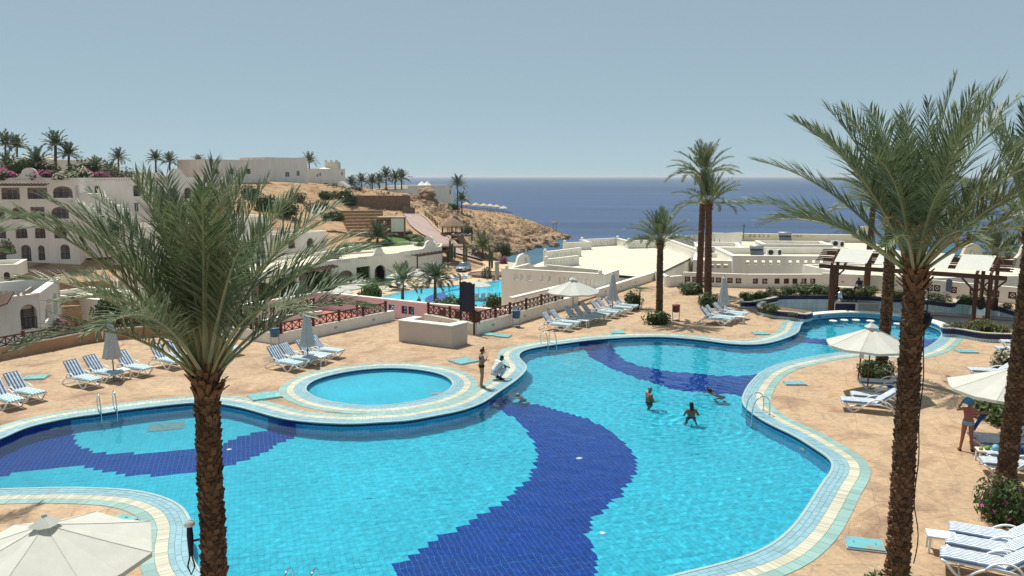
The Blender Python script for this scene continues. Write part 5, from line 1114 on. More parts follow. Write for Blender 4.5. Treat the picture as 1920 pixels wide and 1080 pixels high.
for x0, x1 in ((.015, .236), (.285, .50), (.505, .745), (.79, .985)):
    mb = MB(); n1, n2 = 6, 14; vs = []
    for i in range(n1 + 1):
        for j in range(n2 + 1):
            s_ = -.03 + 1.06 * j / n2; p = FLc.lerp(FRc, x0 + (x1 - x0) * i / n1).lerp(BLc.lerp(BRc, x0 + (x1 - x0) * i / n1), s_); vs.append((p.x, p.y, p.z + .39 - .022 * abs(sin(s_ * 7 * pi + pi / 2 * 0)) ))
    mb.add(vs, [(i * (n2 + 1) + j, (i + 1) * (n2 + 1) + j, (i + 1) * (n2 + 1) + j + 1, i * (n2 + 1) + j + 1) for i in range(n1) for j in range(n2)]); mb.build('canvas_strip', M['cloth'], pg)
# the beige counter on the deck
bcp = GP([(748,640),(847,652.5),(876.5,644.0)]); p0, p1, p2 = bcp; bk = p0 + (p2 - p1)
cn = thing('beige_counter', 'empty beige rendered counter standing on the deck before the fence', 'counter'); F = Face(p0, p1); dv = (p2 - p1); hc = 1.12
M['beige'] = mat('beige_render', (.60, .51, .44), (.54, .455, .39), .8, .85, .1, 8, 'World')
t_ = .42
# counter is a U open at the back
for nm, poly in (('front_wall', [p0, p1, p1 + dv.normalized() * t_, p0 + dv.normalized() * t_]), ('side_wall', [p0 + dv.normalized() * (t_ + .002), p0 + dv.normalized() * (t_ + .002) + F.d * t_, bk + F.d * t_, bk]), ('side_wall', [p1 + dv.normalized() * (t_ + .002), p2, p2 - F.d * t_, p1 + dv.normalized() * (t_ + .002) - F.d * t_])):
    mb = MB(); mb.prism([(q.x, q.y) for q in poly], 0, hc); fixn(mb.build(nm, M['beige'], cn))
e = .05; dn = dv.normalized(); o = [p0 - F.d * e - dn * e, p1 + F.d * e - dn * e, p2 + F.d * e + dn * e, p2 - F.d * (t_ + e) + dn * e, p1 - F.d * (t_ + e) + dn * (t_ + e), p0 + F.d * (t_ + e) + dn * (t_ + e), bk + F.d * (t_ + e) + dn * e, bk - F.d * e + dn * e]
mb = MB(); mb.prism([(q.x, q.y) for q in o], hc + .002, hc + .06); fixn(mb.build('counter_top', M['capw'], cn))
# navy notice board on two posts
p = G(889, 628, 0); q = G(864, 622, 0); nb = thing('notice_board', 'blank navy notice board with scalloped top on two dark posts', 'sign'); F = Face(q, p)
for u in (0, F.L): mb = MB(); c = F.P(u, 0); mb.bar((c.x, c.y, 0), (c.x, c.y, 2.75), .10); mb.sphere((c.x, c.y, 2.83), .085, 8, 5); mb.build('post', M['dark'], nb)
L_ = F.L; tp = [(L_ - .06, 2.62)] + [(L_ / 2 + (L_ / 2 - .06) * cos(pi * i / 16), 2.62 + .10 * abs(sin(pi * i / 16 * 2)) + .28 * sin(pi * i / 16)) for i in range(1, 16)] + [(.06, 2.62)]
mb = MB(); w = mb.wall(F.P(0), F.P(L_), 0, 0, .05, top=None); mb = MB()
ol = [(.06, 1.25), (L_ - .06, 1.25)] + tp; n = len(ol); vs = [(*F.P(u, -.03), z) for u, z in ol] + [(*F.P(u, .03), z) for u, z in ol]; tr = tessellate_polygon([[Vector((u, z, 0)) for u, z in ol]]); mb.add(vs, [tuple(f) for f in tr] + [tuple(i + n for i in f) for f in tr] + [(i, (i + 1) % n, n + (i + 1) % n, n + i) for i in range(n)]); fixn(mb.build('board', M['navy'], nb))
# ================================================================ palms and shrubs
def leaf_mat(name, c1, c2, trans=.25, rough=.45, spec=.35, nscale=1.5):
    m, nt, bs = base_mat(name); L = nt.links
    g = nd(nt, 'ShaderNodeNewGeometry'); oi = nd(nt, 'ShaderNodeObjectInfo')
    ad = nd(nt, 'ShaderNodeMath', operation='ADD'); L.new(g.outputs['Random Per Island'], ad.inputs[0])
    sc_ = nd(nt, 'ShaderNodeMath', operation='MULTIPLY_ADD'); sc_.inputs[1].default_value = .5; sc_.inputs[2].default_value = -.25; L.new(oi.outputs['Random'], sc_.inputs[0]); L.new(sc_.outputs[0], ad.inputs[1])
    cl = nd(nt, 'ShaderNodeClamp'); L.new(ad.outputs[0], cl.inputs[0])
    mx = nd(nt, 'ShaderNodeMixRGB'); mx.inputs[1].default_value = (*c1, 1); mx.inputs[2].default_value = (*c2, 1); L.new(cl.outputs[0], mx.inputs[0])
    L.new(mx.outputs[0], bs.inputs['Base Color']); bs.inputs['Roughness'].default_value = rough; bs.inputs['Specular IOR Level'].default_value = spec
    tr = nd(nt, 'ShaderNodeBsdfTranslucent'); L.new(mx.outputs[0], tr.inputs['Color']); ms = nd(nt, 'ShaderNodeMixShader'); ms.inputs[0].default_value = trans
    out = [n for n in nt.nodes if n.type == 'OUTPUT_MATERIAL'][0]; L.new(bs.outputs[0], ms.inputs[1]); L.new(tr.outputs[0], ms.inputs[2]); L.new(ms.outputs[0], out.inputs['Surface']); return m
M['frond'] = leaf_mat('palm_leaflet', (.075, .118, .045), (.18, .215, .12), .32, .48, .45)
M['frond_dark'] = leaf_mat('dark_palm_leaflet', (.045, .075, .036), (.10, .13, .07), .3, .42, .5)
M['rachis'] = mat('palm_leaf_stalk', (.30, .30, .15), (.20, .22, .10), 3, .5, 0, spec=.5)
M['dry'] = leaf_mat('dry_palm_leaf', (.30, .20, .09), (.42, .32, .17), .2, .7, .2)
M['leaf'] = leaf_mat('shrub_leaf', (.030, .060, .014), (.085, .125, .035), .25, .5, .35)
M['leaf_b'] = leaf_mat('bright_hedge_leaf', (.045, .10, .012), (.10, .17, .03), .25, .5, .35)
M['leaf_g'] = leaf_mat('grey_green_leaf', (.07, .085, .05), (.13, .14, .085), .2, .55, .3)
M['stem'] = mat('brown_stem', (.12, .08, .05), (.08, .055, .035), 6, .9)
M['magenta'] = leaf_mat('magenta_bract', (.42, .03, .20), (.60, .10, .36), .3, .6, .2)
M['palebloom'] = leaf_mat('pale_bloom', (.55, .50, .36), (.66, .60, .50), .3, .6, .2)
M['yellow'] = leaf_mat('yellow_leaf', (.42, .22, .06), (.30, .20, .05), .3, .6, .2)
M['trunk'] = tile_mat('palm_trunk_bark', (.155, .088, .050), .6, .9, .2)
def frond_mesh(seed, L=3.4, th0=30, bend=45, n=62, ll=.62, w=.030, bare=.20, twist=0.0, mats=None, fold=.5, dry=False, nseg=12):
    rnd = random.Random(seed); mb = MB(); pts = []; p = Vector((0, 0, 0)); N = 40; dirs = []
    for i in range(N + 1):
        s = i / N; a = radians(th0 + bend * s ** 1.7); d = Vector((sin(a), twist * s * s, cos(a))).normalized(); pts.append(p.copy()); dirs.append(d); p = p + d * (L / N)
    idx = [round(i * N / nseg) for i in range(nseg + 1)]
    mb.tube([pts[i] for i in idx], [.034 * (1 - .88 * i / N) * (L / 3.4) for i in idx], 4, 1)
    for k in range(n):
        s = bare + (1 - bare) * (k + .5) / n; i = min(N - 1, int(s * N)); f = s * N - i; q = pts[i].lerp(pts[i + 1], f); t = dirs[i]
        e = (s - bare) / (1 - bare); env = (.55 + .45 * min(1, e * 4)) * (1 - .55 * max(0, e - .6) / .4)
        al = radians(47 - 24 * e); nn = Vector((t.z * -1, 0, t.x)).normalized(); nn = nn if nn.z > 0 or abs(nn.z) < .2 else -nn
        for sd in (-1, 1):
            if rnd.random() < .04: continue
            be = radians(rnd.choice((8, 20, 38)) + rnd.uniform(-8, 8)) * fold * 2
            a2 = al + radians(rnd.uniform(-9, 9)); b = Vector((0, sd, 0))
            d = (t * cos(a2) + (b * cos(be) + nn * sin(be)) * sin(a2)).normalized(); l = ll * env * rnd.uniform(.85, 1.1)
            wv = (t - d * t.dot(d)); wv = wv.normalized() * w * .5 * (1 - .3 * e)
            m1 = q + d * l * .5; dr = rnd.uniform(.02, .13) * (1 + (1.2 if rnd.random() < .08 else 0)); d2 = (d + Vector((0, 0, -dr * 2))).normalized(); m2 = m1 + d2 * l * .5
            mb.add([q - wv * .5, q + wv * .5, m1 + wv, m1 - wv, m2], [(0, 1, 2, 3), (3, 2, 4)], 0)
    return mb.mesh('frond', mats or [M['frond'], M['rachis']])
def trunk_mesh(base, top, r0, r1, seed, hi=True, mats=('trunk', 'boot'), bow=.0):
    rnd = random.Random(seed); base, top = Vector(base), Vector(top); H_ = (top - base).length; mb = MB(); N = 14
    ax = (top - base) / H_; x = ax.cross(Vector((0, 1, 0))).normalized(); y = ax.cross(x)
    cen = lambda s: base + (top - base) * s + x * bow * sin(pi * s)
    rad = lambda s: r0 + (r1 - r0) * s + (.10 * (1 - s / .06) if s < .06 else 0)
    mb.tube([cen(i / N) for i in range(N + 1)], [rad(i / N) * .93 for i in range(N + 1)], 12, 0)
    if hi:
        rows = int(H_ / .085); per = 11
        for j in range(rows):
            s = (j + .5) / rows; c = cen(s); R = rad(s)
            for k in range(per):
                a = 2 * pi * (k + .5 * (j % 2) + rnd.uniform(-.16, .16)) / per; o = x * cos(a) + y * sin(a); tg = ax.cross(o); wd_ = pi * R / per * rnd.uniform(.8, 1.25); hh_ = .075 * rnd.uniform(.6, 1.35); up = rnd.uniform(.012, .06); q = c + o * R * .93 + ax * rnd.uniform(-.035, .035)
                mb.add([q - tg * wd_ - ax * hh_ * .75, q + tg * wd_ - ax * hh_ * .75, q + tg * wd_ * .55 + ax * hh_ * .55 + o * up, q - tg * wd_ * .55 + ax * hh_ * .55 + o * up, q + tg * wd_ * .4 + ax * hh_ * .8 - o * .01, q - tg * wd_ * .4 + ax * hh_ * .8 - o * .01], [(0, 1, 2, 3), (3, 2, 4, 5), (0, 3, 5), (1, 4, 2)], 0)
    # old leaf bases under the crown
    nb = 60 if hi else 18
    for k in range(nb):
        s = 1 - .55 * (k / nb) ** 1.3 / H_ * 1.0; c = cen(s) ; a = k * 2.39996; o = x * cos(a) + y * sin(a); tg = ax.cross(o); R = r1 * (.95 + .1 * rnd.random()); l = rnd.uniform(.12, .26); w_ = rnd.uniform(.045, .075); q = c + o * R * .85
        tip = q + ax * l + o * (.03 + .10 * rnd.random()) * (1 + k / nb)
        mb.add([q - tg * w_, q + tg * w_, tip + tg * w_ * .6, tip - tg * w_ * .6, q + o * .05, tip + o * .03], [(0, 4, 5, 3), (4, 1, 2, 5), (3, 5, 2), (0, 3, 2, 1)], 1)
    return mb.mesh('trunk', [M[mats[0]], M[mats[1]]])
def crown(root, top, seed, n, L, r, variants, th=(6, 58), scale=1.0, tilt=(0, 0)):
    rnd = random.Random(seed)
    for i in range(n):
        f = i / (n - 1); me = variants[min(len(variants) - 1, int(f * len(variants)))]; me = me[rnd.randrange(len(me))]
        a = i * 2.39996 + rnd.uniform(-.2, .2); rr_ = r * (.35 + .6 * f); o = link('frond', me, root)
        o.location = top + Vector((cos(a) * rr_, sin(a) * rr_, -.22 * f + .08)); s = scale * rnd.uniform(.90, 1.06) * (.84 + .16 * min(1, f * 2.5)); o.scale = (s, s, s); o.rotation_euler = Euler((rnd.uniform(-.16, .16), rnd.uniform(-.12, .12), a + 0.0), 'XYZ')
def variants(seed, L, n, ll, w, rings=4, per=3, th=(4, 58), bend=(14, 52), mats=None, nseg=12, bare=.2):
    out = []
    for r in range(rings):
        f = r / (rings - 1); out.append([frond_mesh(seed * 100 + r * 10 + k, L * (1 - .06 * abs(f - .5)) * random.Random(seed + r * 7 + k).uniform(.92, 1.06), th[0] + (th[1] - th[0]) * f + 4 * k - 4, bend[0] + (bend[1] - bend[0]) * f + 6 * k, n, ll, w, bare + .04 * f, random.Random(seed * 3 + r + k).uniform(-.25, .25), mats, nseg=nseg) for k in range(per)])
    return out
def palm(label, base, top, r0, r1, seed, nf, var, hi=True, scale=1.0, group='date palms', mats=('trunk', 'boot'), bow=0.0, extra=None, name='date_palm'):
    base, top = Vector(base), Vector(top); root = thing(name, label, 'palm tree', base, 0, group)
    me = trunk_mesh((0, 0, 0), top - base, r0, r1, seed, hi, mats, bow); link('trunk', me, root); crown(root, top - base, seed, nf, 0, r1, var, scale=scale); return root
VB = variants(1, 3.75, 58, .70, .036, 5, 3, (8, 42), (14, 56))
VR = variants(2, 3.7, 58, .68, .035, 5, 3, (8, 53), (16, 46))
lt = A(385, 688, 12.4); lb = Vector((A(388, 880, 12.4).x, 12.4, 0)); PL = palm('big date palm in the left foreground with a wide crown and dark trunk', lb, lt, .21, .18, 11, 44, VB, scale=.96)
for k in range(5):
    me = frond_mesh(900 + k, 1.9 + .2 * k, 4 + 3 * k, 8, 30, .40, .03, .25, 0, [M['dry'], M['dry']], .2, nseg=8); o = link('dry_frond', me, PL); a = -pi / 2 + (k - 2) * .35; o.location = lt - lb + Vector((cos(a) * .12, sin(a) * .12, 0)); o.rotation_euler = (0, 0, a)
r_t = A(1717, 494, 15.2); r_m = A(1684, 1040, 15.2); kx = (r_m.x - r_t.x) / (r_m.z - r_t.z); rb_ = Vector((r_t.x - kx * r_t.z * 1.0, 15.2, 0)); rb_.x = r_t.x + (0 - r_t.z) * kx
PR = palm('big date palm in the right foreground with a cable up its trunk', rb_, r_t, .225, .185, 12, 44, VR)
for k in range(5):
    me = frond_mesh(950 + k, 2.2, 14 + 8 * k, 120, 34, .46, .03, .2, 0, [M['dry'], M['rachis']], .3, nseg=8); o = link('dry_frond', me, PR); a = -pi / 2 + (k - 2) * .5; o.location = r_t - rb_ + Vector((cos(a) * .15, sin(a) * .15, .1)); o.rotation_euler = (0, 0, a); o.scale = (.7, .7, .7)
VM = variants(3, 3.4, 48, .55, .040, 4, 3, (5, 66), (14, 60), nseg=8)
q = G(1884, 912); t_ = A(1938, 428, q.y + .3); palm('date palm at the right edge whose trunk rises from the pink flowering bush', q, t_, .25, .20, 13, 38, VM, True, 1.22)
q = G(1650, 706); t_ = A(1671, 388, q.y); palm('date palm rising behind the open parasol right of the pool', q, t_, .25, .20, 14, 34, VM, True, .92, bow=-.1)
q = G(1624, 546); t_ = A(1638, 376, q.y); palm('slender date palm beside the man seated under the bar pergola', q, t_, .26, .22, 15, 30, VM, False, .85)
VS = variants(4, 2.5, 34, .50, .055, 4, 3, (8, 70), (14, 58), nseg=6)
q = G(1236, 601); palm('short date palm with a blue green crown beside the far pool edge', q, A(1238, 452, q.y), .21, .17, 16, 34, VS, True, .92)
q = G(1310, 549); palm('taller of the twin date palms against the sea', q, A(1320, 326, q.y), .24, .20, 17, 34, VS, True, 1.12, mats=('trunk2', 'boot'))
q = G(1327, 567); palm('shorter of the twin date palms against the sea', q, A(1329, 380, q.y), .26, .20, 18, 30, VS, True, 1.05, mats=('trunk2', 'boot'))
VF = variants(5, 3.0, 24, .62, .09, 4, 2, (10, 80), (16, 60), [M['frond_dark'], M['rachis']], nseg=5)
VFL = variants(6, 3.0, 24, .62, .09, 4, 2, (10, 80), (16, 60), [M['frond'], M['rachis']], nseg=5)
q = A(1868, 496, 84); palm('left one of two short palms behind the twin gables at right', (q.x, q.y, -4), A(1866, 476, 84), .3, .25, 19, 30, VFL, False, 1.15)
q = A(1885, 496, 88); palm('right one of two short palms behind the twin gables at right', (q.x, q.y, -4), A(1890, 480, 88), .3, .25, 20, 28, VFL, False, 1.2)
q = A(-175, 520, 20); palm('date palm beyond the left edge with only its frond tips in view', (q.x, q.y, 0), (q.x, q.y, A(0, 545, 20).z), .22, .18, 21, 30, VB, False, .95)
# far palms: whole crown in one mesh
def crown_mesh(seed, n, L, th=(10, 95), bend=(15, 60), w=.16, ll=.75, nl=13, mats=None):
    rnd = random.Random(seed); mb = MB()
    for i in range(n):
        f = i / (n - 1); me = frond_mesh(seed * 50 + i, L * rnd.uniform(.85, 1.1), th[0] + (th[1] - th[0]) * f, bend[0] + (bend[1] - bend[0]) * f, nl, ll, w, .12, 0, nseg=4); a = i * 2.39996; R = Matrix.Rotation(a, 3, 'Z')
        mb.add([R @ v.co for v in me.vertices], [tuple(p.vertices) for p in me.polygons], 0); mb.m[-len(me.polygons):] = [p.material_index for p in me.polygons]; bpy.data.meshes.remove(me)
    return mb.mesh('crown', mats or [M['frond_dark'], M['rachis']])
CF = [crown_mesh(70 + i, 26, 2.6) for i in range(3)]; CL = [crown_mesh(80 + i, 24, 2.6, mats=[M['frond'], M['rachis']]) for i in range(2)]; CD = crown_mesh(90, 30, 2.4, (20, 100), (50, 90), .12, .7, 16)
def far_palm(label, px, pyb, pyt, Y, s, cm, r=.2, lean=0.0, group='palms on the hill and below'):
    b = A(px, pyb, Y); t = A(px + lean, pyt, Y); root = thing('palm_tree', label, 'palm tree', b, 0, group); mb = MB(); d = t - b; d0 = Vector((d.x, d.y, -2.0)) * 0 + Vector((0, 0, -1.0)); mb.tube([d0, d * .5, d], [r * 1.2, r, r * .9], 7); mb.build('trunk', M['trunk2'], root, True); o = link('crown', cm, root); o.location = d; o.scale = (s, s, s); o.rotation_euler = (0, 0, px * .7); return root
for i, a_ in enumerate([('tallest hilltop palm against the sky above the hotel wing', 104, 332, 272, 160, 1.25, CF[0], .28), ('second tall hilltop palm leaning beside the tallest one', 129, 330, 292, 160, 1.15, CF[1], .24), ('hilltop palm at the left edge with its crown above the long lodge', 10, 300, 272, 182, 1.35, CF[2]), ('hilltop palm just right of the one at the left edge', 32, 302, 276, 184, 1.25, CF[0]), ('low broad dark palm in front of the long lodge', 70, 330, 306, 152, 1.3, CF[1]), ('low dark palm at the left edge above the hotel gable', 14, 332, 312, 152, 1.15, CF[2]), ('small palm behind the pale square block', 186, 322, 313, 186, .9, CF[0]), ('skyline palm right of the small cube house', 222, 318, 298, 190, 1.1, CF[1]), ('dark fan palm left of the skyline house', 180, 332, 318, 150, 1.0, CF[2]), ('dark bushy palm at the corner of the skyline house', 208, 334, 324, 150, .95, CF[0]), ('skyline palm just above the left frond tips of the big palm', 292, 316, 300, 190, 1.0, CF[1]), ('skyline palm seen between the upright fronds', 318, 318, 304, 190, 1.0, CF[2]), ('small skyline palm above the wide hotel roofline', 373, 318, 306, 196, .9, CF[0]), ('palm tuft above the hilltop villa', 580, 322, 303, 238, 1.2, CF[1]),
    ('palm at the left of the clifftop row of palms', 659, 350, 346, 238, 1.1, CF[2]), ('second palm of the clifftop row', 678, 348, 341, 246, 1.15, CF[0]), ('third palm of the clifftop row in front of the annexe', 698, 360, 343, 238, 1.15, CF[1]), ('fourth palm of the clifftop row behind the annexe', 711, 352, 341, 250, 1.15, CF[2]), ('palm with dry yellow skirt in the clifftop row', 724, 352, 332, 250, 1.3, CF[0]), ('dark palm right of the one with the dry skirt', 741, 350, 336, 252, 1.2, CF[1]), ('broad palm at the right end of the clifftop row', 753, 350, 336, 256, 1.35, CF[2]), ('tall lone palm right of the windowless clifftop building', 858, 384, 347, 268, 1.45, CF[0]), ('shorter palm below the lone clifftop palm', 866, 396, 376, 262, 1.25, CF[1]),
    ('broad low palm on the lawn behind the bungalow row', 708, 462, 447, 148, 1.45, CF[2]), ('pale young palm between the road and the rocky bank', 905, 494, 466, 158, 1.45, CL[0]), ('lush dark palm standing by the lower pool', 816, 566, 522, 100, 1.25, CD), ('slender sparse palm at the left of the lower pool', 755, 578, 528, 98, 1.0, CL[1])]): far_palm(*a_)
dr = [o for o in COL.objects if o.get('label', '').startswith('palm with dry')][0]; mb = MB(); mb.lathe([(.5, -3.2), (.95, -2.2), (.8, -.6), (.3, 0)], n=9, rf=lambda t, i: 1 + .2 * sin(5 * t)); o = mb.build('dry_skirt', M['dry'], dr); o.location = dr.children[1].location
# shrubs
def leafball(seed, n, size, shape='round', flat=.8, flowers=None, fn=0, core=True, mat_='leaf', up=.45):
    rnd = random.Random(seed); mb = MB(); lumps = [(Vector((rnd.uniform(-.5, .5), rnd.uniform(-.5, .5), rnd.uniform(.25, .75) * flat)), rnd.uniform(.38, .6)) for _ in range(7)]
    def pt():
        if shape == 'round':
            c, r = lumps[rnd.randrange(7)]; v = Vector((rnd.gauss(0, 1), rnd.gauss(0, 1), rnd.gauss(0, 1))).normalized(); p = c + v * r * rnd.uniform(.72, 1.06); p.z = max(.03, p.z); return p, v
        if shape == 'drum':
            a = rnd.uniform(0, 2 * pi); z = rnd.random(); 
            if rnd.random() < .35: r = sqrt(rnd.random()); return Vector((r * cos(a), r * sin(a), 1 + rnd.uniform(-.05, .03))), Vector((0, 0, 1))
            r = (.85 + .15 * sin(pi * min(1, z * 1.1))) * rnd.uniform(.93, 1.04); return Vector((r * cos(a), r * sin(a), z)), Vector((cos(a), sin(a), .2))
        v = Vector((rnd.gauss(0, 1), rnd.gauss(0, 1), rnd.gauss(0, 1))).normalized(); p = v * rnd.uniform(.9, 1.05); return Vector((p.x, p.y, (p.z + 1) / 2)), v
    for k in range(n):
        p, v = pt(); fl = flowers is not None and rnd.random() < fn and v.z > -.3
        nrm = (v + Vector((rnd.gauss(0, .6), rnd.gauss(0, .6), rnd.gauss(0, .5) + up))).normalized(); a = nrm.orthogonal().normalized(); a = Matrix.Rotation(rnd.uniform(0, 2 * pi), 3, nrm) @ a; b = nrm.cross(a); s = size * rnd.uniform(.7, 1.3)
        mb.add([p - a * s, p + b * s * .45, p + a * s, p - b * s * .45], [(0, 1, 2, 3)], 1 if fl else 0)
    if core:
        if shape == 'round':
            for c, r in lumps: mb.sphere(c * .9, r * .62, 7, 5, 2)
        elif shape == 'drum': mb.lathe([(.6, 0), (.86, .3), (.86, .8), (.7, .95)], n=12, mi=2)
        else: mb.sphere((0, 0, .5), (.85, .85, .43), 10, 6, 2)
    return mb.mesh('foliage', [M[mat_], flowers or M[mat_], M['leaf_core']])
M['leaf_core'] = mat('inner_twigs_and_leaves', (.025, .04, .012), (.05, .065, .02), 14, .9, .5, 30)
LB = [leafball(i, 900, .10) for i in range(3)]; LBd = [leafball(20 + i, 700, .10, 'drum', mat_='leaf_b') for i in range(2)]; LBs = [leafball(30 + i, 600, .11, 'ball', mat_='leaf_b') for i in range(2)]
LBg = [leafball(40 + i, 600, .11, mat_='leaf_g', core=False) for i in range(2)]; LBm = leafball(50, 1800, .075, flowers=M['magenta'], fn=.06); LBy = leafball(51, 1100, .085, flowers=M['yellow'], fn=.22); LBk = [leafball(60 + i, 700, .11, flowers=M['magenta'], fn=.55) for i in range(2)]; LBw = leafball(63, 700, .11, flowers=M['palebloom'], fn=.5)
def bush(label, p, sx, sz, me, name='shrub', cat='shrub', group='shrubs', sy=None, rz=None):
    root = thing(name, label, cat, p, rz if rz is not None else (p[0] * 3.1) % 6.28, group); o = link('foliage', me, root); o.scale = (sx, sy or sx, sz); mb = MB()
    for k in range(3): mb.tube([(0, 0, -.05), (.25 * sx * cos(k * 2.1), .25 * sx * sin(k * 2.1), .45 * sz)], [.03 * sx + .01, .01], 5)
    mb.build('stem', M['stem'], root); return root
for a_ in [('dark shrub at the foot of the short palm by the far pool edge', 1237, 607, .95, .78, LB[0]), ('shrub at the foot of the taller twin palm', 1300, 551, 1.15, .85, LB[1]), ('shrub at the foot of the shorter twin palm', 1326, 573, 1.05, .95, LB[2]), ('shrub beside the last lounger under the closed parasol', 1184, 580, .75, 1.15, LB[0]), ('shrub at the foot of the palm behind the open parasol', 1640, 708, .80, .75, LB[1]), ('pale flowering shrub right of the palm behind the open parasol', 1664, 708, .55, .7, LBw), ('tall shrub with pale blooms by the far right loungers', 1888, 700, .75, 1.05, LBw), ('broad dark shrub behind the woman lifting a blue towel', 1872, 792, 1.05, 1.05, LB[2]), ('magenta flowering bush at the foot of the right edge palm', 1893, 975, .78, 1.18, LBm), ('small bush at the foot of the right foreground palm', 1668, 1125, .75, .45, LB[0])]:
    p = G(a_[1], a_[2]); bush(a_[0], p, a_[3], a_[4], a_[5])
for a_ in [('rounded shrub on the farthest left bar planter', 1405, 566, .9, .75, LB[0]), ('second rounded shrub on the bar planter wall', 1432, 563, .8, .75, LB[1]), ('shrub in the curved navy planter', 1445, 585, 1.0, .75, LB[2]), ('grey green shrub behind the left of the bar wall', 1460, 555, .9, .72, LBg[0]), ('round shrub behind the bar wall right of the grey green one', 1480, 554, .9, .8, LB[0]), ('wide shrub behind the bar wall left of the pergola post', 1523, 553, 1.5, .95, LB[1]), ('wide shrub behind the bar wall at the pergola post', 1556, 553, 1.3, .85, LB[2]), ('small shrub behind the bar wall near the seated man', 1597, 556, .75, .7, LB[0]), ('dark shrub at the foot of the slender palm', 1640, 556, 1.1, .9, LB[1]), ('yellowish shrub behind the bar wall below the seated man', 1620, 557, .7, .6, LBy), ('shrub half hidden behind the right foreground trunk', 1690, 562, .9, .8, LB[2]), ('flat topped shrub on the planter end right of the big trunk', 1771, 566, 1.1, .85, LBg[0]), ('shrub by the curved lattice wall right of the bar', 1822, 571, 1.1, .85, LB[1]), ('dry pink shrub by the right pergola post', 1855, 573, 1.0, .75, LBw), ('small grey plant by the curved lattice wall', 1895, 580, .6, .5, LBg[1]), ('small shrub at the left end of the yellow flowering planter', 1785, 620, .75, .75, LBg[0]), ('yellow flowering shrub at the left of the long planter', 1826, 622, .9, .85, LBy), ('yellow flowering shrub in the middle of the long planter', 1850, 625, 1.0, .85, LBy), ('yellow flowering shrub at the right of the long planter', 1876, 628, .95, .75, LBy), ('low dark plant in the curved planter near the counter', 1490, 592, .55, .35, LBg[1])]:
    p = G(a_[1], a_[2], .3); bush(a_[0], (p.x, p.y + (.55 if a_[2] < 583 else 0), .28), a_[3] * .82, a_[4] * .78, a_[5])
# small feathery tree beside the loungers
p = G(1197, 578); tr = thing('feathery_tree', 'small feathery leaved tree beside the closed middle parasol', 'tree', p); mb = MB(); mb.tube([(0, 0, 0), (.05, 0, .7), (.1, 0, 1.35)], [.05, .04, .03], 6); mb.build('trunk', M['stem'], tr); mb = MB(); rnd = random.Random(4)
for k in range(16):
    a = k * 2.4; l = rnd.uniform(.8, 1.3); d = Vector((cos(a), sin(a), .35)).normalized()
    for j in range(22):
        s = (j + 1) / 22; q = Vector((.1, 0, 1.3)) + d * l * s + Vector((0, 0, -.35 * s * s))
        for sd in (-1, 1): b = d.cross(Vector((0, 0, 1))).normalized() * sd * .17 + d * .05; mb.add([q, q + b * .5 + d * .022, q + b, q + b * .5 - d * .022], [(0, 1, 2, 3)])
mb.build('crown', M['leaf'], tr)
# lower garden greenery
zl = LOW + .35
def lowb(label, px, py, sx, sz, me, z=zl, **k): p = G(px, py, z); bush(label, p, sx, sz, me, group=k.pop('group', 'shrubs below the terrace'), **k)
for a_ in [('big clipped green drum hedge in front of the bungalow arches', 677, 527, 1.75, 3.0, LBd[0]), ('clipped drum bush left of the pink bungalow wall', 602, 544, 1.35, 2.6, LBd[1]), ('grey green shrub between the two clipped bushes', 632, 539, 1.1, 2.2, LBg[0]), ('clipped bush by the recess right of the gable arch', 752, 519, 1.3, 2.2, LBd[0]), ('loose light green shrub beside the recess', 762, 522, 1.1, 1.7, LBg[1]), ('round clipped bush at the end of the lower pool', 697, 568, 1.35, 2.6, LBs[0]), ('dark round bush behind the pink court wall at left', 507, 581, 1.3, 3.0, LBs[1]), ('tall clipped bush near the pink bungalow wall', 535, 556, 1.6, 3.2, LBd[1]), ('dark shrub on the bungalow lawn', 572, 562, 1.5, 1.6, LB[0])]: lowb(*a_)
for i, a_ in enumerate([(835, 596, 2.2, 2.2, 'leafy tree left of the navy board'), (852, 602, 2.0, 3.0, 'leafy tree behind the navy board'), (880, 604, 1.6, 2.4, 'leafy tree right of the navy board'), (925, 578, 1.5, 1.8, 'leafy shrub before the white front wall')]): lowb(a_[4], a_[0], a_[1], a_[2], a_[3], LB[i % 3])
for i, (x, y, s, h, lb) in enumerate([(200, 612, 1.6, 2.6, 'bright green shrub beside the crenelled bungalow'), (240, 625, 2.0, 2.2, 'dark green shrub below the crenelled bungalow'), (275, 627, 2.0, 2.6, 'shrub under the left palm crown behind the fence'), (310, 626, 1.8, 2.8, 'shrub behind the fence near the left palm trunk'), (340, 622, 1.8, 2.8, 'shrub behind the fence left of the white parapet'), (190, 575, 1.4, 2.2, 'grey green tree by the tan stone retaining wall'), (115, 640, 1.4, 1.8, 'shrub with red blooms beside the low white house'), (140, 637, 1.2, 1.3, 'shrub with pale blooms behind the curved fence'), (390, 600, 1.6, 3.6, 'dark shrub behind the left palm trunk'), (455, 566, 1.6, 3.4, 'green shrub above the pink court corner'), (480, 560, 1.4, 3.0, 'green shrub by the bungalow row under the fronds')]):
    lowb(lb, x, y, s, h, (LB[i % 3], LBk[0], LBg[0])[1 if 'red' in lb else 2 if 'grey' in lb else 0], -4.6 if y > 600 or i == 5 else zl)
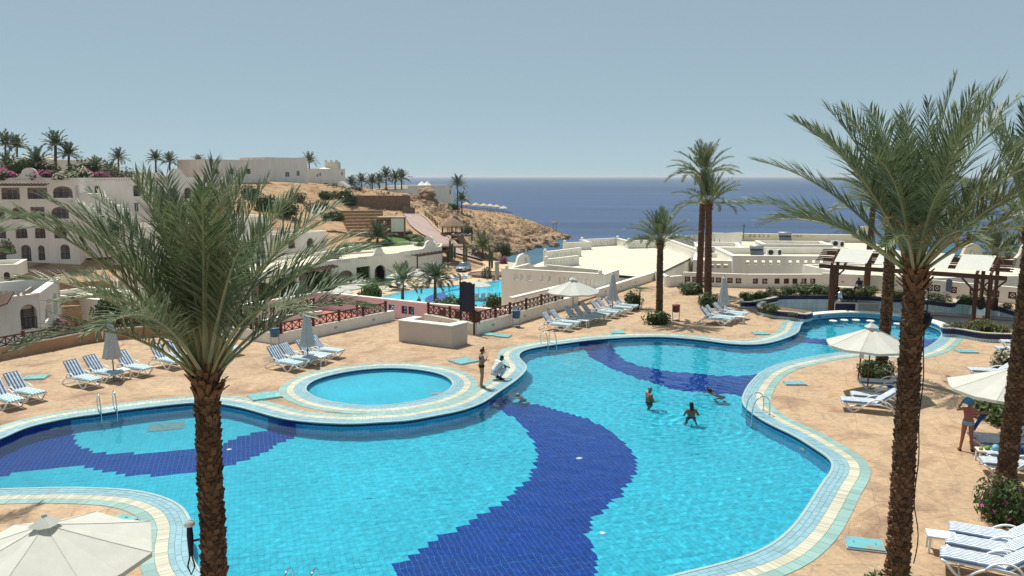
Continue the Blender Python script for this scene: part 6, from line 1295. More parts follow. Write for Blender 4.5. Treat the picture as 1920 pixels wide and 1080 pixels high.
for i, (x, y, Y, s, h, me, lb) in enumerate([(12, 334, 120, 2.4, 1.6, LBk[0], 'magenta bougainvillea on the hotel roof left of the gable'), (85, 333, 122, 2.6, 1.6, LBk[1], 'magenta bougainvillea on the hotel roof right of the gable'), (118, 333, 122, 2.4, 1.2, LBw, 'pale blossom along the hotel roof edge'), (158, 345, 130, 2.2, 3.0, LBw, 'white flowering bush between the hotel wing and the stair block'), (166, 333, 132, 1.8, 1.6, LBk[0], 'magenta bush above the white flowering one'), (188, 332, 133, 1.6, 1.3, LBk[1], 'small magenta bush behind the stair block roof'), (545, 400, 165, 3.4, 3.4, LB[1], 'green trees on the slope behind the right palm fronds'), (500, 392, 168, 3.4, 3.6, LB[2], 'dark trees on the slope behind the palm crown'), (470, 372, 176, 3.0, 3.2, LB[0], 'round trees high on the slope above the palm crown'), (615, 372, 190, 2.6, 2.2, LB[1], 'dark shrubs at the top of the slope left of the stone wall'), (625, 412, 160, 2.4, 2.4, LB[2], 'dark shrubs left of the terraced bank'), (560, 374, 184, 2.6, 2.0, LBg[1], 'dusty olive scrub high on the sandy slope'), (590, 392, 176, 2.8, 2.6, LBg[0], 'grey green trees below the hilltop villa'), (225, 440, 106, 2.0, 2.4, LB[0], 'dark green shrub below the outside staircase'), (300, 440, 118, 2.5, 3, LB[1], 'dark green tree under the gabled house'), (665, 470, 143, 3.0, 1.8, LBs[0], 'bright hedge mound behind the bungalow row'), (690, 466, 144, 2.4, 1.6, LBs[1], 'bright hedge mound left of the lawn palm'), (645, 385, 200, 3.4, 5.0, LB[2], 'green tree at the left end of the grey brown stone wall'), (767, 440, 162, 1.2, 1.2, LB[0], 'small round shrub beside the white cabin'), (748, 441, 160, 1.2, 1.2, LB[1], 'small round shrub before the white cabin'), (728, 441, 160, 1.2, 1.2, LB[2], 'small round shrub before the red door'), (775, 448, 156, 1.8, 1.3, LBs[0], 'upper end of the hedge along the road'), (787, 455, 152, 2.0, 1.4, LBs[1], 'middle of the hedge along the road'), (797, 464, 147, 2.0, 1.4, LBs[0], 'lower end of the hedge along the road'), (833, 471, 146, 1.6, 1.2, LBs[1], 'small bush at the corner behind the round gable'), (895, 485, 162, 1.6, 2.6, LBg[0], 'dry olive shrub on the bank below the hut'), (932, 470, 190, 1.6, 2.6, LBg[1], 'olive shrub at the foot of the headland'), (948, 478, 188, 1.8, 3.2, LB[0], 'yellow green tree before the cove'), (944, 494, 150, 1.3, 1.6, LBk[0], 'magenta bush beside the round gable wall'), (875, 437, 178, 1.6, 2.2, LBg[0], 'olive shrub right of the thatched hut steps'), (848, 392, 262, 2.6, 2.4, LB[1], 'dark round tree at the foot of the windowless building'), (838, 393, 262, 1.5, 1.4, LB[2], 'small bush at the corner of the windowless building'), (600, 353, 226, 2.6, 1.4, LBs[0], 'green hedge below the hilltop house'), (628, 352, 226, 2.2, 1.6, LBs[1], 'round hedge right of the hilltop house arches'), (660, 354, 222, 4, 1.0, LB[0], 'low hedge along the hill edge'), (912, 516, 128, 1.2, 1.8, LBg[1], 'grey shrub in the kerbed bed beside the car'), (50, 330, 150, 3.2, 3.6, LB[0], 'dark green tree clump before the long lodge'), (90, 332, 152, 3, 3, LB[1], 'dark green tree clump left of the tallest hilltop palm'), (225, 333, 148, 3, 2.6, LBg[0], 'grey green tree before the skyline house'), (160, 331, 150, 3, 3.4, LB[2], 'dark green tree clump right of the second hilltop palm'), (10, 472, 112, 1.4, 2.2, LBg[0], 'small pale tree in front of the hotel wing')]):
    p = A(x, y, Y); bush(lb, (p.x, p.y, p.z - .3), s, h, me, group='shrubs below the terrace')
# cacti beside the road
M['cactus'] = mat('cactus_green', (.10, .12, .06), (.07, .09, .045), 3, .8)
for i, (x, y, Y, h, lb) in enumerate([(844, 482, 140, 3.2, 'clump of tall cactus columns beside the road bend'), (870, 497, 138, 4.2, 'single tall cactus behind the parked car'), (918, 500, 136, 3.6, 'tall cactus right of the pale young palm')]):
    p = A(x, y, Y); r = thing('column_cactus', lb, 'cactus', p, 0, 'cacti beside the road')
    for k in range(3 if i == 0 else 2): mb = MB(); mb.lathe([(.14, -.3), (.17, .3), (.17, h * (1 - .2 * k) * .85), (.1, h * (1 - .2 * k) * .97), (.02, h * (1 - .2 * k))], (.42 * k, .1 * k, 0), 8, rf=lambda t, i_: 1 + .14 * cos(4 * t)); mb.build('column', M['cactus'], r)
# ================================================================ furniture
def stripes(name, c1, c2, n, axis=1, width=.66, dash=False):
    m, nt, bs = base_mat(name); L = nt.links; o = nd(nt, 'ShaderNodeTexCoord').outputs['Object']; s = nd(nt, 'ShaderNodeSeparateXYZ'); L.new(o, s.inputs[0])
    mu = nd(nt, 'ShaderNodeMath', operation='MULTIPLY_ADD'); mu.inputs[1].default_value = n / width; mu.inputs[2].default_value = 50.25; L.new(s.outputs[axis], mu.inputs[0]); fr = nd(nt, 'ShaderNodeMath', operation='FRACT'); L.new(mu.outputs[0], fr.inputs[0])
    gt = nd(nt, 'ShaderNodeMath', operation='GREATER_THAN'); gt.inputs[1].default_value = .52; L.new(fr.outputs[0], gt.inputs[0]); mx = nd(nt, 'ShaderNodeMixRGB'); mx.inputs[1].default_value = (*c1, 1); mx.inputs[2].default_value = (*c2, 1)
    nz = nd(nt, 'ShaderNodeTexNoise'); nz.inputs['Scale'].default_value = 9; L.new(o, nz.inputs['Vector']); mr = nd(nt, 'ShaderNodeMapRange'); mr.inputs['From Min'].default_value = .35; mr.inputs['From Max'].default_value = .65; mr.inputs['To Min'].default_value = .8; mr.inputs['To Max'].default_value = 1.05; L.new(nz.outputs['Fac'], mr.inputs[0])
    L.new(gt.outputs[0], mx.inputs[0]); sc = nd(nt, 'ShaderNodeVectorMath', operation='SCALE'); L.new(mx.outputs[0], sc.inputs[0]); L.new(mr.outputs[0], sc.inputs['Scale']); L.new(sc.outputs[0], bs.inputs['Base Color']); bs.inputs['Roughness'].default_value = .85
    b = nd(nt, 'ShaderNodeBump'); b.inputs['Strength'].default_value = .4; b.inputs['Distance'].default_value = .02; L.new(nz.outputs['Fac'], b.inputs['Height']); L.new(b.outputs[0], bs.inputs['Normal']); return m
M['stripe'] = stripes('blue_white_striped_cushion', (.66, .74, .74), (.05, .12, .27), 6.0)
M['stripe_b'] = stripes('navy_white_striped_back', (.66, .73, .74), (.085, .15, .30), 5.0)
M['stripe_sunlit'] = stripes('sunlit_striped_cushion', (.60, .72, .72), (.22, .34, .40), 6.0)  # paler than the back stripes: sun on the seat painted into the cloth
M['stripe_n'] = stripes('narrow_striped_cushion', (.76, .80, .80), (.13, .20, .32), 8.0)
M['towel'] = mat('bright_blue_towel', (.02, .09, .36), (.015, .06, .26), 8, .95, .6, 40)
M['towel2'] = mat('sky_blue_towel', (.06, .28, .50), (.05, .22, .42), 8, .95, .6, 40)
def cushion(mb, p0, p1, w, t, puffs=0, n=10):
    """padded slab from p0 to p1 (x,z), rounded edges, quilted ridges"""
    a = Vector((p0[0], 0, p0[1])); b = Vector((p1[0], 0, p1[1])); d = (b - a).normalized(); up = Vector((-d.z, 0, d.x)); up = up if up.z > 0 else -up; N = max(8, puffs * 4); vs = []; ring = [(-1, 0), (-.97, .6), (-.85, 1), (0, 1.06), (.85, 1), (.97, .6), (1, 0), (.9, -.35), (-.9, -.35)]; k = len(ring)
    for i in range(N + 1):
        s = i / N; q = a.lerp(b, s); f = 1 if not puffs else .86 + .14 * abs(sin(pi * s * puffs)); e = min(1, .55 + 6 * min(s, 1 - s))
        for x, z in ring: vs.append(q + Vector((0, x * w / 2 * (.96 + .04 * e), 0)) + up * (z * t * (f if z > .3 else 1) * (e if z > .3 else 1)))
    fs = [(i * k + j, i * k + (j + 1) % k, (i + 1) * k + (j + 1) % k, (i + 1) * k + j) for i in range(N) for j in range(k)] + [tuple(range(k)), tuple(N * k + j for j in range(k - 1, -1, -1))]
    return mb.add(vs, fs)
def make_lounger(label, back=52, seat_m='stripe_sunlit', back_m='stripe_b'):
    r = thing('sun_lounger', label, 'sun lounger', (0, 0, 0), 0, 'striped sun loungers')
    for s in (-1, 1):
        y = s * .33; pts = [(-.86, 0), (-.90, .05), (-.86, .12), (-.70, .25), (-.40, .33), (-.22, .34), (.02, .33), (.28, .20), (.42, .08), (.52, .02), (.64, .03), (.74, .12), (.86, .26), (.94, .33), (.98, .34)]
        q = resample([Vector(p) for p in pts], .08, False); mb = MB(); mb.tube([(p.x, y, p.y + .02) for p in q], .032, 7); mb.build('side_frame', M['plastic'], r, True)
        arm = [(-.60, .30), (-.52, .44), (-.36, .54), (-.16, .53), (0.02, .44), (.12, .32)]; q = resample([Vector(p) for p in arm], .07, False); mb = MB(); mb.tube([(p.x, y * 1.03, p.y) for p in q], .026, 7); mb.build('armrest', M['plastic'], r, True)
    mb = MB(); mb.box((.36, 0, .335), (1.26, .60, .035)); mb.build('seat_slats', M['plastic'], r)
    for x in (-.84, .60): mb = MB(); mb.tube([(x, -.33, .04), (x, .33, .04)], .022, 6); mb.build('cross_bar', M['plastic'], r)
    a = radians(back); bx, bz = -.28, .36; ex, ez = bx - .80 * cos(a), bz + .80 * sin(a); mb = MB(); mb.bar((bx, 0, bz - .02), (ex, 0, ez - .02), .62, .04, up=(0, 0, 1)); mb.build('back_frame', M['plastic'], r)
    mb = MB(); cushion(mb, (-.26, .375), (1.0, .375), .62, .065, 5); mb.build('seat_cushion', M[seat_m], r, True); mb = MB(); cushion(mb, (ex - .03 * cos(a), ez + .03 * sin(a)), (bx + .03, bz + .03), .62, .06, 3); mb.build('back_cushion', M[back_m], r, True)
    return r
LG = make_lounger('x'); LGu = []
LG2 = make_lounger('x', 40, 'stripe_n', 'stripe_n'); LG2u = []
RZ = radians(-28)
LL = [(8,762,'lounger cut by the left edge of the picture'), (46,749,'second lounger from the left edge'), (155,723,'left one of three loungers round the closed parasol at left'), (192,712,'middle one of three loungers round the closed parasol at left'), (250,702,'right one of three loungers beyond the left closed parasol and its table'), (312,688,'lounger left of the big left palm trunk, nearer one'), (340,681,'lounger left of the big left palm trunk, farther one'), (400,668,'lounger half hidden behind the left palm trunk'), (424,663,'lounger just right of the left palm trunk'),
      (533,692,'nearest of four loungers by the white parapet corner'), (556,685,'second of four loungers by the white parapet corner'), (586,677,'third of four loungers by the parapet corner, behind the closed parasol pole'), (609,669,'farthest of four loungers by the white parapet corner'),
      (1041,619,'nearest lounger of the long row, by the pool ladder'), (1056,614,'second lounger of the long row in the parasol shade'), (1082,607,'third lounger of the long row beside the parasol pole'), (1098,603,'fourth lounger of the long row, half in the parasol shade'), (1113,599,'fifth lounger of the long row'), (1130,594.5,'sixth lounger of the long row with a patterned towel back'), (1142,591,'seventh lounger of the long row'), (1156,586,'eighth lounger of the long row by the closed middle parasol'), (1169,581.5,'last lounger of the long row next to the shrub'),
      (1338,608,'nearest lounger under the right closed parasol'), (1347,604.5,'second lounger under the right closed parasol'), (1361,599.5,'third lounger under the right closed parasol'), (1371,596,'farthest lounger under the right closed parasol')]
rl = random.Random(3)
for x, y, lb in LL: place(LG, LGu, G(x, y), RZ + rl.uniform(-.11, .11), lb)
RR = [(1628,771,162,'nearest lounger under the open parasol right of the pool'), (1646,760,162,'middle lounger under the open parasol right of the pool'), (1657,733,165,'farthest lounger under the open parasol right of the pool'), (1916,655,168,'far lounger at the right edge behind the pale flowering shrub'), (1908,668,168,'lounger at the right edge just before the pale flowering shrub'), (1862,711,165,'pale lounger behind the canopy of the right open parasol'),
      (1880,842,166,'lounger nearest the woman with the blue towel'), (1896,852,166,'lounger behind the small table with snacks'), (1912,874,166,'lounger with a blue towel beside the right edge palm'), (1908,893,162,'lounger before the magenta flowering bush'),
      (1866,1032,152,'farthest of three loungers in the bottom right corner'), (1862,1056,152,'middle of three loungers in the bottom right corner'), (1856,1084,152,'nearest of three loungers in the bottom right corner')]
for x, y, a, lb in RR: place(LG2, LG2u, G(x, y), radians(a), lb)
def drape_cloth(name, label, p, sx, sy, rz, m, seed=0, z=.45, fall=.0):
    rnd = random.Random(seed); mb = MB(); N = 12; vs = []
    for i in range(N + 1):
        for j in range(N + 1): x, y = (i / N - .5) * sx, (j / N - .5) * sy; vs.append((x, y, .02 + .05 * noise.noise(Vector((x * 5, y * 5, seed))) + .03 * noise.noise(Vector((x * 11, y * 11, seed + 4))) - fall * max(0, abs(x) / sx - .3) * 2))
    mb.add(vs, [(i * (N + 1) + j, (i + 1) * (N + 1) + j, (i + 1) * (N + 1) + j + 1, i * (N + 1) + j + 1) for i in range(N) for j in range(N)]); o = mb.build(name, m, None, True); o.location = (p[0], p[1], z); o.rotation_euler = (0, 0, rz); return tag(o, label, 'towel', 'towels on the loungers')
drape_cloth('towel', 'bright blue towel on the lounger beside the right edge palm', G(1897, 872), .7, .5, 2.9, M['towel'], 1, .44)
drape_cloth('towel', 'sky blue towel hanging off the far lounger by the right edge palm', G(1916, 862), .5, .4, 2.9, M['towel2'], 2, .46)
drape_cloth('towel', 'bright blue towel on the middle lounger under the open parasol', G(1672, 751), .4, .45, 2.9, M['towel'], 3, .52)
drape_cloth('towel', 'crumpled white towel on the sixth lounger of the long row', G(1130, 593.5), .5, .5, -.5, M['cloth'], 4, .45)
def make_table(r):
    mb = MB(); mb.box((0, 0, .415), (.62, .42, .03)); mb.build('table_top', M['plastic'], r); mb = MB(); mb.box((0, 0, .38), (.54, .34, .04)); mb.build('apron', M['plastic'], r)
    for sx in (-1, 1):
        for sy in (-1, 1): mb = MB(); mb.bar((sx * .27, sy * .17, 0), (sx * .25, sy * .16, .37), .05); mb.build('leg', M['plastic'], r)
    return r
TB = make_table(thing('side_table', 'x', 'side table', (0, 0, 0), 0, 'white side tables')); TBu = []
for x, y, a, lb in [(231,710,-28,'white side table by the left closed parasol'), (598,684,-28,'white side table between the loungers near the parapet corner'), (1094,613,-28,'white side table in the shade of the open parasol by the long row'), (1165,592,-28,'white side table at the far end of the long row'), (1386,606,-28,'white side table at the right end of the group by the right closed parasol'), (1655,748,-18,'grey shaded side table under the open parasol right of the pool'), (1850,868,-14,'white side table with a bag and snacks behind the woman'), (1763,1034,-20,'white side table by the bottom right loungers')]: place(TB, TBu, G(x, y), radians(a), lb, 1.0 if y < 1000 else 1.02)
p = G(1850, 868); 
def soft(name, label, cat, p, s, m, group=None): r = MB(); r.sphere((0, 0, s[2]), s, 10, 7); o = r.build(name, m, None, True); o.location = p; o.rotation_euler = (0, 0, .4); return tag(o, label, cat, group)
M['ybag'] = mat('yellow_wrapper', (.55, .42, .05), (.5, .35, .04), 9, .5, .5, 30); M['gbag'] = mat('green_wrapper', (.16, .36, .03), (.12, .3, .03), 9, .5, .5, 30); M['bbag'] = mat('pale_blue_bag', (.22, .48, .58), (.16, .40, .52), 9, .5, .6, 25)
soft('snack_packet', 'yellow snack packet on the small table near the woman', 'packet', (p.x - .22, p.y, .43), (.09, .06, .05), M['ybag']); soft('snack_packet', 'green snack packet beside the yellow one on the small table', 'packet', (p.x - .02, p.y, .43), (.12, .07, .06), M['gbag']); soft('plastic_bag', 'pale blue plastic bag hanging over the small table', 'bag', (p.x + .24, p.y - .03, .36), (.16, .12, .13), M['bbag'])
# parasols
def canopy_mesh(R, h, n=8, sag=.06):
    mb = MB(); vs = [(0, 0, h)]; per = 6; seg = 6
    for i in range(1, seg + 1):
        s = i / seg
        for k in range(n * per):
            a = 2 * pi * k / (n * per); f = abs(((k / per) % 1) - .5) * 2; rim = cos(pi / n) / cos(((a + pi / n * 0) % (2 * pi / n)) - pi / n); rr_ = R * s * rim; vs.append((rr_ * cos(a), rr_ * sin(a), h * (1 - s) + .12 * h * sin(pi * s) * 0 - sag * (1 - f) * s - .05 * s * (1 - s)))
    nn = n * per; fs = [(0, 1 + k, 1 + (k + 1) % nn) for k in range(nn)] + [(1 + i * nn + k, 1 + (i + 1) * nn + k, 1 + (i + 1) * nn + (k + 1) % nn, 1 + i * nn + (k + 1) % nn) for i in range(seg - 1) for k in range(nn)]
    b = len(vs); vs += [(v[0] * 1.0, v[1] * 1.0, v[2] - .09) for v in vs[-nn:]]; fs += [(b - nn + k, b + k, b + (k + 1) % nn, b - nn + (k + 1) % nn) for k in range(nn)]
    mb.add(vs, fs); return mb.mesh('canopy', M['cloth'])
M['pole'] = mat('varnished_pole', (.16, .075, .035), (.12, .055, .03), 6, .4, 0)
M['seam'] = mat('canvas_seam', (.56, .55, .50), (.48, .47, .42), 8, .9)
def parasol(label, p, H_=2.5, R=1.65, rise=.62, rz=0.0, group='open parasols'):
    r = thing('open_parasol', label, 'parasol', p, rz, group); o = link('canopy', canopy_mesh(R, rise), r); o.location = (0, 0, H_ - rise)
    mb = MB(); mb.tube([(0, 0, 0), (0, 0, H_ - .02)], .028, 8); mb.build('pole', M['pole'], r, True); mb = MB(); mb.lathe([(.24, 0), (.25, .05), (.10, .09), (.05, .10), (.045, .3)], n=14); mb.build('base', M['grey'], r, True)
    for k in range(8): a = 2 * pi * k / 8; mb = MB(); mb.bar((0, 0, H_ - .05), (R * .98 * cos(a), R * .98 * sin(a), H_ - rise - .03), .022); mb.build('rib', M['pole'], r); mb = MB(); mb.tube([(R * s_ * cos(a), R * s_ * sin(a), H_ - rise * s_ - .05 * s_ * (1 - s_) + .002) for s_ in (.08, .35, .65, .995)], .009, 5); mb.build('seam', M['seam'], r)
    mb = MB(); mb.add([(0, 0, H_ + .20)] + [((.22 + .07 * (k % 2)) * cos(2 * pi * k / 8), (.22 + .07 * (k % 2)) * sin(2 * pi * k / 8), H_ + .015 + .03 * (k % 2) - .02) for k in range(8)], [(0, 1 + k, 1 + (k + 1) % 8) for k in range(8)]); mb.build('top_flap', M['cloth'], r); mb = MB(); mb.sphere((0, 0, H_ + .17), .05, 8, 6); mb.build('finial', M['greycloth'], r, True); return r
parasol('open cream parasol over the long row of loungers before the white parapet', G(1074, 601), 2.55, 1.68, .72, .2)
parasol('open cream parasol right of the pool in front of the palm trunk', G(1626, 737), 2.75, 1.72, .70, .15)
q = G(1889, 841); parasol('open cream parasol at the right edge over the woman with the towel', q, 2.72, 1.95, .70, .0)
q = A(83, 972, 13.8); parasol('large open cream parasol cut by the bottom left corner', (q.x, q.y, 0), q.z - .12, 1.92, .60, .05)
def closed_parasol(label, p, H_=2.5):
    r = thing('closed_parasol', label, 'parasol', p, 0, 'folded parasols'); mb = MB(); mb.tube([(0, 0, 0), (0, 0, H_)], .026, 8); mb.build('pole', M['pole'], r, True); mb = MB(); mb.lathe([(.24, 0), (.25, .05), (.10, .09), (.05, .10), (.045, .3)], n=14); mb.build('base', M['grey'], r, True)
    mb = MB(); ph = p[0] * 3; prof = [(.02, H_ + .02), (.075, H_ - .04), (.10, H_ - .12), (.15, H_ - .4), (.22, H_ - .9), (.30, H_ - 1.4), (.345, H_ - 1.62), (.31, H_ - 1.64)]
    mb.lathe(prof[::-1], n=40, rf=lambda t, i: 1 + .20 * sin(8 * t + ph) + .06 * sin(3 * t + ph)); mb.build('folded_canopy', M['greycloth'], r, True); mb = MB(); mb.lathe([(.11, H_ - .04), (.12, H_ + .0), (.10, H_ + .08), (.03, H_ + .12)], n=12, rf=lambda t, i: 1 + .15 * sin(5 * t)); mb.build('top_flap', M['cloth'], r, True); mb = MB(); mb.sphere((0, 0, H_ + .15), .045, 8, 6); mb.build('finial', M['pole'], r, True)
closed_parasol('folded grey parasol among the loungers at far left', G(214, 712), 2.6); closed_parasol('folded parasol among the loungers by the white parapet corner', G(578, 684), 2.55); closed_parasol('folded parasol at the far end of the long lounger row', G(1148, 589), 2.55); closed_parasol('folded parasol over the loungers near the twin tall palms', G(1355, 600), 2.6)
# pool ladders
def ladder(label, p, nrm):
    rz = atan2(nrm[1], nrm[0]); r = thing('pool_ladder', label, 'ladder', (p[0], p[1], 0), rz, 'steel pool ladders')
    for s in (-1, 1):
        pts = [(.55, 0.02), (.55, .42), (.51, .58), (.38, .70), (.18, .70), (.02, .58), (-.08, .35), (-.12, .05), (-.13, -1.0)]; q = resample([Vector(v) for v in pts], .07, False); mb = MB(); mb.tube([(v.x, s * .27, v.y) for v in q], .024, 8); mb.build('handrail', M['steel'], r, True); mb = MB(); mb.lathe([(.06, 0.014), (.06, .03), (.03, .045)], (.55, s * .27, 0), 10); mb.build('foot_flange', M['steel'], r)
    for k in range(4): mb = MB(); mb.box((-.14, 0, -.22 - .25 * k), (.09, .50, .03)); mb.build('step', M['steel'], r)
def edge_at(px, py):
    q = G(px, py).xy; i = min(range(len(POOL)), key=lambda k: (POOL[k] - q).length); t = (POOL[(i + 1) % len(POOL)] - POOL[i - 1]).normalized(); return POOL[i], Vector((t.y, -t.x))
for x, y, lb in [(204, 775, 'steel ladder at the left bay of the pool'), (1036, 648, 'steel ladder at the far pool edge by the long lounger row'), (1410, 775, 'steel ladder on the right pool edge near the bathers'), (568, 1116, 'steel ladder whose two hoops rise at the bottom edge')]: pq, nq = edge_at(x, y); ladder(lb, pq, nq)
# turquoise cover plates
M['plate'] = mat('turquoise_painted_plate', (.16, .42, .40), (.22, .48, .42), 3, .6, .3, 20, 'Object', col3=(.13, .36, .38)); M['plate2'] = mat('worn_turquoise_plate', (.14, .40, .44), (.30, .24, .15), 2.2, .6, .3, 20, 'Object', contrast=(.52, .66))
for x, y, sx, sy, a, m, lb in [(497,744,1.15,.95,30,'plate','pale turquoise cover plate between the round kids pool and the left bay'), (870,678,1.1,1.0,40,'plate2','worn turquoise cover plate behind the standing woman'), (225,980,.62,.62,60,'plate','turquoise cover plate beside the bottom left parasol'), (1621,1023,.82,.60,-16,'plate2','rusty turquoise cover plate left of the right foreground trunk'), (1490,720,.85,.55,-4,'plate2','turquoise cover plate on the deck right of the pool bend'), (1158,624,.75,.8,0,'plate','small turquoise plate at the far pool edge'), (919,628,.8,.6,-20,'plate','left one of two turquoise plates by the navy board'), (943,631,.8,.6,-20,'plate','right one of two turquoise plates by the navy board'), (67,709,.9,.7,10,'plate','pale turquoise plate on the deck behind the far left loungers'), (1426,626,.8,.7,0,'plate','small turquoise plate left of the curved planter'), (1812,660,.9,.6,-5,'plate','turquoise cover plate right of the round pool')]:
    p = G(x, y); r = thing('cover_plate', lb, 'cover plate', (p.x, p.y, 0), radians(a), 'turquoise cover plates'); mb = MB(); mb.box((0, 0, .022), (sx + .06, sy + .06, .03)); mb.build('rim', M['grey'], r); mb = MB(); mb.box((0, 0, .05), (sx, sy, .035)); mb.build('lid', M[m], r)
    for s in (-1, 1): mb = MB(); mb.tube([(s * sx * .3, -.05, .068), (s * sx * .3, 0, .085), (s * sx * .3, .05, .068)], .008, 5); mb.build('handle', M['dark'], r)
# bins on stands
M['bluebin'] = mat('blue_bin', (.05, .14, .26), (.04, .11, .21), 5, .5); M['redbin'] = mat('dull_red_bin', (.26, .075, .06), (.2, .06, .05), 5, .5)
for x, y, m, lb in [(516, 650, 'bluebin', 'blue litter bin on a stand by the white parapet corner'), (968, 613, 'bluebin', 'blue litter bin on a stand left of the long lounger row'), (1267, 601, 'redbin', 'dull red litter bin on a stand right of the short palm')]:
    p = G(x, y); r = thing('litter_bin', lb, 'bin', p, 0, 'litter bins on stands'); mb = MB(); mb.lathe([(.15, .52), (.20, .54), (.24, .9), (.25, .93), (.22, .93), (.17, .6)], n=14); mb.build('bucket', M[m], r, True); mb = MB(); mb.lathe([(.26, .93), (.24, .99), (.10, 1.03)], n=14); mb.build('lid', M[m], r)
    for s in (-1, 1): mb = MB(); mb.bar((s * .2, 0, 0), (s * .22, 0, .8), .04); mb.build('leg', M['grey'], r)
    mb = MB(); mb.box((0, 0, .05), (.46, .3, .03)); mb.build('base', M['grey'], r)
# pool fittings: inlets, lights, grille
for x, y, w_, h_ in [(312, 800, 1.25, .95), (818, 739, .5, .35)]:
    kd = x == 312; p = GF(x, y) if kd else GF(x, y, KD); mb = MB(); mb.box((p.x, p.y, p.z + .02), (w_, h_, .03), radians(18))
    for i in range(5): mb.box((p.x + (i - 2) * w_ * .19 * cos(.31), p.y + (i - 2) * w_ * .19 * sin(.31), p.z + .04), (w_ * .12, h_ * .9, .02), radians(18))
    o = mb.build('drain_grille', M['grey'] if not kd else mat('mossy_grille', (.20, .36, .34), (.14, .28, .28), 4, .6), basin if kd else kb)
for x, y in [(1086, 860), (430, 843), (1130, 1000)]: p = GF(x, y); mb = MB(); mb.lathe([(.10, 0.01), (.09, .04), (.03, .05)], p, 12); mb.build('floor_inlet', M['plastic'], basin)
for x, y in [(115, 795), (440, 764), (630, 795), (1503, 828), (1200, 633)]:
    pq, nq = edge_at(x, y); mb = MB(); mb.lathe([(.17, -.01), (.16, .03), (.06, .035)], (0, 0, 0), 16); o = mb.build('pool_light', M['grey'], basin, True); o.location = (pq.x, pq.y, -.62); o.rotation_euler = Vector((-nq.x, -nq.y, 0)).to_track_quat('Z', 'Y').to_euler()
for r in (basin, kb):
    for ch in r.children:
        try: ch.cycles.is_caustics_receiver = True
        except Exception: pass
# lamps on the palms and the cable
def spotlight(label, p, rz, tilt):
    r = thing('palm_spotlight', label, 'spotlight', p, rz, 'spotlights strapped to palms'); mb = MB(); mb.tube([(0, 0, .30), (0, 0, .10), (0, 0, -.25)], [.042, .055, .038], 10); mb.build('housing', M['navy'], r, True); mb = MB(); mb.lathe([(.085, .28), (.095, .31), (.08, .35), (.03, .37)], n=12); mb.build('lens', M['plastic'], r, True); mb = MB(); mb.tube([(0, 0, -.2), (.05, 0, -.45), (-.02, 0, -.60), (-.07, 0, -.45), (-.02, 0, -.25)], .014, 6); mb.build('cable_loop', M['dark'], r, True); mb = MB(); mb.bar((0, 0, 0), (.22, 0, .05), .03); mb.build('bracket', M['dark'], r)
q = A(357, 1015, 12.4); spotlight('navy spotlight with white lens on the left foreground palm trunk', q, 0, 0)
q = A(1737, 592, 15.2); r = thing('palm_spotlight', 'dark angled spotlight with a hanging cable on the right foreground palm trunk', 'spotlight', q, 0, 'spotlights strapped to palms'); mb = MB(); mb.tube([(.05, 0, 0), (.02, 0, -.16), (-.10, 0, -.36), (-.18, 0, -.52)], [.085, .07, .035, .015], 9); mb.build('housing', M['navy'], r, True); mb = MB(); mb.bar((-.22, 0, .0), (.06, 0, .02), .05, .08); mb.build('bracket', M['dark'], r); mb = MB(); mb.bar((-.12, 0, .16), (.05, 0, .02), .03); mb.build('strap', M['dark'], r)
mb = MB(); pts = []
for i in range(30): s = i / 29; z = r_t.z - .3 - (r_t.z - 1.2) * s; x = rb_.x + (r_t.x - rb_.x) * z / r_t.z + (.225 - .03 * z / 7) + .035 + .02 * sin(s * 23) + (.09 * max(0, sin((s - .8) * 12)) if s > .8 else 0); pts.append((x, 15.2 - .06, z))
tag(mb.tube(pts, .011, 6).build('trunk_cable', M['dark'], None, True), 'thin black cable running down the right side of the right foreground trunk', 'cable')
p = G(1609, 708); sg = thing('small_sign_post', 'thin reddish post with a small plate behind the open parasol right of the pool', 'sign', p); mb = MB(); mb.bar((0, 0, 0), (.06, 0, .95), .05); mb.build('post', M['pole'], sg); mb = MB(); mb.box((.07, -.03, .98), (.2, .03, .22)); mb.build('plate', M['pink'], sg)
mb = MB(); p = G(1770, 545, .45); tag(MB().wall((p.x - .3, p.y), (p.x + .3, p.y), .25, .26, .05).build('tmp', M['grey']), 'x', 'x'); bpy.data.objects.remove(bpy.data.objects['tmp'])
F = Face(G(1770,556.5)[:2], G(1800,560)[:2]); u = F.uz(1771, 545)[0]; mb = MB(); ol = arch(max(.3, u), .42, .42, .95); vs = [(*F.P(a, -.03), b) for a, b in ol] + [(*F.P(a, -.005), b) for a, b in ol]; n = len(ol); mb.add(vs, [tuple(range(n)), tuple(range(2 * n - 1, n - 1, -1))] + [(i, (i + 1) % n, n + (i + 1) % n, n + i) for i in range(n)]); tag(mb.build('arched_panel', mat('blue_grey_panel', (.16, .19, .27), (.12, .15, .22), 3, .6)), 'blue grey pointed arch panel on the curved lattice wall', 'panel')
q0, q1 = G(1560, 549), G(1625, 551); bn = thing('white_bench', 'long low white bench along the wall under the pergola', 'bench'); F = Face(q0[:2], q1[:2]); mb = MB(); mb.wall(F.p0, F.p1, .38, .45, .5); mb.build('seat', M['white'], bn); mb = MB(); mb.wall(F.P(.05, .05), F.P(F.L - .05, .05), 0, .379, .4); mb.build('plinth', M['white'], bn)
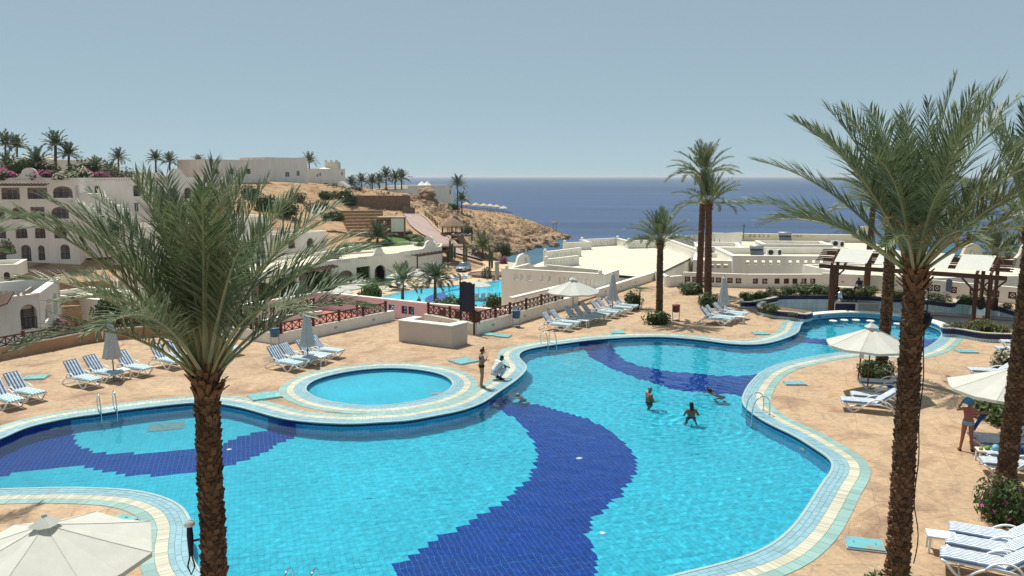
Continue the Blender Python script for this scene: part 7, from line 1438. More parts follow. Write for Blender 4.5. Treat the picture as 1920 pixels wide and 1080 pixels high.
# ---------------------------------------------------------------- lower resort furniture
for x, y, lb in [(637, 538, 'nearest white parasol of the lower pool, left end'), (653, 530, 'second white parasol of the lower pool'), (677, 522, 'third white parasol of the lower pool before the drum hedge'), (744, 510, 'pale parasol by the recess of the bungalow row'), (783, 506, 'parasol behind the lush dark palm of the lower pool'), (897.5, 525.5, 'round white parasol at the right end of the lower pool')]:
    zt = LOW + 2.95; q = G(x, y, zt); parasol(lb, (q.x, q.y, LOW + .35), 2.6, 1.75, .68, x, 'parasols at the lower pool')
M['bluecush'] = mat('blue_lower_cushion', (.05, .18, .42), (.04, .13, .32), 5, .8); M['whitecush'] = mat('white_lower_cushion', (.62, .68, .68), (.45, .55, .60), 5, .8)
def far_lounger(label, px, py, rz, m):
    p = G(px, py, LOW + .36); r = thing('pool_lounger', label, 'sun lounger', p, rz, 'loungers at the lower pool'); mb = MB(); mb.box((.3, 0, .30), (1.25, .6, .08)); mb.build('seat', M[m], r); mb = MB(); mb.bar((-.3, 0, .32), (-.75, 0, .78), .6, .08); mb.build('backrest', M[m], r); mb = MB()
    for x in (-.7, .8):
        for s in (-1, 1): mb.box((x, s * .25, .13), (.05, .05, .26))
    mb.build('legs', M['plastic'], r)
ps = [(640,569,.3,'bluecush'),(655,567,.3,'bluecush'),(667,565,.3,'bluecush'),(680,560,.3,'bluecush'),(690,557,.3,'whitecush'),(700,553,.3,'whitecush'),(711,550,.3,'whitecush'),(724,546,.3,'whitecush'),(736,543,.3,'bluecush'),(750,540,.3,'bluecush'),(760,538,.3,'whitecush'),(788,534,.3,'whitecush'),(800,532,.3,'whitecush'),(812,531,.3,'whitecush'),(848,526,.4,'bluecush'),(858,524,.4,'bluecush'),(866,522,.4,'bluecush'),(875,521,.4,'whitecush'),(893,563,1.7,'whitecush'),(905,562,1.7,'whitecush'),(917,560.5,1.7,'whitecush'),(520,580,.3,'bluecush'),(770,578,2,'whitecush'),(797,576,2,'whitecush')]
nm = ['nearest', 'second', 'third', 'fourth', 'fifth', 'sixth', 'seventh', 'eighth', 'ninth', 'tenth', 'eleventh', 'twelfth', 'thirteenth', 'last']
for i, (x, y, a, m) in enumerate(ps):
    if i < 14: lb = nm[i] + ' lounger of the row along the left side of the lower pool'
    elif i < 18: lb = ('first', 'second', 'third', 'fourth')[i - 14] + ' lounger from the left on the far side of the lower pool'
    elif i < 21: lb = ('left', 'middle', 'right')[i - 18] + ' grey lounger under the round white parasol'
    else: lb = ('blue lounger behind the pink court wall at left', 'pale lounger behind the pink wall left of the lower pool bather', 'pale lounger behind the pink wall right of the lower pool bather')[i - 21]
    far_lounger(lb, x, y, -a, m)
# parked car
M['carpaint'] = mat('pale_blue_car_paint', (.34, .42, .50), (.32, .40, .48), 2, .22, 0, spec=.6); M['carglass'] = mat('car_glass', (.10, .13, .17), (.09, .12, .16), 2, .03, 0, spec=1.0)
p = G(869, 508, LOW + .37); car = thing('parked_car', 'pale blue car with glaring windscreen parked near the gate porch', 'car', p, radians(-105))
def loft(secs, mi=0):
    """secs: list of (x, half width, z list outline) closed cross sections of equal length"""
    mb = MB(); vs = []; k = len(secs[0][1])
    for x, ring in secs: vs += [(x, a, b) for a, b in ring]
    mb.add(vs, [(i * k + j, i * k + (j + 1) % k, (i + 1) * k + (j + 1) % k, (i + 1) * k + j) for i in range(len(secs) - 1) for j in range(k)] + [tuple(range(k - 1, -1, -1)), tuple((len(secs) - 1) * k + j for j in range(k))], mi); return mb
def ring(w, z0, z1, t=.93): return [(-w, z0), (w, z0), (w * 1.02, (z0 + z1) / 2), (w * t, z1), (-w * t, z1), (-w * 1.02, (z0 + z1) / 2)]
o = loft([(-2.1, ring(.76, .35, .75)), (-2.0, ring(.82, .28, .95)), (-1.0, ring(.86, .25, .98)), (.6, ring(.86, .25, .98)), (1.4, ring(.84, .26, .92)), (1.95, ring(.78, .28, .78)), (2.1, ring(.70, .34, .62))]).build('body', M['carpaint'], car, True); o = fixn(o)
fixn(loft([(-1.95, ring(.76, .95, 1.02)), (-1.6, ring(.74, .95, 1.50, .86)), (-.2, ring(.74, .95, 1.56, .86)), (.35, ring(.74, .95, 1.48, .86)), (1.15, ring(.74, .93, .97))]).build('cabin_glass', M['carglass'], car, True)); fixn(loft([(-1.55, ring(.62, 1.5, 1.56)), (-.2, ring(.64, 1.54, 1.61)), (.3, ring(.60, 1.48, 1.55))]).build('roof', M['carpaint'], car, True))
M['tyre'] = mat('tyre_rubber', (.02, .02, .02), (.03, .03, .03), 5, .9)
for x in (-1.3, 1.3):
    for s in (-1, 1): mb = MB(); mb.lathe([(.2, -.1), (.33, -.1), (.35, 0), (.33, .1), (.2, .1)], n=16); w = mb.build('wheel', M['tyre'], car, True); w.rotation_euler = (pi / 2, 0, 0); w.location = (x, s * .78, .35); mb = MB(); mb.lathe([(.02, -.11), (.19, -.11), (.19, .11), (.02, .11)], n=12); mb.build('rim', M['grey'], w)
for s in (-1, 1): mb = MB(); mb.sphere((2.0, s * .55, .68), (.1, .2, .1), 8, 6); mb.build('headlight', M['plastic'], car, True)
mb = MB(); mb.box((2.08, 0, .45), (.08, 1.2, .14)); mb.build('bumper', M['dark'], car); mb = MB(); mb.box((2.11, 0, .58), (.03, .55, .1)); mb.build('grille', M['dark'], car)
# kerbed bed and bollard
p = G(913, 517, LOW + .36); kb_ = thing('kerbed_bed', 'low sandy kerb ring with a grey shrub beside the car', 'planter', p); mb = MB(); mb.lathe([(3.2, 0), (3.2, .45), (2.9, .45), (2.8, .3)], n=24); mb.build('kerb', M['stone2'], kb_)
for x, y, h, lb in [(932, 524, 3.0, 'round headed sandy stone pillar beside the lower pool end'), (900, 475, 0, '')]:
    if h: p = G(x, y, LOW + .36); r = thing('stone_pillar', lb, 'pillar', p); mb = MB(); mb.lathe([(.42, 0), (.36, .3), (.33, h * .8), (.38, h * .84), (.4, h * .92), (.25, h), (.03, h + .04)], n=12); mb.build('shaft', mat('sandy_pillar', (.46, .38, .29), (.38, .31, .24), 2, .9), r, True)
def low_wall(label, pts, h, m='stone2', t=.5):
    P_ = resample([Vector(A(*q)[:2]) for q in pts], 2.5, False); Q = offset(P_, t, False); mb = MB(); n = len(P_); Z = [T(p.x, p.y) for p in P_]
    mb.add([(p.x, p.y, z - .4) for p, z in zip(P_, Z)] + [(p.x, p.y, z + h) for p, z in zip(P_, Z)] + [(p.x, p.y, z + h) for p, z in zip(Q, Z)] + [(p.x, p.y, z - .4) for p, z in zip(Q, Z)], [(k * n + i, k * n + i + 1, (k + 1) * n + i + 1, (k + 1) * n + i) for k in range(3) for i in range(n - 1)]); tag(fixn(mb.build('kerb_wall', M[m])), label, 'wall')
M['sandkerb'] = mat('sandy_kerb', (.46, .35, .24), (.38, .28, .19), 1, .9, .2, 6, 'World')
low_wall('low sandy kerb wall along the outer bend of the hill road', [(792, 406, 202), (810, 420, 190), (830, 437, 180), (852, 458, 168), (882, 476, 160)], .7, 'sandkerb'); low_wall('low stone wall from the road bend to the round gable wall', [(884, 484, 160), (910, 484, 162), (935, 490, 165), (965, 498, 160)], 1.2, 'stone2'); low_wall('low sandy kerb along the foot of the road beside the lower terrace', [(838, 487, 150), (870, 492, 148), (905, 497, 146)], .5, 'sandkerb')
# road side posts
for i in range(9):
    s = i / 8; a = A(790 + 22 * s, 402 + 16 * s, 203 - 13 * s); o = MB().box((0, 0, .5), (.22, .22, 1.6)).build('road_post', M['darkwood']); o.location = (a.x + 1, a.y, T(a.x + 1, a.y)); tag(o, 'short dark wooden post of the row along the upper hill road', 'post', 'posts along the upper hill road')
# thatched hut and slatted shelter
M['thatch'] = mat('dry_thatch', (.28, .20, .13), (.20, .135, .09), 3, .95, .6, 12, stretch=(1, 1, .3))
p = A(848, 436, 176); hut = thing('thatched_hut', 'open hut with a shaggy thatched pyramid roof on the slope', 'hut', (p.x, p.y, p.z)); hut.scale = (.68,) * 3; mb = MB(); mb.lathe([(4.4, 1.9), (4.2, 2.3), (2.6, 3.6), (.9, 4.6), (.1, 4.9)], n=8, rf=lambda t, i: 1 + .03 * sin(13 * t)); mb.build('roof', M['thatch'], hut)
for k in range(8): a = pi / 8 + k * pi / 4; mb = MB(); mb.bar((3.5 * cos(a), 3.5 * sin(a), -2.5), (3.5 * cos(a), 3.5 * sin(a), 2.1), .22); mb.build('post', M['darkwood'], hut)
mb = MB(); mb.lathe([(3.9, -2.6), (3.9, -.1), (3.5, -.05)], n=8); mb.build('deck', M['stone2'], hut)
p = A(866, 440, 170); sh = thing('slatted_shelter', 'dark slatted shelter with steps in front of the thatched hut', 'pergola', (p.x, p.y, p.z)); sh.scale = (.72,) * 3; mb = MB()
for i in range(12): mb.bar((-3.2 + .58 * i, -2, 2.25), (-3.2 + .58 * i, 2.2, 2.45), .16)
mb.build('roof_slats', M['darkwood'], sh)
for x in (-3, 0, 3):
    for y in (-1.8, 2): mb = MB(); mb.bar((x, y, -2.5), (x, y, 2.3), .22); mb.build('post', M['darkwood'], sh)
mb = MB(); mb.box((0, 0, -.2), (6.6, 4.2, .3)); mb.build('deck', M['stone2'], sh)
for i in range(6): mb = MB(); mb.box((-.5 + .25 * i, -2.4 - .45 * i, -.45 - .32 * i), (2.0, .5, .7)); mb.build('step', M['stone2'], sh)
for i in range(5): mb = MB(); mb.box((-2.6 + 1.3 * i, -.4, .25), (.65, 1.8, .25)); mb.build('sunbed', M['bluecush'] if i % 2 else M['whitecush'], sh)
# cabin with red door
F = FA(709, 436, 158, 757, 436, 158); cbn = thing('small_cabin', 'small flat roofed stone cabin with red door and white panel below the terraced bank', 'cabin'); zb, zt = F.uz(730, 440)[1] - 1.5, F.uz(730, 409)[1]; mb = MB(); mb.prism([(q.x, q.y) for q in (F.P(0), F.P(F.L), F.P(F.L, 3), F.P(0, 3))], zb, zt); fixn(mb.build('wall', M['stone2'], cbn)); mb = MB(); mb.prism([(q.x, q.y) for q in (F.P(-.2, -.3), F.P(F.L + .2, -.3), F.P(F.L + .2, 3.2), F.P(-.2, 3.2))], zt + .003, zt + .25); fixn(mb.build('roof', M['sandkerb'], cbn))
u0, z0, u1, z1 = F.box(711, 411, 730, 435); mb = MB(); mb.wall(F.P(u0, -.08), F.P(u1, -.08), z0, z1 - .2, .06); mb.build('red_door', mat('red_brown_door', (.22, .06, .035), (.17, .05, .03), 3, .6), cbn); u0, z0, u1, z1 = F.box(734, 409, 757, 434); mb = MB(); mb.wall(F.P(u0, -.6), F.P(u1, -.6), z0, z1 - .1, .5); mb.build('white_panel', M['white'], cbn)
# parasols of the beach bar on the headland
for i, x in enumerate((875, 892, 907, 919, 931, 944)):
    p = A(x, 394 + .5 * i, 300 + 2 * i); r = thing('beach_parasol', ('first', 'second', 'third', 'fourth', 'fifth', 'sixth')[i] + ' sandy parasol from the left on top of the headland', 'parasol', (p.x, p.y, T(p.x, p.y)), 0, 'parasols on the headland'); mb = MB(); mb.lathe([(1.75, 1.9), (1.7, 2.0), (.1, 2.9)], n=8); mb.build('canopy', M['cloth'] if i in (3, 5) else mat('straw_canopy', (.62, .48, .28), (.52, .40, .23), 3, .9), r); mb = MB(); mb.tube([(0, 0, 0), (0, 0, 2.8)], .05, 6); mb.build('pole', M['wood'], r)
mb = MB(); n_ = 0
hf = thing('headland_fence', 'long reddish fence round the terrace on top of the headland', 'fence'); a, b = A(846, 392, 285), A(960, 402, 310)
for i in range(34): q = a.lerp(b, i / 33); z = T(q.x, q.y); o = MB().box((0, 0, .55), (.12, .12, 1.3)).build('post', M['wood'], hf) if i == 0 else link('post', pm, hf); pm = o.data; o.location = (q.x, q.y, z)
for k in (.5, 1.05): mb = MB(); mb.tube([(a.lerp(b, i / 33).x, a.lerp(b, i / 33).y, T(a.lerp(b, i / 33).x, a.lerp(b, i / 33).y) + k) for i in range(34)], .06, 5); mb.build('rail', M['wood'], hf)
p = A(1040, 428, 297); lk = thing('lookout_stand', 'tiny sunshade stand with figures near the tip of the headland', 'stand', (p.x, p.y, T(p.x, p.y))); mb = MB(); mb.lathe([(1.3, 3.0), (1.2, 3.2), (.1, 3.9)], n=8); mb.build('canopy', M['thatch'], lk); mb = MB()
for sx in (-1, 1): mb = MB(); mb.bar((sx * .7, 0, -1), (sx * .5, 0, 3.1), .14); mb.build('post', M['darkwood'], lk)
# ================================================================ people
M['skin'] = mat('fair_skin', (.36, .19, .12), (.31, .16, .10), 5, .5, 0, spec=.3); M['skin_d'] = mat('tanned_skin', (.26, .115, .07), (.21, .095, .06), 5, .5, 0, spec=.3); M['skin_b'] = mat('dark_skin', (.075, .04, .028), (.06, .033, .024), 5, .45, 0, spec=.35); M['skin_r'] = mat('sunburnt_skin', (.34, .13, .09), (.28, .11, .075), 5, .5, 0)  # plain skin tones, from fair to dark and sunburnt
M['hair'] = mat('black_hair', (.010, .008, .008), (.02, .016, .014), 25, .45, .4, 50, stretch=(1, 1, .2)); M['greyhair'] = mat('grey_hair', (.30, .29, .28), (.2, .19, .19), 25, .6, .4, 50); M['eye'] = mat('eye', (.02, .015, .012), (.02, .015, .012), 3, .2, 0)
M['purple'] = mat('purple_swim_top', (.13, .04, .26), (.10, .03, .2), 9, .7); M['blackcl'] = mat('black_swim_cloth', (.012, .012, .018), (.02, .02, .025), 9, .7); M['whitecl'] = mat('white_shirt_cloth', (.70, .72, .74), (.58, .60, .64), 5, .9, .4, 18); M['palepant'] = mat('pale_trouser_cloth', (.50, .52, .58), (.42, .44, .50), 5, .9, .4, 18); M['bluecl'] = mat('pale_blue_swim_cloth', (.26, .36, .46), (.18, .27, .38), 9, .8); M['navycl'] = mat('navy_clothes', (.018, .026, .07), (.012, .018, .05), 5, .9, .4, 18); M['pinkcl'] = mat('pink_top_cloth', (.40, .10, .14), (.33, .08, .12), 5, .9)
STAND = dict(pelvis=(0, 0, .93), waist=(0, 0, 1.07), chest=(0, .0, 1.27), neck=(0, -.01, 1.43), head=(0, .03, 1.555), hl=(-.09, 0, .90), hr=(.09, 0, .90), kl=(-.095, .02, .50), kr=(.095, .02, .50), al=(-.095, -.02, .09), ar=(.095, -.02, .09), tl=(-.11, .15, .03), tr=(.11, .15, .03), sl=(-.17, -.01, 1.37), sr=(.17, -.01, 1.37), el=(-.23, -.02, 1.10), er=(.23, -.02, 1.10), wl=(-.25, .06, .87), wr=(.25, .06, .87))
def person(label, p, rz, pose, skin, clothes, hair='hair', hairstyle='short', male=False, scale=1.0, vox=.013, group=None, hx=()):
    J = {k: Vector(v) for k, v in {**STAND, **pose}.items()}; B = []
    def cap(n, a, b, r0, r1): B.append((n, J[a] if isinstance(a, str) else a, J[b] if isinstance(b, str) else b, r0, r1))
    k = 1.12 if male else 1.0; fl = (.105 if male else .115)
    side = (J['hr'] - J['hl']).normalized(); sh = (J['sr'] - J['sl']).normalized()
    for s in (-1, 1):
        cap('hips', J['pelvis'] + side * .055 * s, J['waist'] + side * .035 * s, .115, .098 * k); cap('belly', J['waist'] + side * .04 * s, J['chest'] + sh * .06 * s, .092 * k, .105 * k); cap('chest', J['chest'] + sh * .05 * s, J['chest'] + sh * .075 * s + (J['neck'] - J['chest']) * .35, .105 * k, .085 * k)
    cap('yoke', 'sl', 'sr', .062 * k, .062 * k); cap('neck', J['chest'] + (J['neck'] - J['chest']) * .6, J['head'] - (J['head'] - J['neck']) * .25, .062, .05)
    for s in 'lr':
        cap('thigh', 'h' + s, 'k' + s, .088 * (1.0 if male else 1.04), .056); cap('shin', 'k' + s, 'a' + s, .056, .038); kk, aa = J['k' + s], J['a' + s]; d = (aa - kk); ln = d.length
        back = Vector((0, -1, 0)); cap('shin', kk + d * .12 + back * .018, kk + d * .45 + back * .012, .042, .040); cap('foot', J['a' + s] + Vector((0, -.03, -.045)), J['t' + s], .035, .026); cap('foot', 'a' + s, J['a' + s].lerp(J['t' + s], .5), .036, .03)
        cap('upper_arm', 's' + s, 'e' + s, .050 * k, .040 * k); cap('forearm', 'e' + s, 'w' + s, .039 * k, .026 * k)
        w, e = J['w' + s], J['e' + s]; d = (w - e).normalized(); x = d.cross(Vector((0, 0, 1))); x = x.normalized() if x.length > .1 else Vector((1, 0, 0)); x = x * (1 if s == 'l' else -1); up = x.cross(d)
        cap('hand', w, w + d * .075, .024, .028); cap('hand', w + d * .03 + x * .014, w + d * .085 + x * .02, .02, .02); cap('hand', w + d * .03 - x * .014, w + d * .085 - x * .02, .02, .02)
        for i in range(4): o = (i - 1.5) * .02; l = (.062, .075, .07, .055)[i]; a = w + d * .085 + x * o; m = a + d * l * .5; cap('finger', a, m, .0095, .009); cap('finger', m, m + (d * .8 - up * .45).normalized() * l * .5, .009, .008)
        a = w + d * .035 + x * .03; m = a + (d * .6 + x * .75).normalized() * .035; cap('thumb', a, m, .011, .010); cap('thumb', m, m + d * .032, .010, .009)
    hd = J['head']; hn = (hd - J['neck']).normalized(); fw = Vector(hx) if hx else Vector((0, 1, 0)); fw = (fw - hn * fw.dot(hn)).normalized(); sd = fw.cross(hn)
    mb = MB()
    for n, a, b, r0, r1 in B: 
        if (b - a).length < 1e-4: continue
        d = (b - a).normalized(); mb.tube([a - d * r0 * .7, a - d * r0 * .35, a, b, b + d * r1 * .35, b + d * r1 * .7], [r0 * .7, r0 * .93, r0, r1, r1 * .93, r1 * .7], 12)
    R3 = Matrix((sd, fw, hn)).transposed()
    def ell(c, r): 
        q = MB(); q.sphere((0, 0, 0), r, 14, 10); mb.add([hd + R3 @ (Vector(v) + Vector(c)) for v in q.v], q.f)
    ell((0, -.005, .03), (.075, .092, .09)); ell((0, .02, -.035), (.058, .066, .075)); ell((0, .095, -.012), (.012, .02, .02)); ell((0, .088, .008), (.009, .012, .03)); ell((0, .078, -.055), (.022, .014, .008)); ell((0, .068, -.088), (.022, .02, .016)); ell((-.078, 0, -.005), (.010, .02, .032)); ell((.078, 0, -.005), (.010, .02, .032)); ell((0, .072, .03), (.055, .018, .012))
    me = mb.mesh('person_body', M[skin]); tmp = bpy.data.objects.new('tmp_body', me); COL.objects.link(tmp)
    md = tmp.modifiers.new('r', 'REMESH'); md.mode = 'VOXEL'; md.voxel_size = vox; md.use_smooth_shade = True; ms = tmp.modifiers.new('s', 'SMOOTH'); ms.factor = .5; ms.iterations = 2
    dg = bpy.context.evaluated_depsgraph_get(); dg.update(); me2 = bpy.data.meshes.new_from_object(tmp.evaluated_get(dg)); bpy.data.objects.remove(tmp); me2.name = 'person_body'
    me2.materials.clear(); me2.materials.append(M[skin]); root = thing('person', label, 'person', p, rz, group); root.scale = (scale,) * 3; body = link('body', me2, root)
    # clothing: the part of the skin that lies on the named bones, lifted a little
    n = len(me2.vertices); co = np.empty(n * 3, np.float32); me2.vertices.foreach_get('co', co); co = co.reshape(-1, 3); no = np.empty(n * 3, np.float32); me2.vertices.foreach_get('normal', no); no = no.reshape(-1, 3)
    best = np.full(n, 9.); bi = np.zeros(n, int); bt = np.zeros(n)
    for i, (nme, a, b, r0, r1) in enumerate(B):
        a_, d_ = np.array(a), np.array(b - a); t = np.clip(((co - a_) @ d_) / max(1e-9, d_ @ d_), 0, 1); ds = np.linalg.norm(co - a_ - t[:, None] * d_, axis=1) - (r0 + (r1 - r0) * t); m = ds < best; best[m] = ds[m]; bi[m] = i; bt[m] = t[m]
    ishead = np.linalg.norm(co - np.array(hd), axis=1) < .125
    names = [b[0] for b in B]
    for cn, cm, spec, lift in clothes:
        ok = np.zeros(n, bool)
        for bn, (t0, t1) in spec.items(): ok |= np.isin(bi, [i for i, x in enumerate(names) if x == bn]) & (bt >= t0) & (bt <= t1) & ~ishead
        fs = [tuple(pp.vertices) for pp in me2.polygons if all(ok[v] for v in pp.vertices)]
        if not fs: continue
        used = sorted({v for f in fs for v in f}); mp = {v: i for i, v in enumerate(used)}; q = MB(); q.add([tuple(co[v] + no[v] * lift) for v in used], [tuple(mp[v] for v in f) for f in fs]); q.build(cn, M[cm], root, True)
    h = MB()
    def hel(c, r): q = MB(); q.sphere((0, 0, 0), r, 14, 10); h.add([hd + R3 @ (Vector(v) + Vector(c)) for v in q.v], q.f)
    if hairstyle != 'none':
        hel((0, -.022, .052), (.083, .088, .080))
        if hairstyle == 'bun': hel((0, -.05, .02), (.078, .07, .085)); hel((0, -.03, .155), (.042, .042, .05)); hel((0, -.035, .12), (.03, .03, .04))
        if hairstyle == 'long':
            hel((0, -.05, -.03), (.082, .062, .11)); hel((0, -.062, -.12), (.075, .045, .09)); hel((.04, -.055, -.10), (.04, .04, .10)); hel((-.04, -.055, -.10), (.04, .04, .10))
        h.build('hair', M[hair], root, True)
    for s in (-1, 1): q = MB(); q.sphere(hd + R3 @ Vector((s * .03, .083, .012)), .010, 6, 5); q.build('eye', M['eye'], root, True)
    return root
BIK = {'hips': (0, .45), 'thigh': (0, .06)}; TOP = {'chest': (0, .75), 'belly': (.82, 1)}
person('woman standing with folded arms at the pool edge in purple top and black bikini bottom', G(903, 727) + Vector((0, 0, .015)), radians(-75), dict(el=(-.21, .07, 1.13), wl=(.02, .25, 1.17), er=(.21, .07, 1.14), wr=(-.08, .23, 1.24), kl=(-.085, .03, .50), head=(0, .045, 1.55)), 'skin', [('bikini_top', 'purple', TOP, .007), ('bikini_bottom', 'blackcl', BIK, .007)], hairstyle='bun', vox=.011)
CR = dict(pelvis=(0, -.12, .28), waist=(0, -.08, .42), chest=(0, .07, .62), neck=(0, .16, .77), head=(0, .24, .87), hl=(-.10, -.10, .27), hr=(.10, -.10, .27), kl=(-.19, .32, .47), kr=(.19, .30, .47), al=(-.15, .10, .10), ar=(.15, .08, .10), tl=(-.18, .27, .03), tr=(.18, .25, .03), sl=(-.18, .10, .73), sr=(.18, .10, .73), el=(-.22, .32, .56), er=(.22, .32, .56), wl=(-.06, .50, .48), wr=(.06, .52, .48))
person('crouching man in white shirt and pale trousers reaching over his knees by the pool', G(931, 712) + Vector((0, 0, .015)), radians(-62), CR, 'skin_b', [('shirt', 'whitecl', {'belly': (0, 1), 'chest': (0, 1), 'yoke': (0, 1), 'upper_arm': (0, .6), 'hips': (.7, 1)}, .014), ('trousers', 'palepant', {'hips': (0, .7), 'thigh': (0, 1), 'shin': (0, .8)}, .012), ('shoes', 'blackcl', {'foot': (0, 1)}, .008)], male=True, vox=.011, hx=(0, .8, -.6), scale=1.05)
TR = {'hips': (0, .8), 'thigh': (0, .5)}
zf = DEPTH + .01
def swimmer(label, px, py, rz, pose, skin, cl, **k):
    q = G(px, py, WATER); return person(label, (q.x, q.y, k.pop('z', zf)), rz, pose, skin, cl, **k)
SWP = [swimmer('grey haired man standing waist deep in the pool with his forearms held forward', 1217, 752, radians(-70), dict(el=(-.24, .05, 1.12), wl=(-.12, .30, 1.06), er=(.24, .06, 1.12), wr=(.12, .32, 1.06)), 'skin_d', [('trunks', 'blackcl', TR, .01)], hair='greyhair', male=True, scale=1.03),
 swimmer('dark haired woman seen from behind standing waist deep in the pool', 1296, 779, radians(2), dict(el=(-.30, .0, 1.15), wl=(-.22, .22, 1.10), er=(.30, .0, 1.15), wr=(.22, .22, 1.10), kl=(-.16, .02, .50), kr=(.16, .02, .50), al=(-.20, 0, .09), ar=(.20, 0, .09), tl=(-.22, .15, .03), tr=(.22, .15, .03)), 'skin_d', [('bikini_top', 'blackcl', {'chest': (.1, .6)}, .007), ('bikini_bottom', 'navycl', BIK, .008)], hairstyle='long', scale=.98),
 swimmer('bather leaning forward with one arm stretched along the water and hair tied up', 1336, 738, radians(60), dict(pelvis=(0, -.42, .78), waist=(0, -.30, .87), chest=(0, -.10, 1.00), neck=(0, .03, 1.13), head=(0, .12, 1.22), hl=(-.09, -.42, .76), hr=(.09, -.42, .76), kl=(-.12, -.12, .50), kr=(.12, -.25, .46), al=(-.12, -.25, .09), ar=(.14, -.50, .12), tl=(-.13, -.08, .03), tr=(.15, -.35, .04), sl=(-.17, -.03, 1.08), sr=(.17, -.03, 1.08), el=(-.30, .22, 1.04), wl=(-.34, .48, 1.03), er=(.30, .15, 1.02), wr=(.20, .36, .99)), 'skin_d', [('swimsuit', 'blackcl', {'hips': (0, 1), 'belly': (0, 1), 'chest': (0, .5)}, .008)], hairstyle='bun'),
 swimmer('grey haired swimmer at the pool wall holding the edge beside the crouching man', 975, 741, radians(75), dict(pelvis=(0, -.15, .70), waist=(0, -.10, .83), chest=(0, .0, 1.02), neck=(0, .05, 1.17), head=(0, .10, 1.29), hl=(-.09, -.15, .68), hr=(.09, -.15, .68), kl=(-.10, .05, .38), kr=(.10, .05, .38), al=(-.1, -.32, .34), ar=(.1, -.32, .36), tl=(-.1, -.44, .26), tr=(.1, -.44, .28), sl=(-.17, .02, 1.11), sr=(.17, .02, 1.11), el=(-.24, .22, 1.12), er=(.24, .22, 1.12), wl=(-.12, .45, 1.22), wr=(.12, .45, 1.22)), 'skin', [('trunks', 'navycl', TR, .01)], hair='greyhair', male=True, z=zf - .20)]
for o in SWP:
    for c in o.children:
        try: c.cycles.is_caustics_receiver = True
        except Exception: pass
SIT = dict(pelvis=(0, 0, .52), waist=(0, .02, .66), chest=(0, .08, .86), neck=(0, .13, 1.02), head=(0, .20, 1.13), hl=(-.1, 0, .50), hr=(.1, 0, .50), kl=(-.14, .42, .50), kr=(.14, .42, .50), al=(-.13, .38, .09), ar=(.13, .40, .09), tl=(-.15, .55, .03), tr=(.15, .57, .03), sl=(-.18, .08, .96), sr=(.18, .08, .96), el=(-.24, .20, .72), er=(.24, .20, .72), wl=(-.12, .42, .62), wr=(.12, .42, .62))
person('man in navy clothes sitting bent forward on the white bench under the pergola', G(1612, 551.5), radians(120), SIT, 'skin_b', [('shirt', 'navycl', {'belly': (0, 1), 'chest': (0, 1), 'yoke': (0, 1), 'upper_arm': (0, .7), 'hips': (.6, 1)}, .015), ('trousers', 'navycl', {'hips': (0, .6), 'thigh': (0, 1), 'shin': (0, .85)}, .014)], male=True, vox=.015, scale=1.02)
wp = G(1811, 846)
WM = person('sunburnt woman seen from behind lifting a blue towel at the right edge', wp, radians(-12), dict(kl=(-.12, .02, .50), kr=(.12, .02, .50), al=(-.17, 0, .09), ar=(.16, 0, .09), tl=(-.19, .15, .03), tr=(.19, .15, .03), sl=(-.17, .0, 1.37), sr=(.17, .03, 1.35), el=(-.32, .05, 1.32), wl=(-.20, .12, 1.50), er=(.32, .18, 1.20), wr=(.55, .26, 1.18), head=(.05, .10, 1.52), chest=(.02, .03, 1.27)), 'skin_r', [('bikini_top', 'pinkcl', {'chest': (.0, .8), 'belly': (.75, 1)}, .008), ('bikini_bottom', 'bluecl', {'hips': (0, .5), 'thigh': (0, .04)}, .010), ('sandals', 'blackcl', {'foot': (0, .6)}, .006)], hairstyle='short', vox=.011, scale=1.03, hx=(.5, .8, -.2))
mb = MB(); N = 14; vs = []
for i in range(N + 1):
    for j in range(N + 1):
        u, v = i / N, j / N; vs.append((.52 - .35 * v * (1 - u * .5) + .10 * sin(u * 5), .30 - .03 * sin(u * 9 + v * 3) + .05 * v, 1.22 - .12 * u - v * (.62 - .15 * u) + .03 * sin(u * 13)))
mb.add(vs, [(i * (N + 1) + j, (i + 1) * (N + 1) + j, (i + 1) * (N + 1) + j + 1, i * (N + 1) + j + 1) for i in range(N) for j in range(N)]); o = mb.build('towel', M['towel'], None, True); o.location = wp; o.rotation_euler = (0, 0, radians(-12)); tag(o, 'bright blue towel hanging from the raised hand of the woman at right', 'towel')
mb = MB(); mb.lathe([(.10, -.02), (.15, .0), (.17, .02), (.115, .03), (.11, .12), (.05, .15), (.01, .155)], n=18); o = mb.build('sun_hat', M['towel2'], None, True); o.location = Vector((wp.x + .01, wp.y + .1, 1.57 + .05)); o.rotation_euler = (.3, -.25, 0); tag(o, 'sky blue sun hat on the head of the woman at right', 'hat')
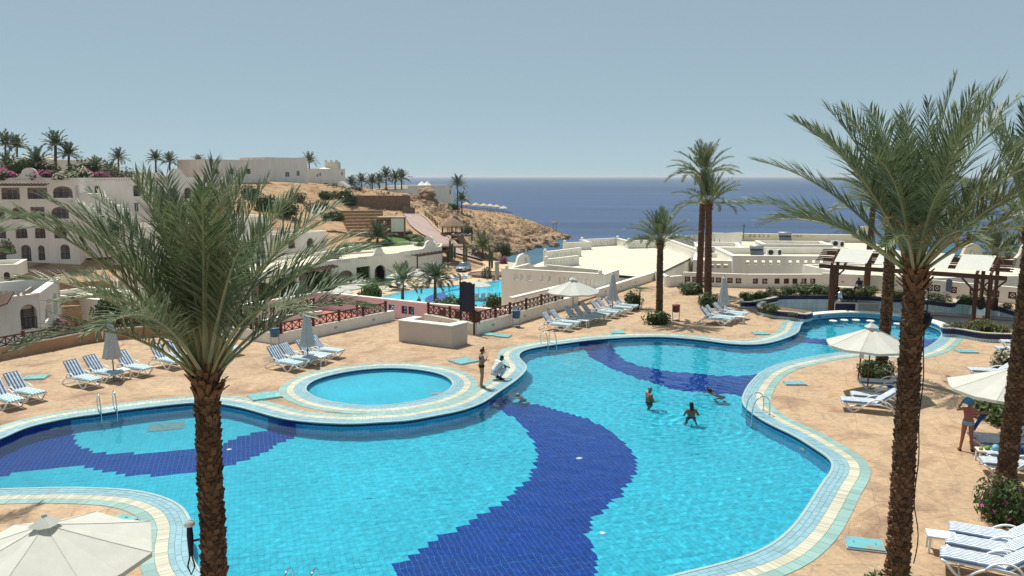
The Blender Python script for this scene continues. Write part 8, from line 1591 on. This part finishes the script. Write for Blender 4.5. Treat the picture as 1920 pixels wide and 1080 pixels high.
# bathers far below
LEGS = {}
for px_, py_, rz, sk, cl, lb, pose in [(786, 581, 0, 'skin_r', 'blackcl', 'bare backed man in dark trunks standing at the near edge of the lower pool', {}), (863, 535, 1.5, 'skin_d', 'navycl', 'dark clad person standing on the far side of the lower pool', {}), (914, 526, .5, 'skin_d', 'bluecl', 'person with hands on hips standing near the stone pillar', dict(el=(-.36, -.05, 1.15), wl=(-.20, .05, .98), er=(.36, -.05, 1.15), wr=(.20, .05, .98))), (926, 529, 3, 'skin', 'whitecl', 'person crouching at the pool edge below the stone pillar', CR)]:
    q = G(px_, py_, LOW + .43); person(lb, q, rz, pose, sk, [('trunks', cl, TR, .012)], male=True, vox=.03, group='bathers at the lower pool')
LIE = dict(pelvis=(0, 0, .42), waist=(0, -.14, .46), chest=(0, -.32, .62), neck=(0, -.44, .76), head=(0, -.50, .88), hl=(-.1, .02, .42), hr=(.1, .02, .42), kl=(-.12, .42, .52), kr=(.12, .42, .44), al=(-.12, .80, .42), ar=(.12, .82, .42), tl=(-.14, .88, .52), tr=(.14, .90, .52), sl=(-.17, -.40, .70), sr=(.17, -.40, .70), el=(-.24, -.2, .52), er=(.24, -.2, .52), wl=(-.14, .02, .52), wr=(.14, .02, .52))
for px_, py_, sk, cl, lb in [(667, 565, 'skin_d', 'navycl', 'sunbather in navy on the third lounger of the lower pool row'), (681, 560, 'skin_r', 'purple', 'sunbather in purple on the fourth lounger of the lower pool row'), (737, 543, 'skin_d', 'navycl', 'sunbather reclining on the ninth lounger of the lower pool row'), (750, 540, 'skin', 'purple', 'sunbather in purple beside the slender sparse palm')]:
    q = G(px_, py_, LOW + .36); person(lb, (q.x, q.y, q.z - .02), -pi / 2 - .3, LIE, sk, [('swimsuit', cl, {'hips': (0, 1), 'belly': (0, 1), 'chest': (0, .5)}, .012)], vox=.03, group='sunbathers at the lower pool')
# ---------------------------------------------------------------- thin sea haze: one closed box of even density round everything
def haze_box():
    m = bpy.data.materials.new('thin_sea_haze'); m.use_nodes = True; nt = m.node_tree; nt.nodes.clear(); out = nt.nodes.new('ShaderNodeOutputMaterial'); v = nt.nodes.new('ShaderNodeVolumePrincipled')
    v.inputs['Color'].default_value = (.90, .95, 1.0, 1); v.inputs['Density'].default_value = 8e-5; v.inputs['Anisotropy'].default_value = .2; nt.links.new(v.outputs[0], out.inputs['Volume'])
    o = MB().box((0, 60, 5), (92000, 92000, 40)).build('haze', m); tag(o, kind='stuff')
haze_box()
